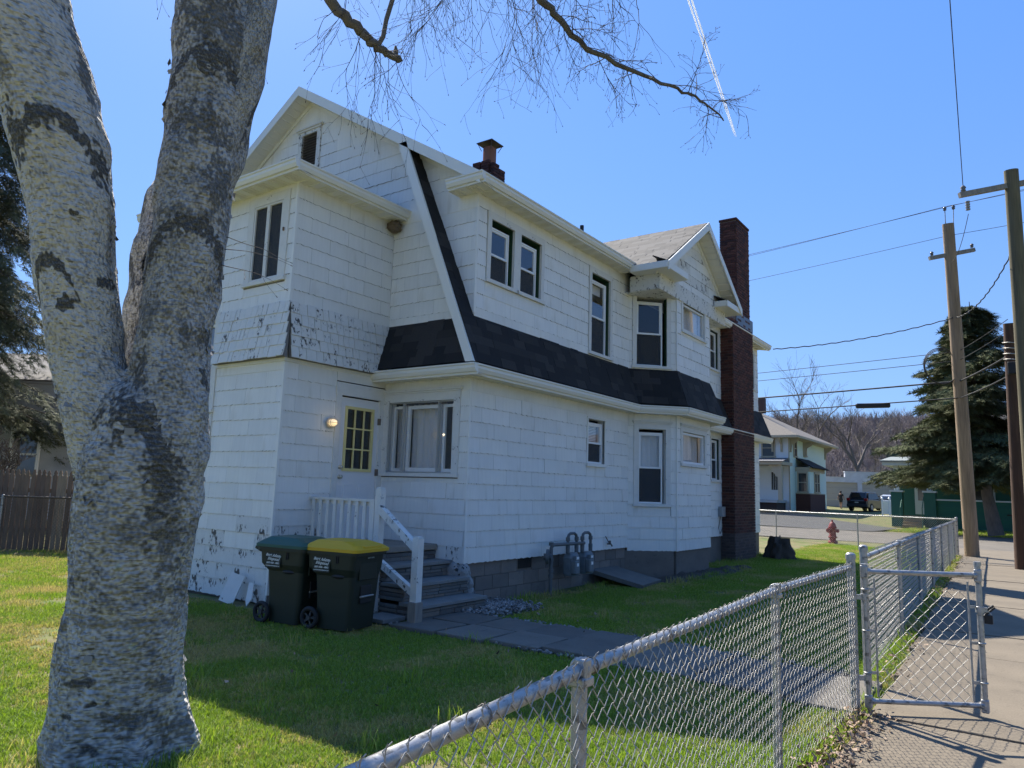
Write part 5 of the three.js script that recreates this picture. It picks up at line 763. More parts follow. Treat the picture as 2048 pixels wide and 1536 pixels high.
  // loose curls of bark along the stems
  const r = mulberry(31), cur = []; for (let i = 0; i < 420; i++) { const c = ST[['trunk', 'left', 'right', 'right'][i % 4]], j = Math.floor(r() * (c.length - 1)), t = r(), a = r() * 6.283, R = lerp(c[j][3], c[j + 1][3], t) * 1.0, p = V(lerp(c[j][0], c[j + 1][0], t) + Math.cos(a) * R, lerp(c[j][1], c[j + 1][1], t), lerp(c[j][2], c[j + 1][2], t) + Math.sin(a) * R); if (p.y > 5.5 || p.y < 0.05) continue; const L = rr(0.012, 0.04), g = new THREE.PlaneGeometry(L * 1.4, L, 3, 1); const q = g.attributes.position; for (let k = 0; k < q.count; k++) q.setZ(k, 0.35 * q.getX(k) * q.getX(k) / L); g.rotateX((r() - 0.5) * 1.5).rotateY(-a + Math.PI / 2 + (r() - 0.5) * 1.6); cur.push(g.translate(p.x, p.y, p.z)); }
  stuff(obj('bark_curls', cur, mat([0.26, 0.25, 0.235]), birch));
}
{ // overhanging limbs and their fine hanging twigs
  const r = mulberry(88), limbM = mat([0.19, 0.175, 0.16], { map: rep(T.peel, 0.35), roughness: 0.95 }), twigM = mat([0.062, 0.048, 0.042], { roughness: 0.9 }), twigs = [];
  const limb = (pts, r0, r1) => { const cv = new THREE.CatmullRomCurve3(pts.map(p => V(...p))); obj('limb', tube(cv.getPoints(40).map((p, i) => p.add(V(0.012 * Math.sin(i * 1.7), 0.012 * Math.sin(i * 2.3), 0.012 * Math.cos(i * 1.9)))), t => lerp(r0, r1, t), 8), limbM, birch); return cv; };
  function twig(p, d, L, rad, lvl) { // a drooping, slightly zigzag shoot with side shoots and buds
    const n = Math.max(4, Math.round(L / 0.06)), pts = [p.clone()], q = p.clone(), dir = d.clone().normalize();
    for (let i = 0; i < n; i++) { dir.add(V((r() - 0.5) * 0.45, (r() - 0.5) * 0.35 - (lvl ? 0.055 : 0.035), (r() - 0.5) * 0.45)).normalize(); q.addScaledVector(dir, L / n); pts.push(q.clone()); if (lvl < 3 && i > 0 && r() < (lvl === 0 ? 0.85 : lvl === 1 ? 0.55 : 0.22)) twig(q, dir.clone().add(V((r() - 0.5) * 1.9, (r() - 0.55) * 1.1, (r() - 0.5) * 1.9)), L * rr(0.28, 0.55), rad * 0.6, lvl + 1); }
    twigs.push(tube(pts, t => Math.max(0.0011, rad * (1 - 0.75 * t)), 4, false)); if (lvl > 1) twigs.push(rod(pts[n], pts[n].clone().addScaledVector(dir, 0.015), 0.0026, 4));
  }
  const l1 = limb([[-4.10, 6.0, -2.3], [-4.62, 6.35, -3.0], [-4.5, 5.547, -3.534], [-4.384, 5.371, -3.772], [-4.308, 5.26, -3.909], [-4.182, 5.187, -4.074]], 0.06, 0.030);
  obj('limb', tube([V(-4.30, 5.26, -3.90), V(-4.27, 5.36, -3.93), V(-4.30, 5.55, -3.98), V(-4.2, 5.9, -4.0)], 0.02, 6), limbM, birch); obj('limb', tube([V(-4.22, 5.21, -4.03), V(-4.23, 5.28, -4.05), V(-4.25, 5.33, -4.06)], t => 0.03 - 0.018 * t, 6), limbM, birch);
  const l2 = limb([[-3.78, 6.1, -2.6], [-3.6, 6.5, -3.6], [-3.273, 5.869, -4.851], [-3.207, 5.764, -5.041], [-3.12, 5.632, -5.251], [-2.884, 5.536, -5.685], [-2.626, 5.489, -6.127], [-2.466, 5.473, -6.493], [-2.338, 5.387, -6.848]], 0.042, 0.007);
  for (let i = 0; i < 24; i++) { const t = lerp(0.35, 0.99, i / 23), p = l2.getPoint(t); twig(p, V((r() - 0.35) * 1.4, (r() - 0.55) * 0.8, (r() - 0.6) * 1.4), rr(0.28, 0.62), 0.005, 0); }
  for (let i = 0; i < 14; i++) { const p = l1.getPoint(lerp(0.45, 0.98, i / 13)); twig(p, V((r() - 0.4) * 1.2, -0.2 - r() * 0.5, (r() - 0.6) * 1.2), rr(0.35, 0.7), 0.004, 1); }
  // pendulous shoots from limbs above the picture
  for (let i = 0; i < 52; i++) { const t = i / 51, p = V(lerp(-4.3, -3.0, t) + (r() - 0.5) * 0.7, lerp(6.15, 6.2, t) + r() * 0.3, lerp(-3.6, -5.6, t) + (r() - 0.5) * 0.9); twig(p, V((r() - 0.5) * 0.7, -1, (r() - 0.5) * 0.7), rr(0.5, 1.15) * (t > 0.15 ? 1 : 0.7), 0.0042, 1); }
  for (let i = 0; i < 9; i++) twig(V(-4.78 + (r() - 0.5) * 0.5, 5.35 + r() * 0.2, -2.55 + (r() - 0.5) * 0.4), V((r() - 0.5), -0.7, (r() - 0.5) - 0.2), rr(0.4, 0.75), 0.0035, 1);
  for (let i = 0; i < 3; i++) twig(V(-4.03, 3.1 - i * 0.09, -2.46), V(0.8, (r() - 0.4) * 0.5, -0.9), 0.45, 0.003, 2);
  stuff(obj('twigs', twigs, twigM, birch));
}
// ---------------------------------------------------------------- turf, litter, gravel
{
  const r = mulberry(515), tuft = (n, h, sp) => { const pos = [], col = []; for (let i = 0; i < n; i++) { const a = r() * 6.283, x = (r() - 0.5) * sp, z = (r() - 0.5) * sp, w = 0.0022 + r() * 0.0016, H = h * rr(0.55, 1.15), lx = Math.cos(a + 1.3) * H * rr(0.15, 0.7), lz = Math.sin(a + 1.3) * H * rr(0.15, 0.7), dx = Math.cos(a) * w, dz = Math.sin(a) * w, b = rr(0.75, 1.2); const A = [x - dx, 0, z - dz], B = [x + dx, 0, z + dz], C = [x + lx * 0.4 + dx * 0.8, H * 0.62, z + lz * 0.4 + dz * 0.8], D = [x + lx * 0.4 - dx * 0.8, H * 0.62, z + lz * 0.4 - dz * 0.8], E2 = [x + lx, H * 0.98, z + lz]; for (const t of [[A, B, C], [A, C, D], [D, C, E2]]) for (const p of t) { pos.push(...p); col.push(b, b, b); } } const g = new THREE.BufferGeometry(); g.setAttribute('position', new THREE.Float32BufferAttribute(pos, 3)); g.setAttribute('color', new THREE.Float32BufferAttribute(col, 3)); g.computeVertexNormals(); return g; };
  const gm = new THREE.MeshPhysicalMaterial({ color: 0xffffff, vertexColors: true, roughness: 1, transmission: 0.45, thickness: 0, side: THREE.DoubleSide });
  const near = [], far = [], inPoly = (x, z) => {
    if (x > fenceX(z) + 0.02) return false; if (x > -6.0 && x < -1.3 && z < -6.45 && z > -7.62 && !(r() < 0.04)) return false;
    if (x > XL && x < X0 + 0.15 && z < Z0 + 0.1) return false; if (x > XAL && x < XA + 0.3 && z < ZF + 0.05) return r() < 0.0; if (x < X0 + 0.9 && x > XA - 0.2 && z < -6.2 && z > Z0 - 0.5) return false; if (x < XB + 0.4 && z < -12.7 && z > -16.4) return false; if (x < X0 + 0.35 && z < Z0) return r() < 0.25;
    if (Math.hypot(x + 4.53, z + 2.42) < 0.42) return false; if (z < -26.5 - (-1.97 - x) * 0.44) return false; if (x < XAL + 4 && z < ZF + 0.3 && z > ZF - 1 && x > XAL) return false; return true; };
  const add = (x, z, list, s) => list.push([x, z, s]);
  const zone = (x0, x1, z0, z1, dens, list, s) => { const n = Math.round((x1 - x0) * (z1 - z0) * dens); for (let i = 0; i < n; i++) { const x = lerp(x0, x1, r()), z = lerp(z0, z1, r()); const d = fbm(x / 40 + 0.5, z / 40 + 0.5, 40, 40, 3, 5), thin = smooth(0.05, 0.42, d) * (x < -6 ? 0.92 : 0.7); if (r() < thin) continue; if (inPoly(x, z)) add(x, z, list, s); } };
  zone(-6.2, -0.9, -6.5, -0.9, 1500, near, 1); zone(-9.5, -6.2, -6.2, -1.5, 900, near, 1.05); zone(-17, -9.5, -8, -1.5, 420, far, 1.1);
  zone(-6.2, -1.0, -14, -6.5, 800, near, 1); zone(-6.4, -1.2, -29.5, -14, 420, far, 1.15); zone(-15, -6.4, -32, -21.6, 200, far, 1.2);
  const put = (name, list, g) => { const im = new THREE.InstancedMesh(g, gm, list.length), m = new THREE.Matrix4(), c = new THREE.Color(); list.forEach(([x, z, s], i) => { const k = s * rr(0.65, 1.25); m.compose(V(x, groundY(x, z) - 0.012, z), new THREE.Quaternion().setFromAxisAngle(V(0, 1, 0), r() * 6.283), V(k, k * rr(0.6, 1.2), k)); im.setMatrixAt(i, m); const dry = smooth(-0.05, 0.5, fbm(x / 30 + 0.3, z / 30 + 0.3, 30, 30, 4, 11) + (x < -6 ? 0.16 : 0) + (r() - 0.5) * 0.55); c.setRGB(lerp(0.225, 0.50, dry), lerp(0.34, 0.41, dry), lerp(0.018, 0.13, dry)); im.setColorAt(i, c); }); im.name = name; im.userData = { kind: 'stuff', label: name === 'weeds' ? 'longer grass tufts and weeds along the fence and walls' : name === 'verge_grass' ? 'grass verge across the road' : name === 'lawn_grass' ? 'bright green lawn grass around the birch and house' : 'short grass of the farther lawns', category: 'grass' }; im.castShadow = im.receiveShadow = true; scene.add(im); };
  put('lawn_grass', near, tuft(13, 0.036, 0.075)); put('far_lawn_grass', far, tuft(13, 0.042, 0.10));
  const tall = []; for (let i = 0; i < 160; i++) { const a = r() * 6.283, d = rr(0.40, 0.56); tall.push([-4.53 + Math.cos(a) * d, -2.42 + Math.sin(a) * d, rr(0.7, 1.4)]); }
  for (let i = 0; i < 900; i++) { const k = r(); let x, z; if (k < 0.35) { z = lerp(-26, -0.8, r()); x = fenceX(z) - 0.02 + (r() - 0.5) * 0.12; } else if (k < 0.6) { z = lerp(-21, -8.6, r()); x = X0 + 0.12 + r() * 0.25 + (z < -12.7 && z > -16.4 ? 0.8 : 0); } else { x = lerp(-9.5, -1.4, r()); z = lerp(-9, -1, r()); if (!inPoly(x, z)) continue; } tall.push([x, z, rr(0.8, 1.7)]); } put('weeds', tall, tuft(16, 0.085, 0.10));
  // grass across the road
  const far2 = []; for (let i = 0; i < 16000; i++) { const z = lerp(-43.8, -54, r()), x = lerp(-10, 14, r()); if (x < -6.6 + (z + 43.8) * -0.25) continue; far2.push([x, z, 2.2]); } for (let i = 0; i < 4000; i++) far2.push([lerp(-38, -22, r()), lerp(-43.5, -50, r()), 2.2]); put('verge_grass', far2, tuft(12, 0.05, 0.16));
  // dead leaves and weeds caught along the fence
  const leaf = new THREE.PlaneGeometry(0.045, 0.03, 3, 1); { const p = leaf.attributes.position; for (let i = 0; i < p.count; i++) p.setZ(i, 0.22 * Math.abs(p.getX(i)) + 0.12 * p.getY(i) * Math.sin(p.getX(i) * 90)); leaf.computeVertexNormals(); }
  const lm = mat([1, 1, 1], { roughness: 0.9 }), il = new THREE.InstancedMesh(leaf, lm, 2300), m4 = new THREE.Matrix4(), cc = new THREE.Color(); for (let i = 0; i < 2300; i++) { const z = i < 1500 ? lerp(-6.1, -1.0, r()) : i < 2200 ? lerp(-26, -7.1, r()) : lerp(-14, -1, r()), fx = fenceX(z), x = i < 2200 ? fx + 0.02 + (r() - 0.35) * 0.30 * (0.4 + r()) : lerp(-6, fx, r()); m4.compose(V(x, 0.045 + r() * (i < 2200 ? 0.07 : 0.02), z), new THREE.Quaternion().setFromEuler(new THREE.Euler(-1.57 + (r() - 0.5) * 1.6, r() * 6.28, (r() - 0.5) * 1.6)), V(1, 1, 1).multiplyScalar(rr(0.35, 1.0))); il.setMatrixAt(i, m4); const t = r(); cc.setRGB(lerp(0.10, 0.42, t), lerp(0.06, 0.31, t), lerp(0.035, 0.22, t)); il.setColorAt(i, cc); }
  il.name = 'leaf_litter'; il.userData = { kind: 'stuff', label: 'dry brown leaves caught along the foot of the fence', category: 'leaves' }; scene.add(il);
  const pb = prep(new THREE.IcosahedronGeometry(0.02, 0)), ip = new THREE.InstancedMesh(pb, mat([1, 1, 1]), 2200); for (let i = 0; i < 2200; i++) { const a = i < 1500, x = a ? -6.0 + (r() + r() - 1) * 0.55 : lerp(-6.3, -1.4, r()), z = a ? -8.1 + (r() + r() - 1) * 0.75 : (r() < 0.5 ? -6.45 : -7.65) + (r() - 0.5) * 0.22; m4.compose(V(x, a ? 0.01 + r() * 0.05 : 0.005, z), new THREE.Quaternion().setFromEuler(new THREE.Euler(r() * 6, r() * 6, 0)), V(rr(0.4, 1.5), rr(0.4, 1), rr(0.4, 1.4))); ip.setMatrixAt(i, m4); const t = rr(0.10, 0.36); cc.setRGB(t, t * 0.97, t * 0.93); ip.setColorAt(i, cc); } ip.name = 'gravel'; ip.userData = { kind: 'stuff', label: 'loose grey gravel beside the slab path and steps', category: 'gravel' }; scene.add(ip);
}
// ---------------------------------------------------------------- neighbours, street and distance
{ // grey stucco building beyond the back fence
  const b = thing('stucco_building', 'grey stucco building with a small white window behind the picket fence', 'building', [-25, 0, -12]), st = mat([0.50, 0.51, 0.53], { map: rep(T.stucco, 2) });
  // its wall runs along the line from (-27.5,-6.9) to (-19,-13.5)
  const a = V(-28.5, 0, -6.4), c = V(-20.2, 0, -12.75), u = c.clone().sub(a).normalize(), n = V(-u.z, 0, u.x), L = 10.4, fm = new THREE.Matrix4().makeBasis(u, V(0, 1, 0), n).setPosition(a), P = (nm, g, m, p = b) => obj(nm, [g].flat().map(q => q.applyMatrix4(fm)), m, p);
  const wx = 4.55, w0 = 1.5, w1 = 2.85; for (const [s0, s1, y0, y1] of cutRects([0, L, 0, 4.3], [[wx, wx + 0.72, w0, w1]])) P('wall', bx(s0, s1, y0, y1, -0.3, 0), st);
  P('wall', bx(0, L, 0, 4.3, -6, -5.7), st); P('wall', bx(L - 0.3, L, 0, 4.3, -5.7, -0.3), st); P('parapet', bx(-0.1, L + 0.1, 4.3, 4.42, -0.4, 0.08), mat([0.30, 0.29, 0.28]));
  P('roof', quad3(V(-0.2, 4.42, 0.1), V(L + 0.2, 4.42, 0.1), V(L + 0.2, 5.7, -3), V(-0.2, 5.7, -3), 0.1), mat([0.17, 0.155, 0.15], { map: rep(T.grit, 0.6) }));
  const w = P('window', [bx(wx - 0.09, wx, w0 - 0.06, w1 + 0.1, -0.05, 0.04), bx(wx + 0.72, wx + 0.81, w0 - 0.06, w1 + 0.1, -0.05, 0.04), bx(wx, wx + 0.72, w1, w1 + 0.1, -0.05, 0.039), bx(wx, wx + 0.72, w0 - 0.06, w0, -0.05, 0.039), bx(wx, wx + 0.72, 2.14, 2.20, -0.12, -0.06)], M.white); P('pane', bx(wx, wx + 0.72, w0, w1, -0.14, -0.13), M.glass, w); P('room', bx(wx - 0.3, wx + 1.0, w0 - 0.3, w1 + 0.3, -1.2, -0.32), M.room);
  const br = P('bay_box', bx(6.7, 8.4, 3.05, 4.2, 0.0, 0.55), mat([0.16, 0.12, 0.10])); for (let k = 0; k < 14; k++) P('board', bx(6.7 + k * 0.122, 6.7 + k * 0.122 + 0.115, 3.03, 4.2, 0.55, 0.575), M.picket[k % 4], br); P('post', bx(7.35, 7.47, 0, 3.05, 0.3, 0.42), M.picket[3]);
}
{ // picket fence, every picket its own board
  const f = thing('picket_fence', 'weathered brown dog ear picket fence behind the lawn', 'fence', [-17.5, 0, -7]), r = mulberry(41), a = V(-19.6, 0, -5.1), c = V(-14.9, 0, -8.5), L = a.distanceTo(c), u = c.clone().sub(a).normalize(), n = V(-u.z, 0, u.x), ang = Math.atan2(-u.z, u.x);
  for (let s = 0, k = 0; s < L; s += 0.112, k++) { const h = 1.66 + (r() - 0.5) * 0.03, w = 0.098, g = poly([[-w / 2, 0], [w / 2, 0], [w / 2, h - 0.12], [w / 2 - 0.022, h - 0.09], [w / 2 - 0.012, h - 0.06], [0.012, h], [-0.012, h], [-w / 2 + 0.012, h - 0.06], [-w / 2 + 0.022, h - 0.09], [-w / 2, h - 0.12]], 0, 0.018).rotateZ((r() - 0.5) * 0.02).rotateY(ang).translate(a.x + u.x * s, 0.02, a.z + u.z * s); obj('picket', g, M.picket[Math.floor(r() * 4)], f); }
  for (const y of [0.45, 1.25]) obj('rail', beam(V(a.x - n.x * 0.03, y, a.z - n.z * 0.03), V(c.x - n.x * 0.03, y, c.z - n.z * 0.03), 0.04, 0.09), M.picket[1], f);
  const p0 = a.clone().addScaledVector(n, 0.35), p1 = c.clone().addScaledVector(n, 0.35); fenceRun('old brown chain link fence in front of the picket fence', [V(p0.x, 0, p0.z), V(p1.x, 0, p1.z)], [2.55, 5.2], 0, 1.14, { mat: mat([0.16, 0.12, 0.09], { roughness: 0.8 }), railMat: mat([0.12, 0.085, 0.06], { roughness: 0.8 }), r: 0.003, sides: 3, barbs: false, side: 0.02 });
}
// needle trees
const needleGeo = (() => { const r = mulberry(6), pos = []; for (let i = 0; i < 22; i++) { const a = r() * 6.283, t = r(), d = V(Math.cos(a), 0.1 + r() * 0.5, Math.sin(a)).normalize(), o = V(t * 0.20 - 0.03, (r() - 0.5) * 0.02, (r() - 0.5) * 0.02), L = 0.055 + r() * 0.05, s = V(-d.z, 0, d.x).multiplyScalar(0.010), e2 = o.clone().add(V(d.x * L + 0.035, d.y * L * (r() < 0.5 ? -1 : 1), d.z * L)); pos.push(o.x - s.x, o.y, o.z - s.z, o.x + s.x, o.y, o.z + s.z, e2.x, e2.y, e2.z); } const g = new THREE.BufferGeometry(); g.setAttribute('position', new THREE.Float32BufferAttribute(pos, 3)); g.computeVertexNormals(); return g; })();
function spruce(name, label, x, y, z, H, R, crownBase, o = {}) {
  const r = mulberry(o.seed || 1), t = thing(name, label, 'tree', [x, y, z]), limbs = [], clumps = [];
  obj('trunk', tube([V(x + (o.lean || 0), y - 0.2, z), V(x + (o.lean || 0) * 0.5, y + H * 0.15, z), V(x, y + H * 0.5, z), V(x, y + H, z)], q => (1 - q * 0.95) * (o.tr || 0.28), 10), mat([0.17, 0.15, 0.135], { map: rep(T.wood, 0.4, 1) }), t);
  const m = new THREE.Matrix4(), q0 = new THREE.Quaternion(), add = (p, d, s) => { q0.setFromUnitVectors(V(1, 0, 0), d.clone().normalize()); m.compose(p, q0, V(s, s, s)); clumps.push(m.clone()); };
  for (let h = crownBase; h < H - 0.15; h += (o.step || 0.16)) { const k = (h - crownBase) / (H - crownBase), n = o.n || 5; for (let i = 0; i < n; i++) {
    const a = r() * 6.283, gap = r(); if (gap < (o.gap || 0.1) * (Math.sin(a * 2 + h * 1.1) > 0 ? 1.6 : 0.6)) continue; const L = R * Math.pow(1 - k, 0.80) * rr(0.5, 1.12) * (0.82 + 0.24 * Math.sin(a * 3 + h * 1.3)) + 0.25, pts = [], dr = o.droop === undefined ? 0.22 : o.droop, nn = 8;
    for (let s = 0; s <= nn; s++) { const q = s / nn; pts.push(V(x + Math.cos(a) * L * q, y + h + 0.08 * L * q - dr * L * q * q * 1.6 + (o.up === undefined ? 0.5 : o.up) * dr * L * q * q * q * 1.6, z + Math.sin(a) * L * q)); }
    limbs.push(tube(pts, e2 => 0.028 * (1 - e2 * 0.85) * (1 - k * 0.6), 4, false));
    const side = V(-Math.sin(a), 0, Math.cos(a)); for (let s = 1; s <= nn * 2; s++) { const q = s / (nn * 2), i0 = Math.min(nn - 1, Math.floor(q * nn)), p = pts[i0].clone().lerp(pts[i0 + 1], q * nn - i0), out = V(Math.cos(a), -0.1, Math.sin(a)); if (q < 0.22) continue; for (const sg of [1, -1, 0]) { const w = sg ? L * 0.34 * (1.15 - q) : 0.1, cnt = Math.max(1, Math.round(w / 0.16 * (o.dens || 1))); for (let c2 = 0; c2 < cnt; c2++) { const f = (c2 + r()) / cnt; add(p.clone().addScaledVector(side, sg * w * f).addScaledVector(out, w * f * 0.55).add(V(0, -(o.hang || 0.1) * f * r() * 2 - 0.04 * r(), 0)), out.clone().addScaledVector(side, sg * 0.9).add(V(0, -(o.hang || 0.1) * 3 * r(), 0)), rr(0.8, 1.5) * (o.cs || 1)); } } }
  } }
  stuff(obj('limbs', limbs, mat([0.10, 0.082, 0.07]), t));
  const gs = [], vary = clumps.length; { const src = prep(needleGeo.clone()), n = src.attributes.position.count, pos = new Float32Array(vary * n * 3), nor = new Float32Array(vary * n * 3), col = new Float32Array(vary * n * 3), p = V(0, 0, 0), nm = new THREE.Matrix3(); clumps.forEach((M2, i) => { nm.getNormalMatrix(M2); const b = rr(0.6, 1.35), ye = rr(0.9, 1.15); for (let j = 0; j < n; j++) { const o3 = (i * n + j) * 3; p.fromBufferAttribute(src.attributes.position, j).applyMatrix4(M2); pos[o3] = p.x; pos[o3 + 1] = p.y; pos[o3 + 2] = p.z; p.fromBufferAttribute(src.attributes.normal, j).applyMatrix3(nm).normalize(); nor[o3] = p.x; nor[o3 + 1] = p.y; nor[o3 + 2] = p.z; col[o3] = b * ye; col[o3 + 1] = b; col[o3 + 2] = b * 0.9; } }); const g = new THREE.BufferGeometry(); g.setAttribute('position', new THREE.BufferAttribute(pos, 3)); g.setAttribute('normal', new THREE.BufferAttribute(nor, 3)); g.setAttribute('uv', new THREE.BufferAttribute(new Float32Array(vary * n * 2), 2)); g.setAttribute('color', new THREE.BufferAttribute(col, 3)); gs.push(g); }
  stuff(obj('crown', gs, mat(o.col || [0.085, 0.098, 0.050], { vertexColors: true, roughness: 0.9 }), t, true)); return t;
}
spruce('spruce_tree', 'tall dark green spruce in front of the green house', -2.1, 0.3, -43.2, 11.6, 4.7, 2.5, { seed: 5, lean: 0.55, n: 7, step: 0.16, dens: 1.0, cs: 1.75, gap: 0.2, tr: 0.36, hang: 0.2, col: [0.092, 0.108, 0.045] });
spruce('spruce_tree', 'drooping spruce with sparse hanging branches behind the birch', -23.6, 0, -6.9, 16.5, 4.6, 3.6, { seed: 9, n: 5, step: 0.25, dens: 0.7, cs: 1.35, gap: 0.12, hang: 0.45, droop: 0.30, up: 0.1 });
// bare trees
const barkFar = mat([0.135, 0.115, 0.10], { roughness: 0.95 });
function bareTree(label, x, y, z, H, seed, forks = 3, tr = 0.22, group, lean = [0, 0]) {
  const r = mulberry(seed), t = thing('bare_tree', label, 'tree', [x, y, z], group), gs = [];
  const grow = (p, d, L, rad, lvl) => { const n = 5, pts = [p.clone()], q = p.clone(), dir = d.clone().normalize(); for (let i = 0; i < n; i++) { dir.add(V((r() - 0.5) * 0.28, (r() - 0.35) * 0.16, (r() - 0.5) * 0.28)).normalize(); q.addScaledVector(dir, L / n); pts.push(q.clone()); if (lvl > 0 && i > 0 && r() < 0.62 && lvl < 5) grow(q, dir.clone().add(V((r() - 0.5) * 1.7, (r() - 0.25) * 0.9, (r() - 0.5) * 1.7)), L * rr(0.35, 0.62), rad * 0.5 * (1 - i / n * 0.4), lvl + 1); } const g = tube(pts, e2 => Math.max(0.010, rad * (1 - 0.55 * e2)), lvl < 2 ? 7 : 3, false); if (lvl === 0) obj('trunk', g, barkFar, t); else gs.push(g); if (lvl < 5) { const k = lvl === 0 ? forks : 2; for (let i = 0; i < k; i++) { const a = r() * 6.283; grow(q, dir.clone().add(V(Math.cos(a) * 0.6, 0.05, Math.sin(a) * 0.6)), L * rr(0.6, 0.86), rad * 0.5, lvl + 1); } } };
  grow(V(x, y - 0.2, z), V(lean[0], 1, lean[1]), H * 0.30, tr, 0); obj('branches', gs, barkFar, t); return t;
}
bareTree('big bare tree with forked trunk rising behind the garages', -16.3, 0.9, -91, 15, 3, 3, 0.42, undefined, [0.02, 0]);
bareTree('bare tree leaning left with spreading limbs behind the mint house', -18.5, 0.9, -84, 17, 12, 3, 0.34, undefined, [-0.25, 0]);
const gB = 'bare trees on the slope behind the garages'; [[-22, -96, 14, 21], [-12.5, -98, 12, 22], [-26, -110, 15, 23], [-9, -104, 12, 24], [-19, -120, 13, 25], [-30, -104, 14, 26], [-5, -112, 12, 27]].forEach(([x, z, h, s]) => bareTree('slender bare tree among the bare trees behind the garages', x, 1.1, z, h, s, 3, 0.16, gB));
{ // young leafless sapling by the stucco building
  bareTree('thin leafless sapling against the grey stucco wall', -22.6, 0.1, -7.4, 3.4, 44, 2, 0.035); }
{ // wooded hill far behind, haze put into its paler greyish colour
  const xs = 90, zs = 14, pos = [], idx = [], hy = (x, t) => (66 + 9 * Math.sin(x * 0.006 + 1) + 4 * Math.sin(x * 0.021)) * smooth(0, 1, t); for (let j = 0; j <= zs; j++) for (let i = 0; i <= xs; i++) { const x = lerp(-1100, 900, i / xs), t = j / zs, z = -330 - 420 * t; pos.push(x, (t > 0.97 ? 0.99 : 1) * hy(x, t) - 3, z); } for (let j = 0; j < zs; j++) for (let i = 0; i < xs; i++) { const a = j * (xs + 1) + i; idx.push(a, a + 1, a + xs + 1, a + 1, a + xs + 2, a + xs + 1); }
  const g = new THREE.BufferGeometry(); g.setAttribute('position', new THREE.Float32BufferAttribute(pos, 3)); g.setIndex(idx); g.computeVertexNormals(); struct(obj('hill', g, mat([0.19, 0.165, 0.165], { map: rep(T.grit, 30) })));
  const r = mulberry(61), tp = []; for (let i = 0; i < 16; i++) { const a = r() * 6.283, y0 = 1 + r() * 5, L = 2 + r() * 4, e2 = V(Math.cos(a) * L * 0.6, y0 + L, Math.sin(a) * L * 0.6); tp.push(rod(V(0, y0 - 0.8, 0), e2, 0.14, 3, 0.04)); for (let k = 0; k < 3; k++) { const b = r() * 6.283; tp.push(rod(e2.clone().multiplyScalar(0.8).add(V(0, y0 * 0.2, 0)), e2.clone().add(V(Math.cos(b), 1.4, Math.sin(b))), 0.09, 3, 0.03)); } } tp.push(rod(V(0, 0, 0), V(0, 9, 0), 0.22, 4, 0.06));
  const gt = merge(tp), N = 5200, im = new THREE.InstancedMesh(gt, mat([1, 1, 1]), N), m = new THREE.Matrix4(), c = new THREE.Color(); for (let i = 0; i < N; i++) { const near = i < 420, t = near ? 0 : Math.pow(r(), 0.9), x = near ? lerp(-70, 25, r()) : lerp(-420, 120, r()), z = near ? lerp(-125, -260, r()) : -330 - 420 * t, y = near ? groundY(x, z) - 0.5 : hy(x, t) - 4, s = near ? rr(0.35, 0.6) : rr(0.9, 1.6); m.compose(V(x, y, z), new THREE.Quaternion().setFromAxisAngle(V(0, 1, 0), r() * 6.28), V(s, s * rr(0.8, 1.2), s)); im.setMatrixAt(i, m); const b = rr(0.7, 1.2); c.setRGB(0.23 * b, 0.195 * b, 0.19 * b); im.setColorAt(i, c); } im.name = 'hillside_wood'; im.userData = { kind: 'stuff', label: 'bare brown woodland covering the far hill', category: 'woodland' }; scene.add(im);
}
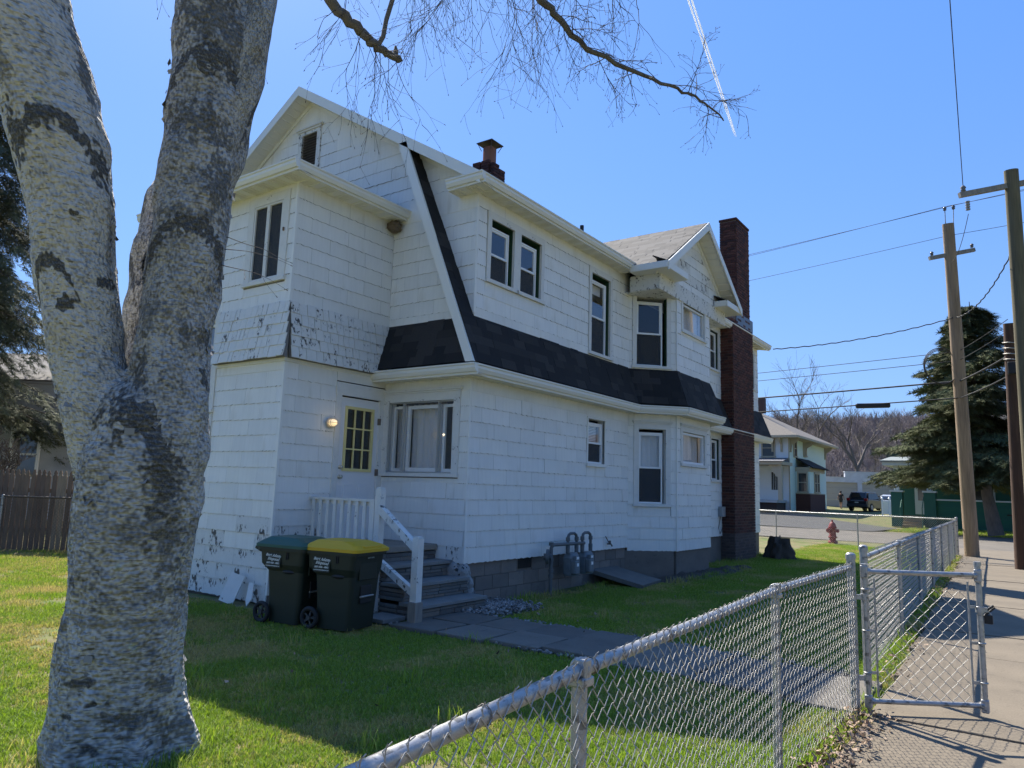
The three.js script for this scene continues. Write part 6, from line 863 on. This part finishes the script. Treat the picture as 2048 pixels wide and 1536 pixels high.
{ // mint and white house across the road
  const h = thing('mint_house', 'pale mint and white two storey house with bracketed eaves across the road', 'house', [-19, 0.4, -66]), mint = mat([0.60, 0.72, 0.66], { roughness: 0.7 }), wh = mat([0.70, 0.72, 0.74], { roughness: 0.7 }), tan = mat([0.44, 0.37, 0.27]), brick = mat([0.13, 0.045, 0.03], { map: rep(T.grit, 0.6) }), y0 = 0.45, xR = -15.7, zN = -60.1, zF2 = -73, xL2 = -27;
  obj('wall', bx(xL2, xR, y0, 6.5, zN - 0.2, zN), wh, h); obj('wall', bx(xR - 0.2, xR, y0, 6.5, zF2, zN - 0.2), mint, h); obj('wall', bx(xL2, xR - 0.2, y0, 6.5, zF2, zF2 + 0.2), wh, h); obj('core', bx(xL2 + 1, xR - 0.8, y0, 6.4, zF2 + 1, zN - 0.8), M.room, h);
  const ov = 1.0, a = V(xL2 - ov, 6.5, zN + ov), b = V(xR + ov, 6.5, zN + ov), c = V(xR + ov, 6.5, zF2 - ov), d = V(xL2 - ov, 6.5, zF2 - ov), t1 = V(-21.3, 9.9, -65), t2 = V(-21.3, 9.9, -68), rm = mat([0.23, 0.205, 0.18], { map: rep(T.grit, 0.9) }); obj('roof', [quad3(a, b, t1, t1.clone().add(V(-0.1, 0, 0)), 0.12), quad3(b, c, t2, t1, 0.12), quad3(c, d, t2.clone().add(V(-0.1, 0, 0)), t2, 0.12), quad3(d, a, t1, t2, 0.12)], rm, h); obj('eave', bx(a.x, b.x, 6.32, 6.5, c.z, a.z), tan, h); obj('chimney', bx(-19.2, -18.5, 8.8, 10.1, -64, -63.4), mat([0.09, 0.05, 0.045]), h);
  for (const [x, z, rx] of [[xR, zN - 0.5, 1], [xR, zN - 4.7, 1], [xR, zN - 5.2, 1], [xR, zF2 + 0.4, 1], [xR - 0.5, zN, 0], [xR - 1.2, zN, 0]]) obj('bracket', rx ? poly([[0, 0], [0.75, 0], [0.6, -0.25], [0.2, -0.5], [0.12, -1.1], [0, -1.1]], -0.07, 0.07).translate(x, 6.33, z) : poly([[0, 0], [0.75, 0], [0.6, -0.25], [0.2, -0.5], [0.12, -1.1], [0, -1.1]], -0.07, 0.07).rotateY(-Math.PI / 2).translate(x, 6.33, z), tan, h);
  const win = (s, x, z, ya, yb, w) => { const g = new THREE.Group(); g.name = 'window'; g.position.set(x - h.position.x, ya - h.position.y, z - h.position.z); h.add(g); const B = (q0, q1, p0, p1, o0, o1) => s ? bx(x + o0, x + o1, p0, p1, z - q1, z - q0) : bx(x + q0, x + q1, p0, p1, z + o0, z + o1); obj('frame', [B(-0.1, 0, ya, yb, 0, 0.09), B(w, w + 0.1, ya, yb, 0, 0.09), B(-0.1, w + 0.1, yb, yb + 0.14, 0, 0.10), B(-0.14, w + 0.14, ya - 0.1, ya, 0, 0.14), B(0, w, (ya + yb) / 2 - 0.03, (ya + yb) / 2 + 0.03, 0.01, 0.06)], tan, g); obj('pane', B(0, w, ya, yb, 0.012, 0.03), mat([0.03, 0.035, 0.04], { roughness: 0.08 }), g); };
  win(1, xR, -61.7, 5.0, 6.25, 0.75); win(1, xR, -64.9, 5.2, 6.3, 0.75); win(0, -17.7, zN, 4.9, 6.2, 0.9);
  const xb = -14.6; obj('bay', [bx(xR + 0.003, xb, 1.95, 4.0, -67.2, -62.1)], mint, h); obj('bay_base', bx(xR + 0.003, xb + 0.03, y0, 1.95, -67.24, -62.06), brick, h); obj('bay_trim', [bx(xR + 0.004, xb + 0.05, 3.75, 4.1, -67.25, -62.05), bx(xR + 0.004, xb + 0.04, 1.95, 2.03, -67.25, -62.05)], tan, h); obj('bay_roof', quad3(V(xb + 0.35, 4.1, -61.8), V(xb + 0.35, 4.1, -67.5), V(xR, 4.9, -66.8), V(xR, 4.9, -62.4), 0.1), M.shingleFlat, h);
  win(1, xb, -63.6, 2.15, 3.6, 0.6); win(1, xb, -64.5, 2.15, 3.6, 0.6); win(0, -15.45, -62.1, 2.15, 3.6, 0.62);
  obj('porch_floor', bx(-26, -15.9, 1.2, 1.4, zN, -57.4), mat([0.42, 0.41, 0.40]), h); obj('porch_skirt', bx(-26, -16, y0 - 0.2, 1.2, zN, -57.6), mat([0.05, 0.03, 0.025]), h); obj('porch_roof', [bx(-26.3, -15.4, 4.1, 4.35, zN, -57.1)], tan, h); obj('porch_roof_covering', quad3(V(-26.4, 4.36, -57.0), V(-15.3, 4.36, -57.0), V(-15.7, 4.75, zN), V(-26.4, 4.75, zN), 0.05), mat([0.13, 0.13, 0.14]), h);
  for (const x of [-15.65, -19.6]) obj('porch_column', [bx(x - 0.14, x + 0.14, 1.4, 4.1, -57.6, -57.32)], tan, h); obj('bracket', poly([[0, 0], [-0.7, 0], [-0.12, -0.9], [0, -0.9]], 0, 0.12).translate(-15.8, 4.08, -57.5), tan, h);
  const dr = new THREE.Group(); dr.name = 'door'; dr.position.set(-16.8 - h.position.x, 1, zN - h.position.z); h.add(dr); obj('leaf', bx(-17.3, -16.15, 1.4, 3.75, zN + 0.01, zN + 0.08), wh, dr); obj('glass', bx(-17.05, -16.4, 2.2, 3.6, zN + 0.081, zN + 0.095), M.black, dr); obj('grille', [0, 1, 2, 3, 4].map(k => bx(-17.02 + k * 0.14, -17.0 + k * 0.14, 2.2, 3.6, zN + 0.096, zN + 0.11)), M.white, dr); obj('downpipe', [rod(V(xR + 0.08, y0, zN + 0.1), V(xR + 0.08, 6.3, zN + 0.1), 0.05, 6)], tan, h);
}
{ // double garage with a stepped parapet
  const g = thing('double_garage', 'white double garage with stepped parapet and two pale doors', 'garage', [-14, 0.7, -82]), wh = mat([0.66, 0.68, 0.71], { map: rep(T.stucco, 2) }), cr = mat([0.42, 0.38, 0.31]), a = V(-17.4, 0, -79.4), c = V(-10.6, 0, -84.2), u = c.clone().sub(a).normalize(), n = V(-u.z, 0, u.x), L = a.distanceTo(c), fm = new THREE.Matrix4().makeBasis(u, V(0, 1, 0), n).setPosition(a.x, 0.7, a.z), P = (nm, q, m, p = g) => obj(nm, [q].flat().map(e2 => e2.applyMatrix4(fm)), m, p);
  const holes = [[0.3, 3.55, -1, 2.65], [4.0, 7.3, -1, 2.65]]; for (const [s0, s1, ya, yb] of cutRects([0, L, -0.3, 3.15], holes)) P('wall', bx(s0, s1, ya, yb, -0.3, 0), wh); P('parapet', [bx(0, 2.3, 3.15, 3.2, -0.35, 0.05), bx(2.3, 5.6, 3.15, 3.7, -0.3, 0), bx(2.25, 5.65, 3.7, 3.78, -0.35, 0.05), bx(5.6, L, 3.15, 3.2, -0.35, 0.05)], wh); P('side_wall', bx(0, 0.3, -0.3, 3.1, -6, -0.3), wh); P('side_wall', bx(L - 0.3, L, -0.3, 3.1, -6, -0.3), wh); P('roof', bx(0.3, L - 0.3, 2.9, 3.05, -6, -0.3), M.shingleFlat);
  for (const [s0, s1] of holes) for (let k = 0; k < 5; k++) P('door_panel', rbx(s0, s1, -0.28 + k * 0.59, 0.30 + k * 0.59, -0.22, -0.16, 0.015), cr);
}
function vehicle(name, label, paint, x, y, z, turn, suv) { // a car seen from behind: x across, z to its rear
  const c = thing(name, label, 'car', [0, 0, 0]), W = 0.92, gl = mat([0.012, 0.014, 0.016], { roughness: 0.06 }), body = new THREE.MeshPhysicalMaterial({ color: new THREE.Color().setRGB(...paint), roughness: 0.35, metalness: 0.3, clearcoat: 0.8, clearcoatRoughness: 0.1 }), H = suv ? 1.68 : 1.46, hb = suv ? 1.0 : 0.92;
  const sec = (zz, w, ya, yb) => rring(-w, w, 0, 1, 0, 0.05).map(([px2, , pz2]) => [px2, lerp(ya, yb, pz2), zz]).reverse(); const prof = [[-2.25, 0.72, 0.42, 0.72], [-2.05, 0.88, 0.30, 0.86], [-1.2, W, 0.26, 0.98], [0, W, 0.25, hb], [1.3, W, 0.26, hb + 0.02], [2.05, 0.9, 0.32, hb], [2.25, 0.82, 0.42, hb - 0.12]];
  obj('body', loft(prof.map(p => sec(...p))), body, c); const roof = suv ? [[-0.95, 0.80, hb - 0.05, hb + 0.05], [-0.25, 0.68, hb - 0.05, H - 0.04], [0.8, 0.70, hb - 0.05, H], [1.75, 0.68, hb - 0.05, H - 0.06], [2.08, 0.76, hb - 0.05, hb + 0.12]] : [[-1.0, 0.78, hb - 0.05, hb + 0.03], [-0.2, 0.62, hb - 0.05, H - 0.03], [0.6, 0.64, hb - 0.05, H], [1.2, 0.62, hb - 0.05, H - 0.12], [1.9, 0.74, hb - 0.05, hb + 0.03]];
  obj('cabin', loft(roof.map(p => sec(...p))), body, c); const zr = suv ? 1.80 : 1.25; obj('rear_window', quad3(V(-0.60, hb + 0.14, zr + (suv ? 0.285 : 0.60)), V(0.60, hb + 0.14, zr + (suv ? 0.285 : 0.60)), V(0.55, H - 0.13, zr + 0.03), V(-0.55, H - 0.13, zr + 0.03), 0.03), gl, c);
  for (const s of [1, -1]) { obj('side_window', quad3(V(s * 0.80, hb + 0.05, s > 0 ? 1.7 : -0.6), V(s * 0.80, hb + 0.05, s > 0 ? -0.6 : 1.7), V(s * 0.715, H - 0.12, s > 0 ? -0.15 : 1.5), V(s * 0.715, H - 0.12, s > 0 ? 1.5 : -0.15), 0.04), gl, c); obj('tail_light', rbx(s * 0.62, s * 0.88, hb - 0.12, hb + 0.12, 2.02, 2.235, 0.03), mat([0.30, 0.012, 0.012], { roughness: 0.2 }), c);
    for (const zz of [-1.4, 1.38]) { const w = obj('wheel', new THREE.CylinderGeometry(0.34, 0.34, 0.22, 22).rotateZ(Math.PI / 2).translate(s * 0.82, 0.34, zz), M.rubber, c); obj('rim', new THREE.CylinderGeometry(0.21, 0.21, 0.235, 14).rotateZ(Math.PI / 2).translate(s * 0.82, 0.34, zz), M.zinc, w); } obj('mirror', rbx(s * 0.90, s * 1.08, hb, hb + 0.15, -0.75, -0.6, 0.03), body, c); }
  obj('bumper', rbx(-0.86, 0.86, 0.36, 0.62, 2.12, 2.30, 0.05), mat([0.03, 0.03, 0.032]), c); obj('number_plate', bx(-0.16, 0.16, 0.70, 0.80, 2.255, 2.27), mat([0.45, 0.44, 0.38]), c); c.position.set(x, y, z); c.rotation.y = turn; return c;
}
vehicle('parked_car', 'dark grey suv parked facing the garage doors', [0.018, 0.020, 0.024], -12.0, 0.66, -71.6, -0.22, true); vehicle('parked_car', 'silver sedan parked beyond the dark suv', [0.52, 0.54, 0.56], -10.7, 0.72, -76.5, -0.15, false);
{ // person walking up the drive
  const p = thing('person', 'person in dark top and shorts walking towards the garages', 'person', [-15.1, 0.72, -76.2]), size = 56, mc = new MarchingCubes(size, new THREE.MeshBasicMaterial(), false, false, 60000), J = [[0, 1.62, 0, 0.105, 0, 1.5, 0, 0.075], [0, 1.5, 0, 0.06, 0, 1.36, 0, 0.07], [0, 1.34, 0, 0.15, 0, 1.05, 0, 0.135], [-0.17, 1.36, 0, 0.06, -0.23, 1.1, 0.03, 0.05], [-0.23, 1.1, 0.03, 0.045, -0.27, 0.86, -0.08, 0.035], [0.17, 1.36, 0, 0.06, 0.27, 1.12, 0.06, 0.05], [0.27, 1.12, 0.06, 0.045, 0.31, 0.88, 0.0, 0.035], [0, 1.05, 0, 0.14, 0, 0.92, 0, 0.14], [-0.09, 0.92, 0, 0.095, -0.08, 0.5, -0.12, 0.065], [-0.08, 0.5, -0.12, 0.06, -0.07, 0.08, -0.02, 0.04], [0.09, 0.92, 0, 0.095, 0.08, 0.5, 0.08, 0.065], [0.08, 0.5, 0.08, 0.06, 0.08, 0.08, 0.24, 0.04], [-0.07, 0.05, -0.02, 0.045, -0.07, 0.035, -0.18, 0.035], [0.08, 0.05, 0.24, 0.045, 0.08, 0.035, 0.1, 0.035]];
  const half = [0.45, 0.93, 0.45], cy = 0.87; for (let k = 0; k < size; k++) for (let j = 0; j < size; j++) for (let i = 0; i < size; i++) { const x = (i - size / 2) / (size / 2) * half[0], y = (j - size / 2) / (size / 2) * half[1] + cy, z = (k - size / 2) / (size / 2) * half[2]; let d = 9; for (const b of J) { const ux = b[4] - b[0], uy = b[5] - b[1], uz = b[6] - b[2], t = clamp(((x - b[0]) * ux + (y - b[1]) * uy + (z - b[2]) * uz) / (ux * ux + uy * uy + uz * uz)), q = Math.hypot(x - b[0] - ux * t, y - b[1] - uy * t, z - b[2] - uz * t) - lerp(b[3], b[7], t), kk = 0.03, h2 = clamp(0.5 + 0.5 * (d - q) / kk); d = d * (1 - h2) + q * h2 - kk * h2 * (1 - h2); } mc.field[k * size * size + j * size + i] = -d; }
  mc.isolation = 0; mc.update(); const n = mc.count, pos = new Float32Array(n * 3), col = new Float32Array(n * 3); for (let i = 0; i < n; i++) { const x = mc.positionArray[i * 3] * half[0], y = mc.positionArray[i * 3 + 1] * half[1] + cy, z = mc.positionArray[i * 3 + 2] * half[2]; pos.set([x - 15.1, y + 0.72, z - 76.2], i * 3); const arm = Math.abs(x) > 0.2 && y < 1.22, c = y > 1.64 || (y > 1.5 && z > 0.03) ? [0.02, 0.015, 0.012] : y > 1.4 && Math.abs(x) < 0.1 || arm && y > 0.8 ? [0.28, 0.17, 0.12] : y > 0.62 ? [0.018, 0.018, 0.022] : y > 0.1 ? [0.26, 0.16, 0.11] : [0.05, 0.05, 0.05]; col.set(c, i * 3); }
  const g = new THREE.BufferGeometry(); g.setAttribute('position', new THREE.BufferAttribute(pos, 3)); g.setAttribute('color', new THREE.BufferAttribute(col, 3)); g.computeVertexNormals(); obj('body', g, mat([1, 1, 1], { vertexColors: true }), p);
}
{ const f = thing('vinyl_fence', 'short white picket fence section beside the parked cars', 'fence', [-9, 0.6, -63.2]); for (let k = 0; k < 3; k++) { const x = -9.5 + k * 0.45, z = -62.9 - k * 0.33; obj('post', [bx(x - 0.06, x + 0.06, 0.5, 1.8, z - 0.06, z + 0.06), new THREE.ConeGeometry(0.10, 0.14, 4).translate(x, 1.88, z)], M.white, f); } obj('panel', quad3(V(-9.5, 0.6, -62.9), V(-8.6, 0.6, -63.56), V(-8.6, 1.62, -63.56), V(-9.5, 1.62, -62.9), 0.03), M.white, f); }
{ // green house with a walled porch
  const h = thing('green_house', 'dark green bungalow with walled front porch behind the spruce', 'house', [-1, 0.2, -54]), gr = mat([0.020, 0.105, 0.075], { roughness: 0.7 }), tr = mat([0.52, 0.56, 0.53]), y0 = 0.15, zP = -48.6;
  const wl = obj('porch_wall', bx(-4.7, 9, y0, 1.72, zP - 0.2, zP - 0.02), gr, h); for (let k = 0; k < 8; k++) obj('clapboard', bx(-4.7, 9, y0 + 0.02 + k * 0.2, y0 + 0.205 + k * 0.2, zP - 0.02, zP).rotateX(0), mat([0.020 + 0.002 * (k % 2), 0.105 + 0.006 * (k % 3), 0.076]), wl); obj('porch_cap', bx(-4.75, 9.05, 1.72, 1.80, zP - 0.26, zP + 0.05), tr, h); obj('slot', bx(-1.2, 0.3, 1.0, 1.08, zP, zP + 0.012), M.black, h);
  for (const x of [-6.55, -4.85]) { obj('pier', bx(x - 0.3, x + 0.3, y0, 2.15, zP - 0.45, zP + 0.15), gr, h); obj('pier_cap', bx(x - 0.36, x + 0.36, 2.15, 2.25, zP - 0.5, zP + 0.2), tr, h); obj('column', bx(x - 0.14, x + 0.14, 2.25, 3.7, zP - 0.3, zP), tr, h); }
  for (let k = 0; k < 4; k++) obj('step', bx(-6.2, -5.2, y0 + k * 0.17, y0 + 0.15 + k * 0.17, zP + 0.7 - k * 0.25, zP + 1.0 - k * 0.25), mat([0.30, 0.22, 0.13]), h); for (const x of [-6.25, -5.15]) obj('handrail', [rod(V(x, y0, zP + 1.1), V(x, 1.25, zP + 1.1), 0.025, 6), rod(V(x, 1.25, zP + 1.1), V(x, 1.9, zP + 0.1), 0.025, 6)], gr, h);
  obj('wall', bx(-6.85, 9, 0.2, 4.0, -52.2, -52), gr, h); const d = obj('door', bx(-6.0, -5.05, 0.85, 2.95, -51.99, -51.92), tr, h); obj('door_glass', bx(-5.82, -5.23, 1.7, 2.75, -51.919, -51.9), mat([0.08, 0.085, 0.09], { roughness: 0.1 }), d); for (const x of [-3.4, -0.4, 2.4]) { const w = obj('window', [bx(x, x + 1.6, 1.55, 3.1, -51.99, -51.93)], tr, h); obj('pane', bx(x + 0.1, x + 1.5, 1.65, 3.0, -51.93, -51.91), mat([0.03, 0.032, 0.036], { roughness: 0.1 }), w); }
  obj('porch_ceiling', bx(-7.2, 9.2, 3.7, 3.93, -52, zP + 0.5), tr, h); obj('roof', [quad3(V(-4.4, 3.95, zP + 0.8), V(9.5, 3.95, zP + 0.8), V(9.5, 7.2, -54.5), V(-3.4, 7.2, -54.5), 0.12), quad3(V(9.5, 3.95, -60), V(-4.4, 3.95, -60), V(-3.4, 7.2, -54.5), V(9.5, 7.2, -54.5), 0.12)], mat([0.15, 0.145, 0.14], { map: rep(T.grit, 0.9) }), h); obj('gable', [poly([[48.1, 3.9], [60, 3.9], [54.5, 7.0]], -0.1, 0.1).rotateY(Math.PI / 2).translate(-4.0, 0, 0)], gr, h); obj('side_wall', bx(-6.85, -6.65, 0.2, 3.9, -60, -52.2), gr, h); obj('porch_roof', quad3(V(-7.3, 3.98, zP + 0.6), V(-4.4, 3.98, zP + 0.6), V(-4.4, 4.4, -52), V(-7.3, 4.4, -52), 0.08), mat([0.20, 0.22, 0.21]), h);
  const ds = thing('satellite_dish', 'grey satellite dish on the roof edge of the green house', 'dish', [-7.6, 4.0, -56]); obj('reflector', new THREE.CylinderGeometry(0.55, 0.40, 0.12, 24).rotateX(-Math.PI / 2 + 0.3).rotateY(0.9).translate(-7.6, 4.75, -55.9), mat([0.07, 0.08, 0.08]), ds); obj('mast', rod(V(-7.55, 3.8, -56), V(-7.55, 4.8, -56), 0.04, 6), M.zinc, ds);
}
// --- utility poles and lines
function pole(label, m, a, b, r0, r1) { const t = thing('utility_pole', label, 'pole', [a.x, a.y, a.z]); obj('shaft', tube([a.clone().add(V(0, -0.3, 0)), a.clone().lerp(b, 0.5), b], q => lerp(r0, r1, q), 14), m, t); return t; }
const P1b = V(-1.57, 0, -26.1), P1t = V(-1.6, 9.85, -24.35), p1 = pole('pale weathered wooden utility pole with a short crossarm at the corner', M.pole, P1b, P1t, 0.20, 0.155);
obj('crossarm', beam(V(-2.12, 8.82, -24.2), V(-1.0, 9.12, -24.95), 0.09, 0.11), M.greyWood, p1); for (const [x, y, z] of [[-2.05, 8.90, -24.22], [-1.06, 9.18, -24.9], [-1.66, 10.25, -24.3], [-1.45, 10.32, -24.5]]) obj('insulator', new THREE.LatheGeometry([[0.02, 0], [0.05, 0.02], [0.035, 0.05], [0.055, 0.08], [0.03, 0.12], [0, 0.13]].map(q => new THREE.Vector2(...q)), 10).translate(x, y, z), mat([0.10, 0.10, 0.11], { roughness: 0.3 }), p1); obj('pin', [rod(V(-1.66, 9.75, -24.3), V(-1.66, 10.27, -24.3), 0.014, 6)], M.zinc, p1); obj('pin', rod(V(-1.48, 9.6, -24.42), V(-1.45, 10.34, -24.5), 0.014, 6), M.zinc, p1);
const p3 = pole('greenish treated utility pole with a long crossarm beside the brown stub pole', M.poleGreen, V(0.02, 0, -21.0), V(0.02, 9.35, -19.76), 0.19, 0.145); obj('crossarm', beam(V(-1.0, 8.74, -19.16), V(1.1, 9.28, -20.5), 0.10, 0.12), M.greyWood, p3); obj('insulator', [new THREE.LatheGeometry([[0.02, 0], [0.06, 0.02], [0.04, 0.05], [0.065, 0.09], [0.03, 0.14], [0, 0.15]].map(q => new THREE.Vector2(...q)), 10).translate(-0.92, 8.83, -19.2)], mat([0.16, 0.16, 0.17]), p3); obj('arrester', [0, 1, 2, 3].map(k => cyl(0.05, 0.05, 0.03, -0.85, 8.38 + k * 0.06, -19.25, 10)), mat([0.28, 0.28, 0.28]), p3);
const p2 = pole('short dark brown stub pole wrapped with cables', M.poleDark, V(-0.30, 0, -22.3), V(-0.22, 6.05, -21.4), 0.17, 0.14); obj('cable_box', rbx(-0.32, -0.1, 4.75, 5.05, -21.35, -21.15, 0.02), M.black, p2); obj('cable_wrap', [tube([...Array(30).keys()].map(k => V(-0.22 + 0.19 * Math.cos(k * 0.9), 5.1 + k * 0.02, -21.5 + 0.19 * Math.sin(k * 0.9))), 0.014, 5)], M.wire, p2);
function cable(label, a, b, sag, r = 0.008, group = 'overhead lines between the poles', m = M.cable, wob = 0) { const pts = []; for (let i = 0; i <= 40; i++) { const t = i / 40; const p = a.clone().lerp(b, t); p.y -= sag * 4 * t * (1 - t); if (wob) { p.y += wob * Math.sin(i * 2.1); p.x += wob * Math.cos(i * 2.1); } pts.push(p); } return tag(obj('overhead_cable', tube(pts, r, 5), m), label, 'cable', group); }
for (const [n, a, y] of [['highest', V(-1.45, 10.45, -24.5), 10.9], ['second highest', V(-1.66, 10.38, -24.3), 10.5], ['lowest', V(-1.6, 9.5, -24.4), 9.6]]) { cable(`${n} of three thin power lines running over the road from the pale pole`, a, V(-40, y, -30.2), 0.5, 0.007, 'power lines on the pale pole'); cable(`${n} of three thin power lines running from the pale pole past the greenish pole`, a, V(14, y - 0.2, -19.5), 0.3, 0.007, 'power lines on the pale pole'); }
cable('twisted service cable from the house eave to the pale utility pole', V(-6.05, 5.95, -21.7), V(-1.62, 7.05, -24.7), 0.15, 0.016, undefined, M.cable, 0.012); cable('twisted service cable from the pale utility pole up to the greenish pole', V(-1.55, 7.05, -24.7), V(0.0, 7.6, -20), 0.35, 0.016, undefined, M.cable, 0.012);
for (const [n, y, r] of [['thin upper', 6.10, 0.010], ['thin second', 5.82, 0.010], ['heavy black', 5.2, 0.026], ['grey lower', 4.7, 0.020]]) { cable(`${n} communication cable strung from the pale pole towards the mint house`, V(-1.58, y, -25.1), V(-40, y + 0.25, -30.5), 0.3, r, 'communication cables along the street'); cable(`${n} communication cable strung between the pale pole and the stub pole`, V(-1.58, y, -25.1), V(-0.26, y + 0.1, -21.6), 0.03, r, 'communication cables along the street'); }
cable('long line running overhead from the greenish pole towards the viewer', V(-0.92, 8.98, -19.2), V(-0.35, 11.4, -6), 0.1, 0.009); cable('thin drop wire looping from the crossarm to the pale pole', V(-0.85, 8.3, -19.3), V(-1.55, 8.6, -24.2), 0.2, 0.008);
tag(obj('cable_coil', [0, 1, 2].map(q => new THREE.TorusGeometry(0.50 + q * 0.025, 0.012, 6, 40).rotateY(0.62).translate(-2.0, 5.62 + q * 0.02, -24.85 - q * 0.04)), M.cable), 'coil of spare black cable hanging beside the pale pole', 'cable coil'); 
tag(obj('splice_case', rbx(-0.5, 0.5, -0.08, 0.08, -0.07, 0.07, 0.05).rotateY(0.12).translate(-4.0, 4.60, -25.43), M.black), 'black cable splice case hung on the street cable', 'splice case');
{ // fire hydrant
  const h = thing('fire_hydrant', 'red fire hydrant beyond the far chain link fence', 'hydrant', [-6.15, 0, -29.4]), x = -6.15, z = -29.4, red = mat([0.21, 0.006, 0.008], { roughness: 0.6 });
  obj('barrel', new THREE.LatheGeometry([[0.17, 0], [0.17, 0.06], [0.115, 0.08], [0.115, 0.18], [0.16, 0.19], [0.16, 0.23], [0.12, 0.25], [0.115, 0.52], [0.15, 0.54], [0.15, 0.58], [0.13, 0.60], [0.105, 0.70], [0.05, 0.76], [0, 0.77]].map(p => new THREE.Vector2(...p)), 22).translate(x, 0, z), red, h); obj('operating_nut', cyl(0.035, 0.03, 0.08, x, 0.76, z, 5), red, h);
  for (const [dx, dz, r] of [[0.14, 0.07, 0.055], [-0.14, -0.07, 0.055], [-0.07, 0.14, 0.075]]) obj('outlet', [new THREE.CylinderGeometry(r, r, 0.11, 14).rotateX(Math.PI / 2).rotateY(Math.atan2(dx, dz)).translate(x + dx, 0.45, z + dz), new THREE.CylinderGeometry(r + 0.015, r + 0.015, 0.04, 8).rotateX(Math.PI / 2).rotateY(Math.atan2(dx, dz)).translate(x + dx * 1.4, 0.45, z + dz * 1.4), new THREE.CylinderGeometry(0.02, 0.02, 0.05, 5).rotateX(Math.PI / 2).rotateY(Math.atan2(dx, dz)).translate(x + dx * 1.65, 0.45, z + dz * 1.65)], red, h);
}
{ // rotten stump
  const g = new THREE.CylinderGeometry(0.24, 0.40, 0.42, 30, 10), p = g.attributes.position; for (let i = 0; i < p.count; i++) { const a = Math.atan2(p.getZ(i), p.getX(i)), y = p.getY(i), k = 1 + 0.16 * Math.sin(a * 5) + 0.12 * Math.sin(a * 11 + y * 8) + 0.06 * Math.sin(a * 23 + y * 20); p.setX(i, p.getX(i) * k); p.setZ(i, p.getZ(i) * k); if (y > 0.2) p.setY(i, y + 0.12 * Math.sin(a * 3 + 1) + 0.06 * Math.sin(a * 13) - 0.25 * p.getX(i)); } g.computeVertexNormals(); const st = thing('tree_stump', 'dark rotten tree stump on the lawn past the chimney', 'stump', [-5.6, 0, -20.4]); obj('wood', g.translate(-5.6, 0.22, -20.4), mat([0.075, 0.058, 0.044], { map: rep(T.wood, 0.2, 0.6) }), st);
}
{ // condensation trail of an aeroplane, high and far
  const c = thing('vapour_trail', 'white aeroplane vapour trail crossing the blue sky', 'contrail', [-1383, 2696, -3501]), a = V(-1465, 3066, -3376), b = V(-1220, 1955, -3749), s = V(0.93, 0.1, -0.33), wm = new THREE.MeshPhysicalMaterial({ color: 0xffffff, roughness: 1, transmission: 0.5, thickness: 0, side: THREE.DoubleSide });
  for (const k of [1, -1]) { const pts = []; for (let i = 0; i <= 40; i++) { const t = i / 40; pts.push(a.clone().lerp(b, t).addScaledVector(s, k * lerp(12, 3.2, t))); } obj('streak', tube(pts, t => lerp(6.5, 2.4, t) * (t > 0.97 ? (1 - t) * 30 + 0.1 : 1), 8), wm, c); }
}
renderer.render(scene, camera);
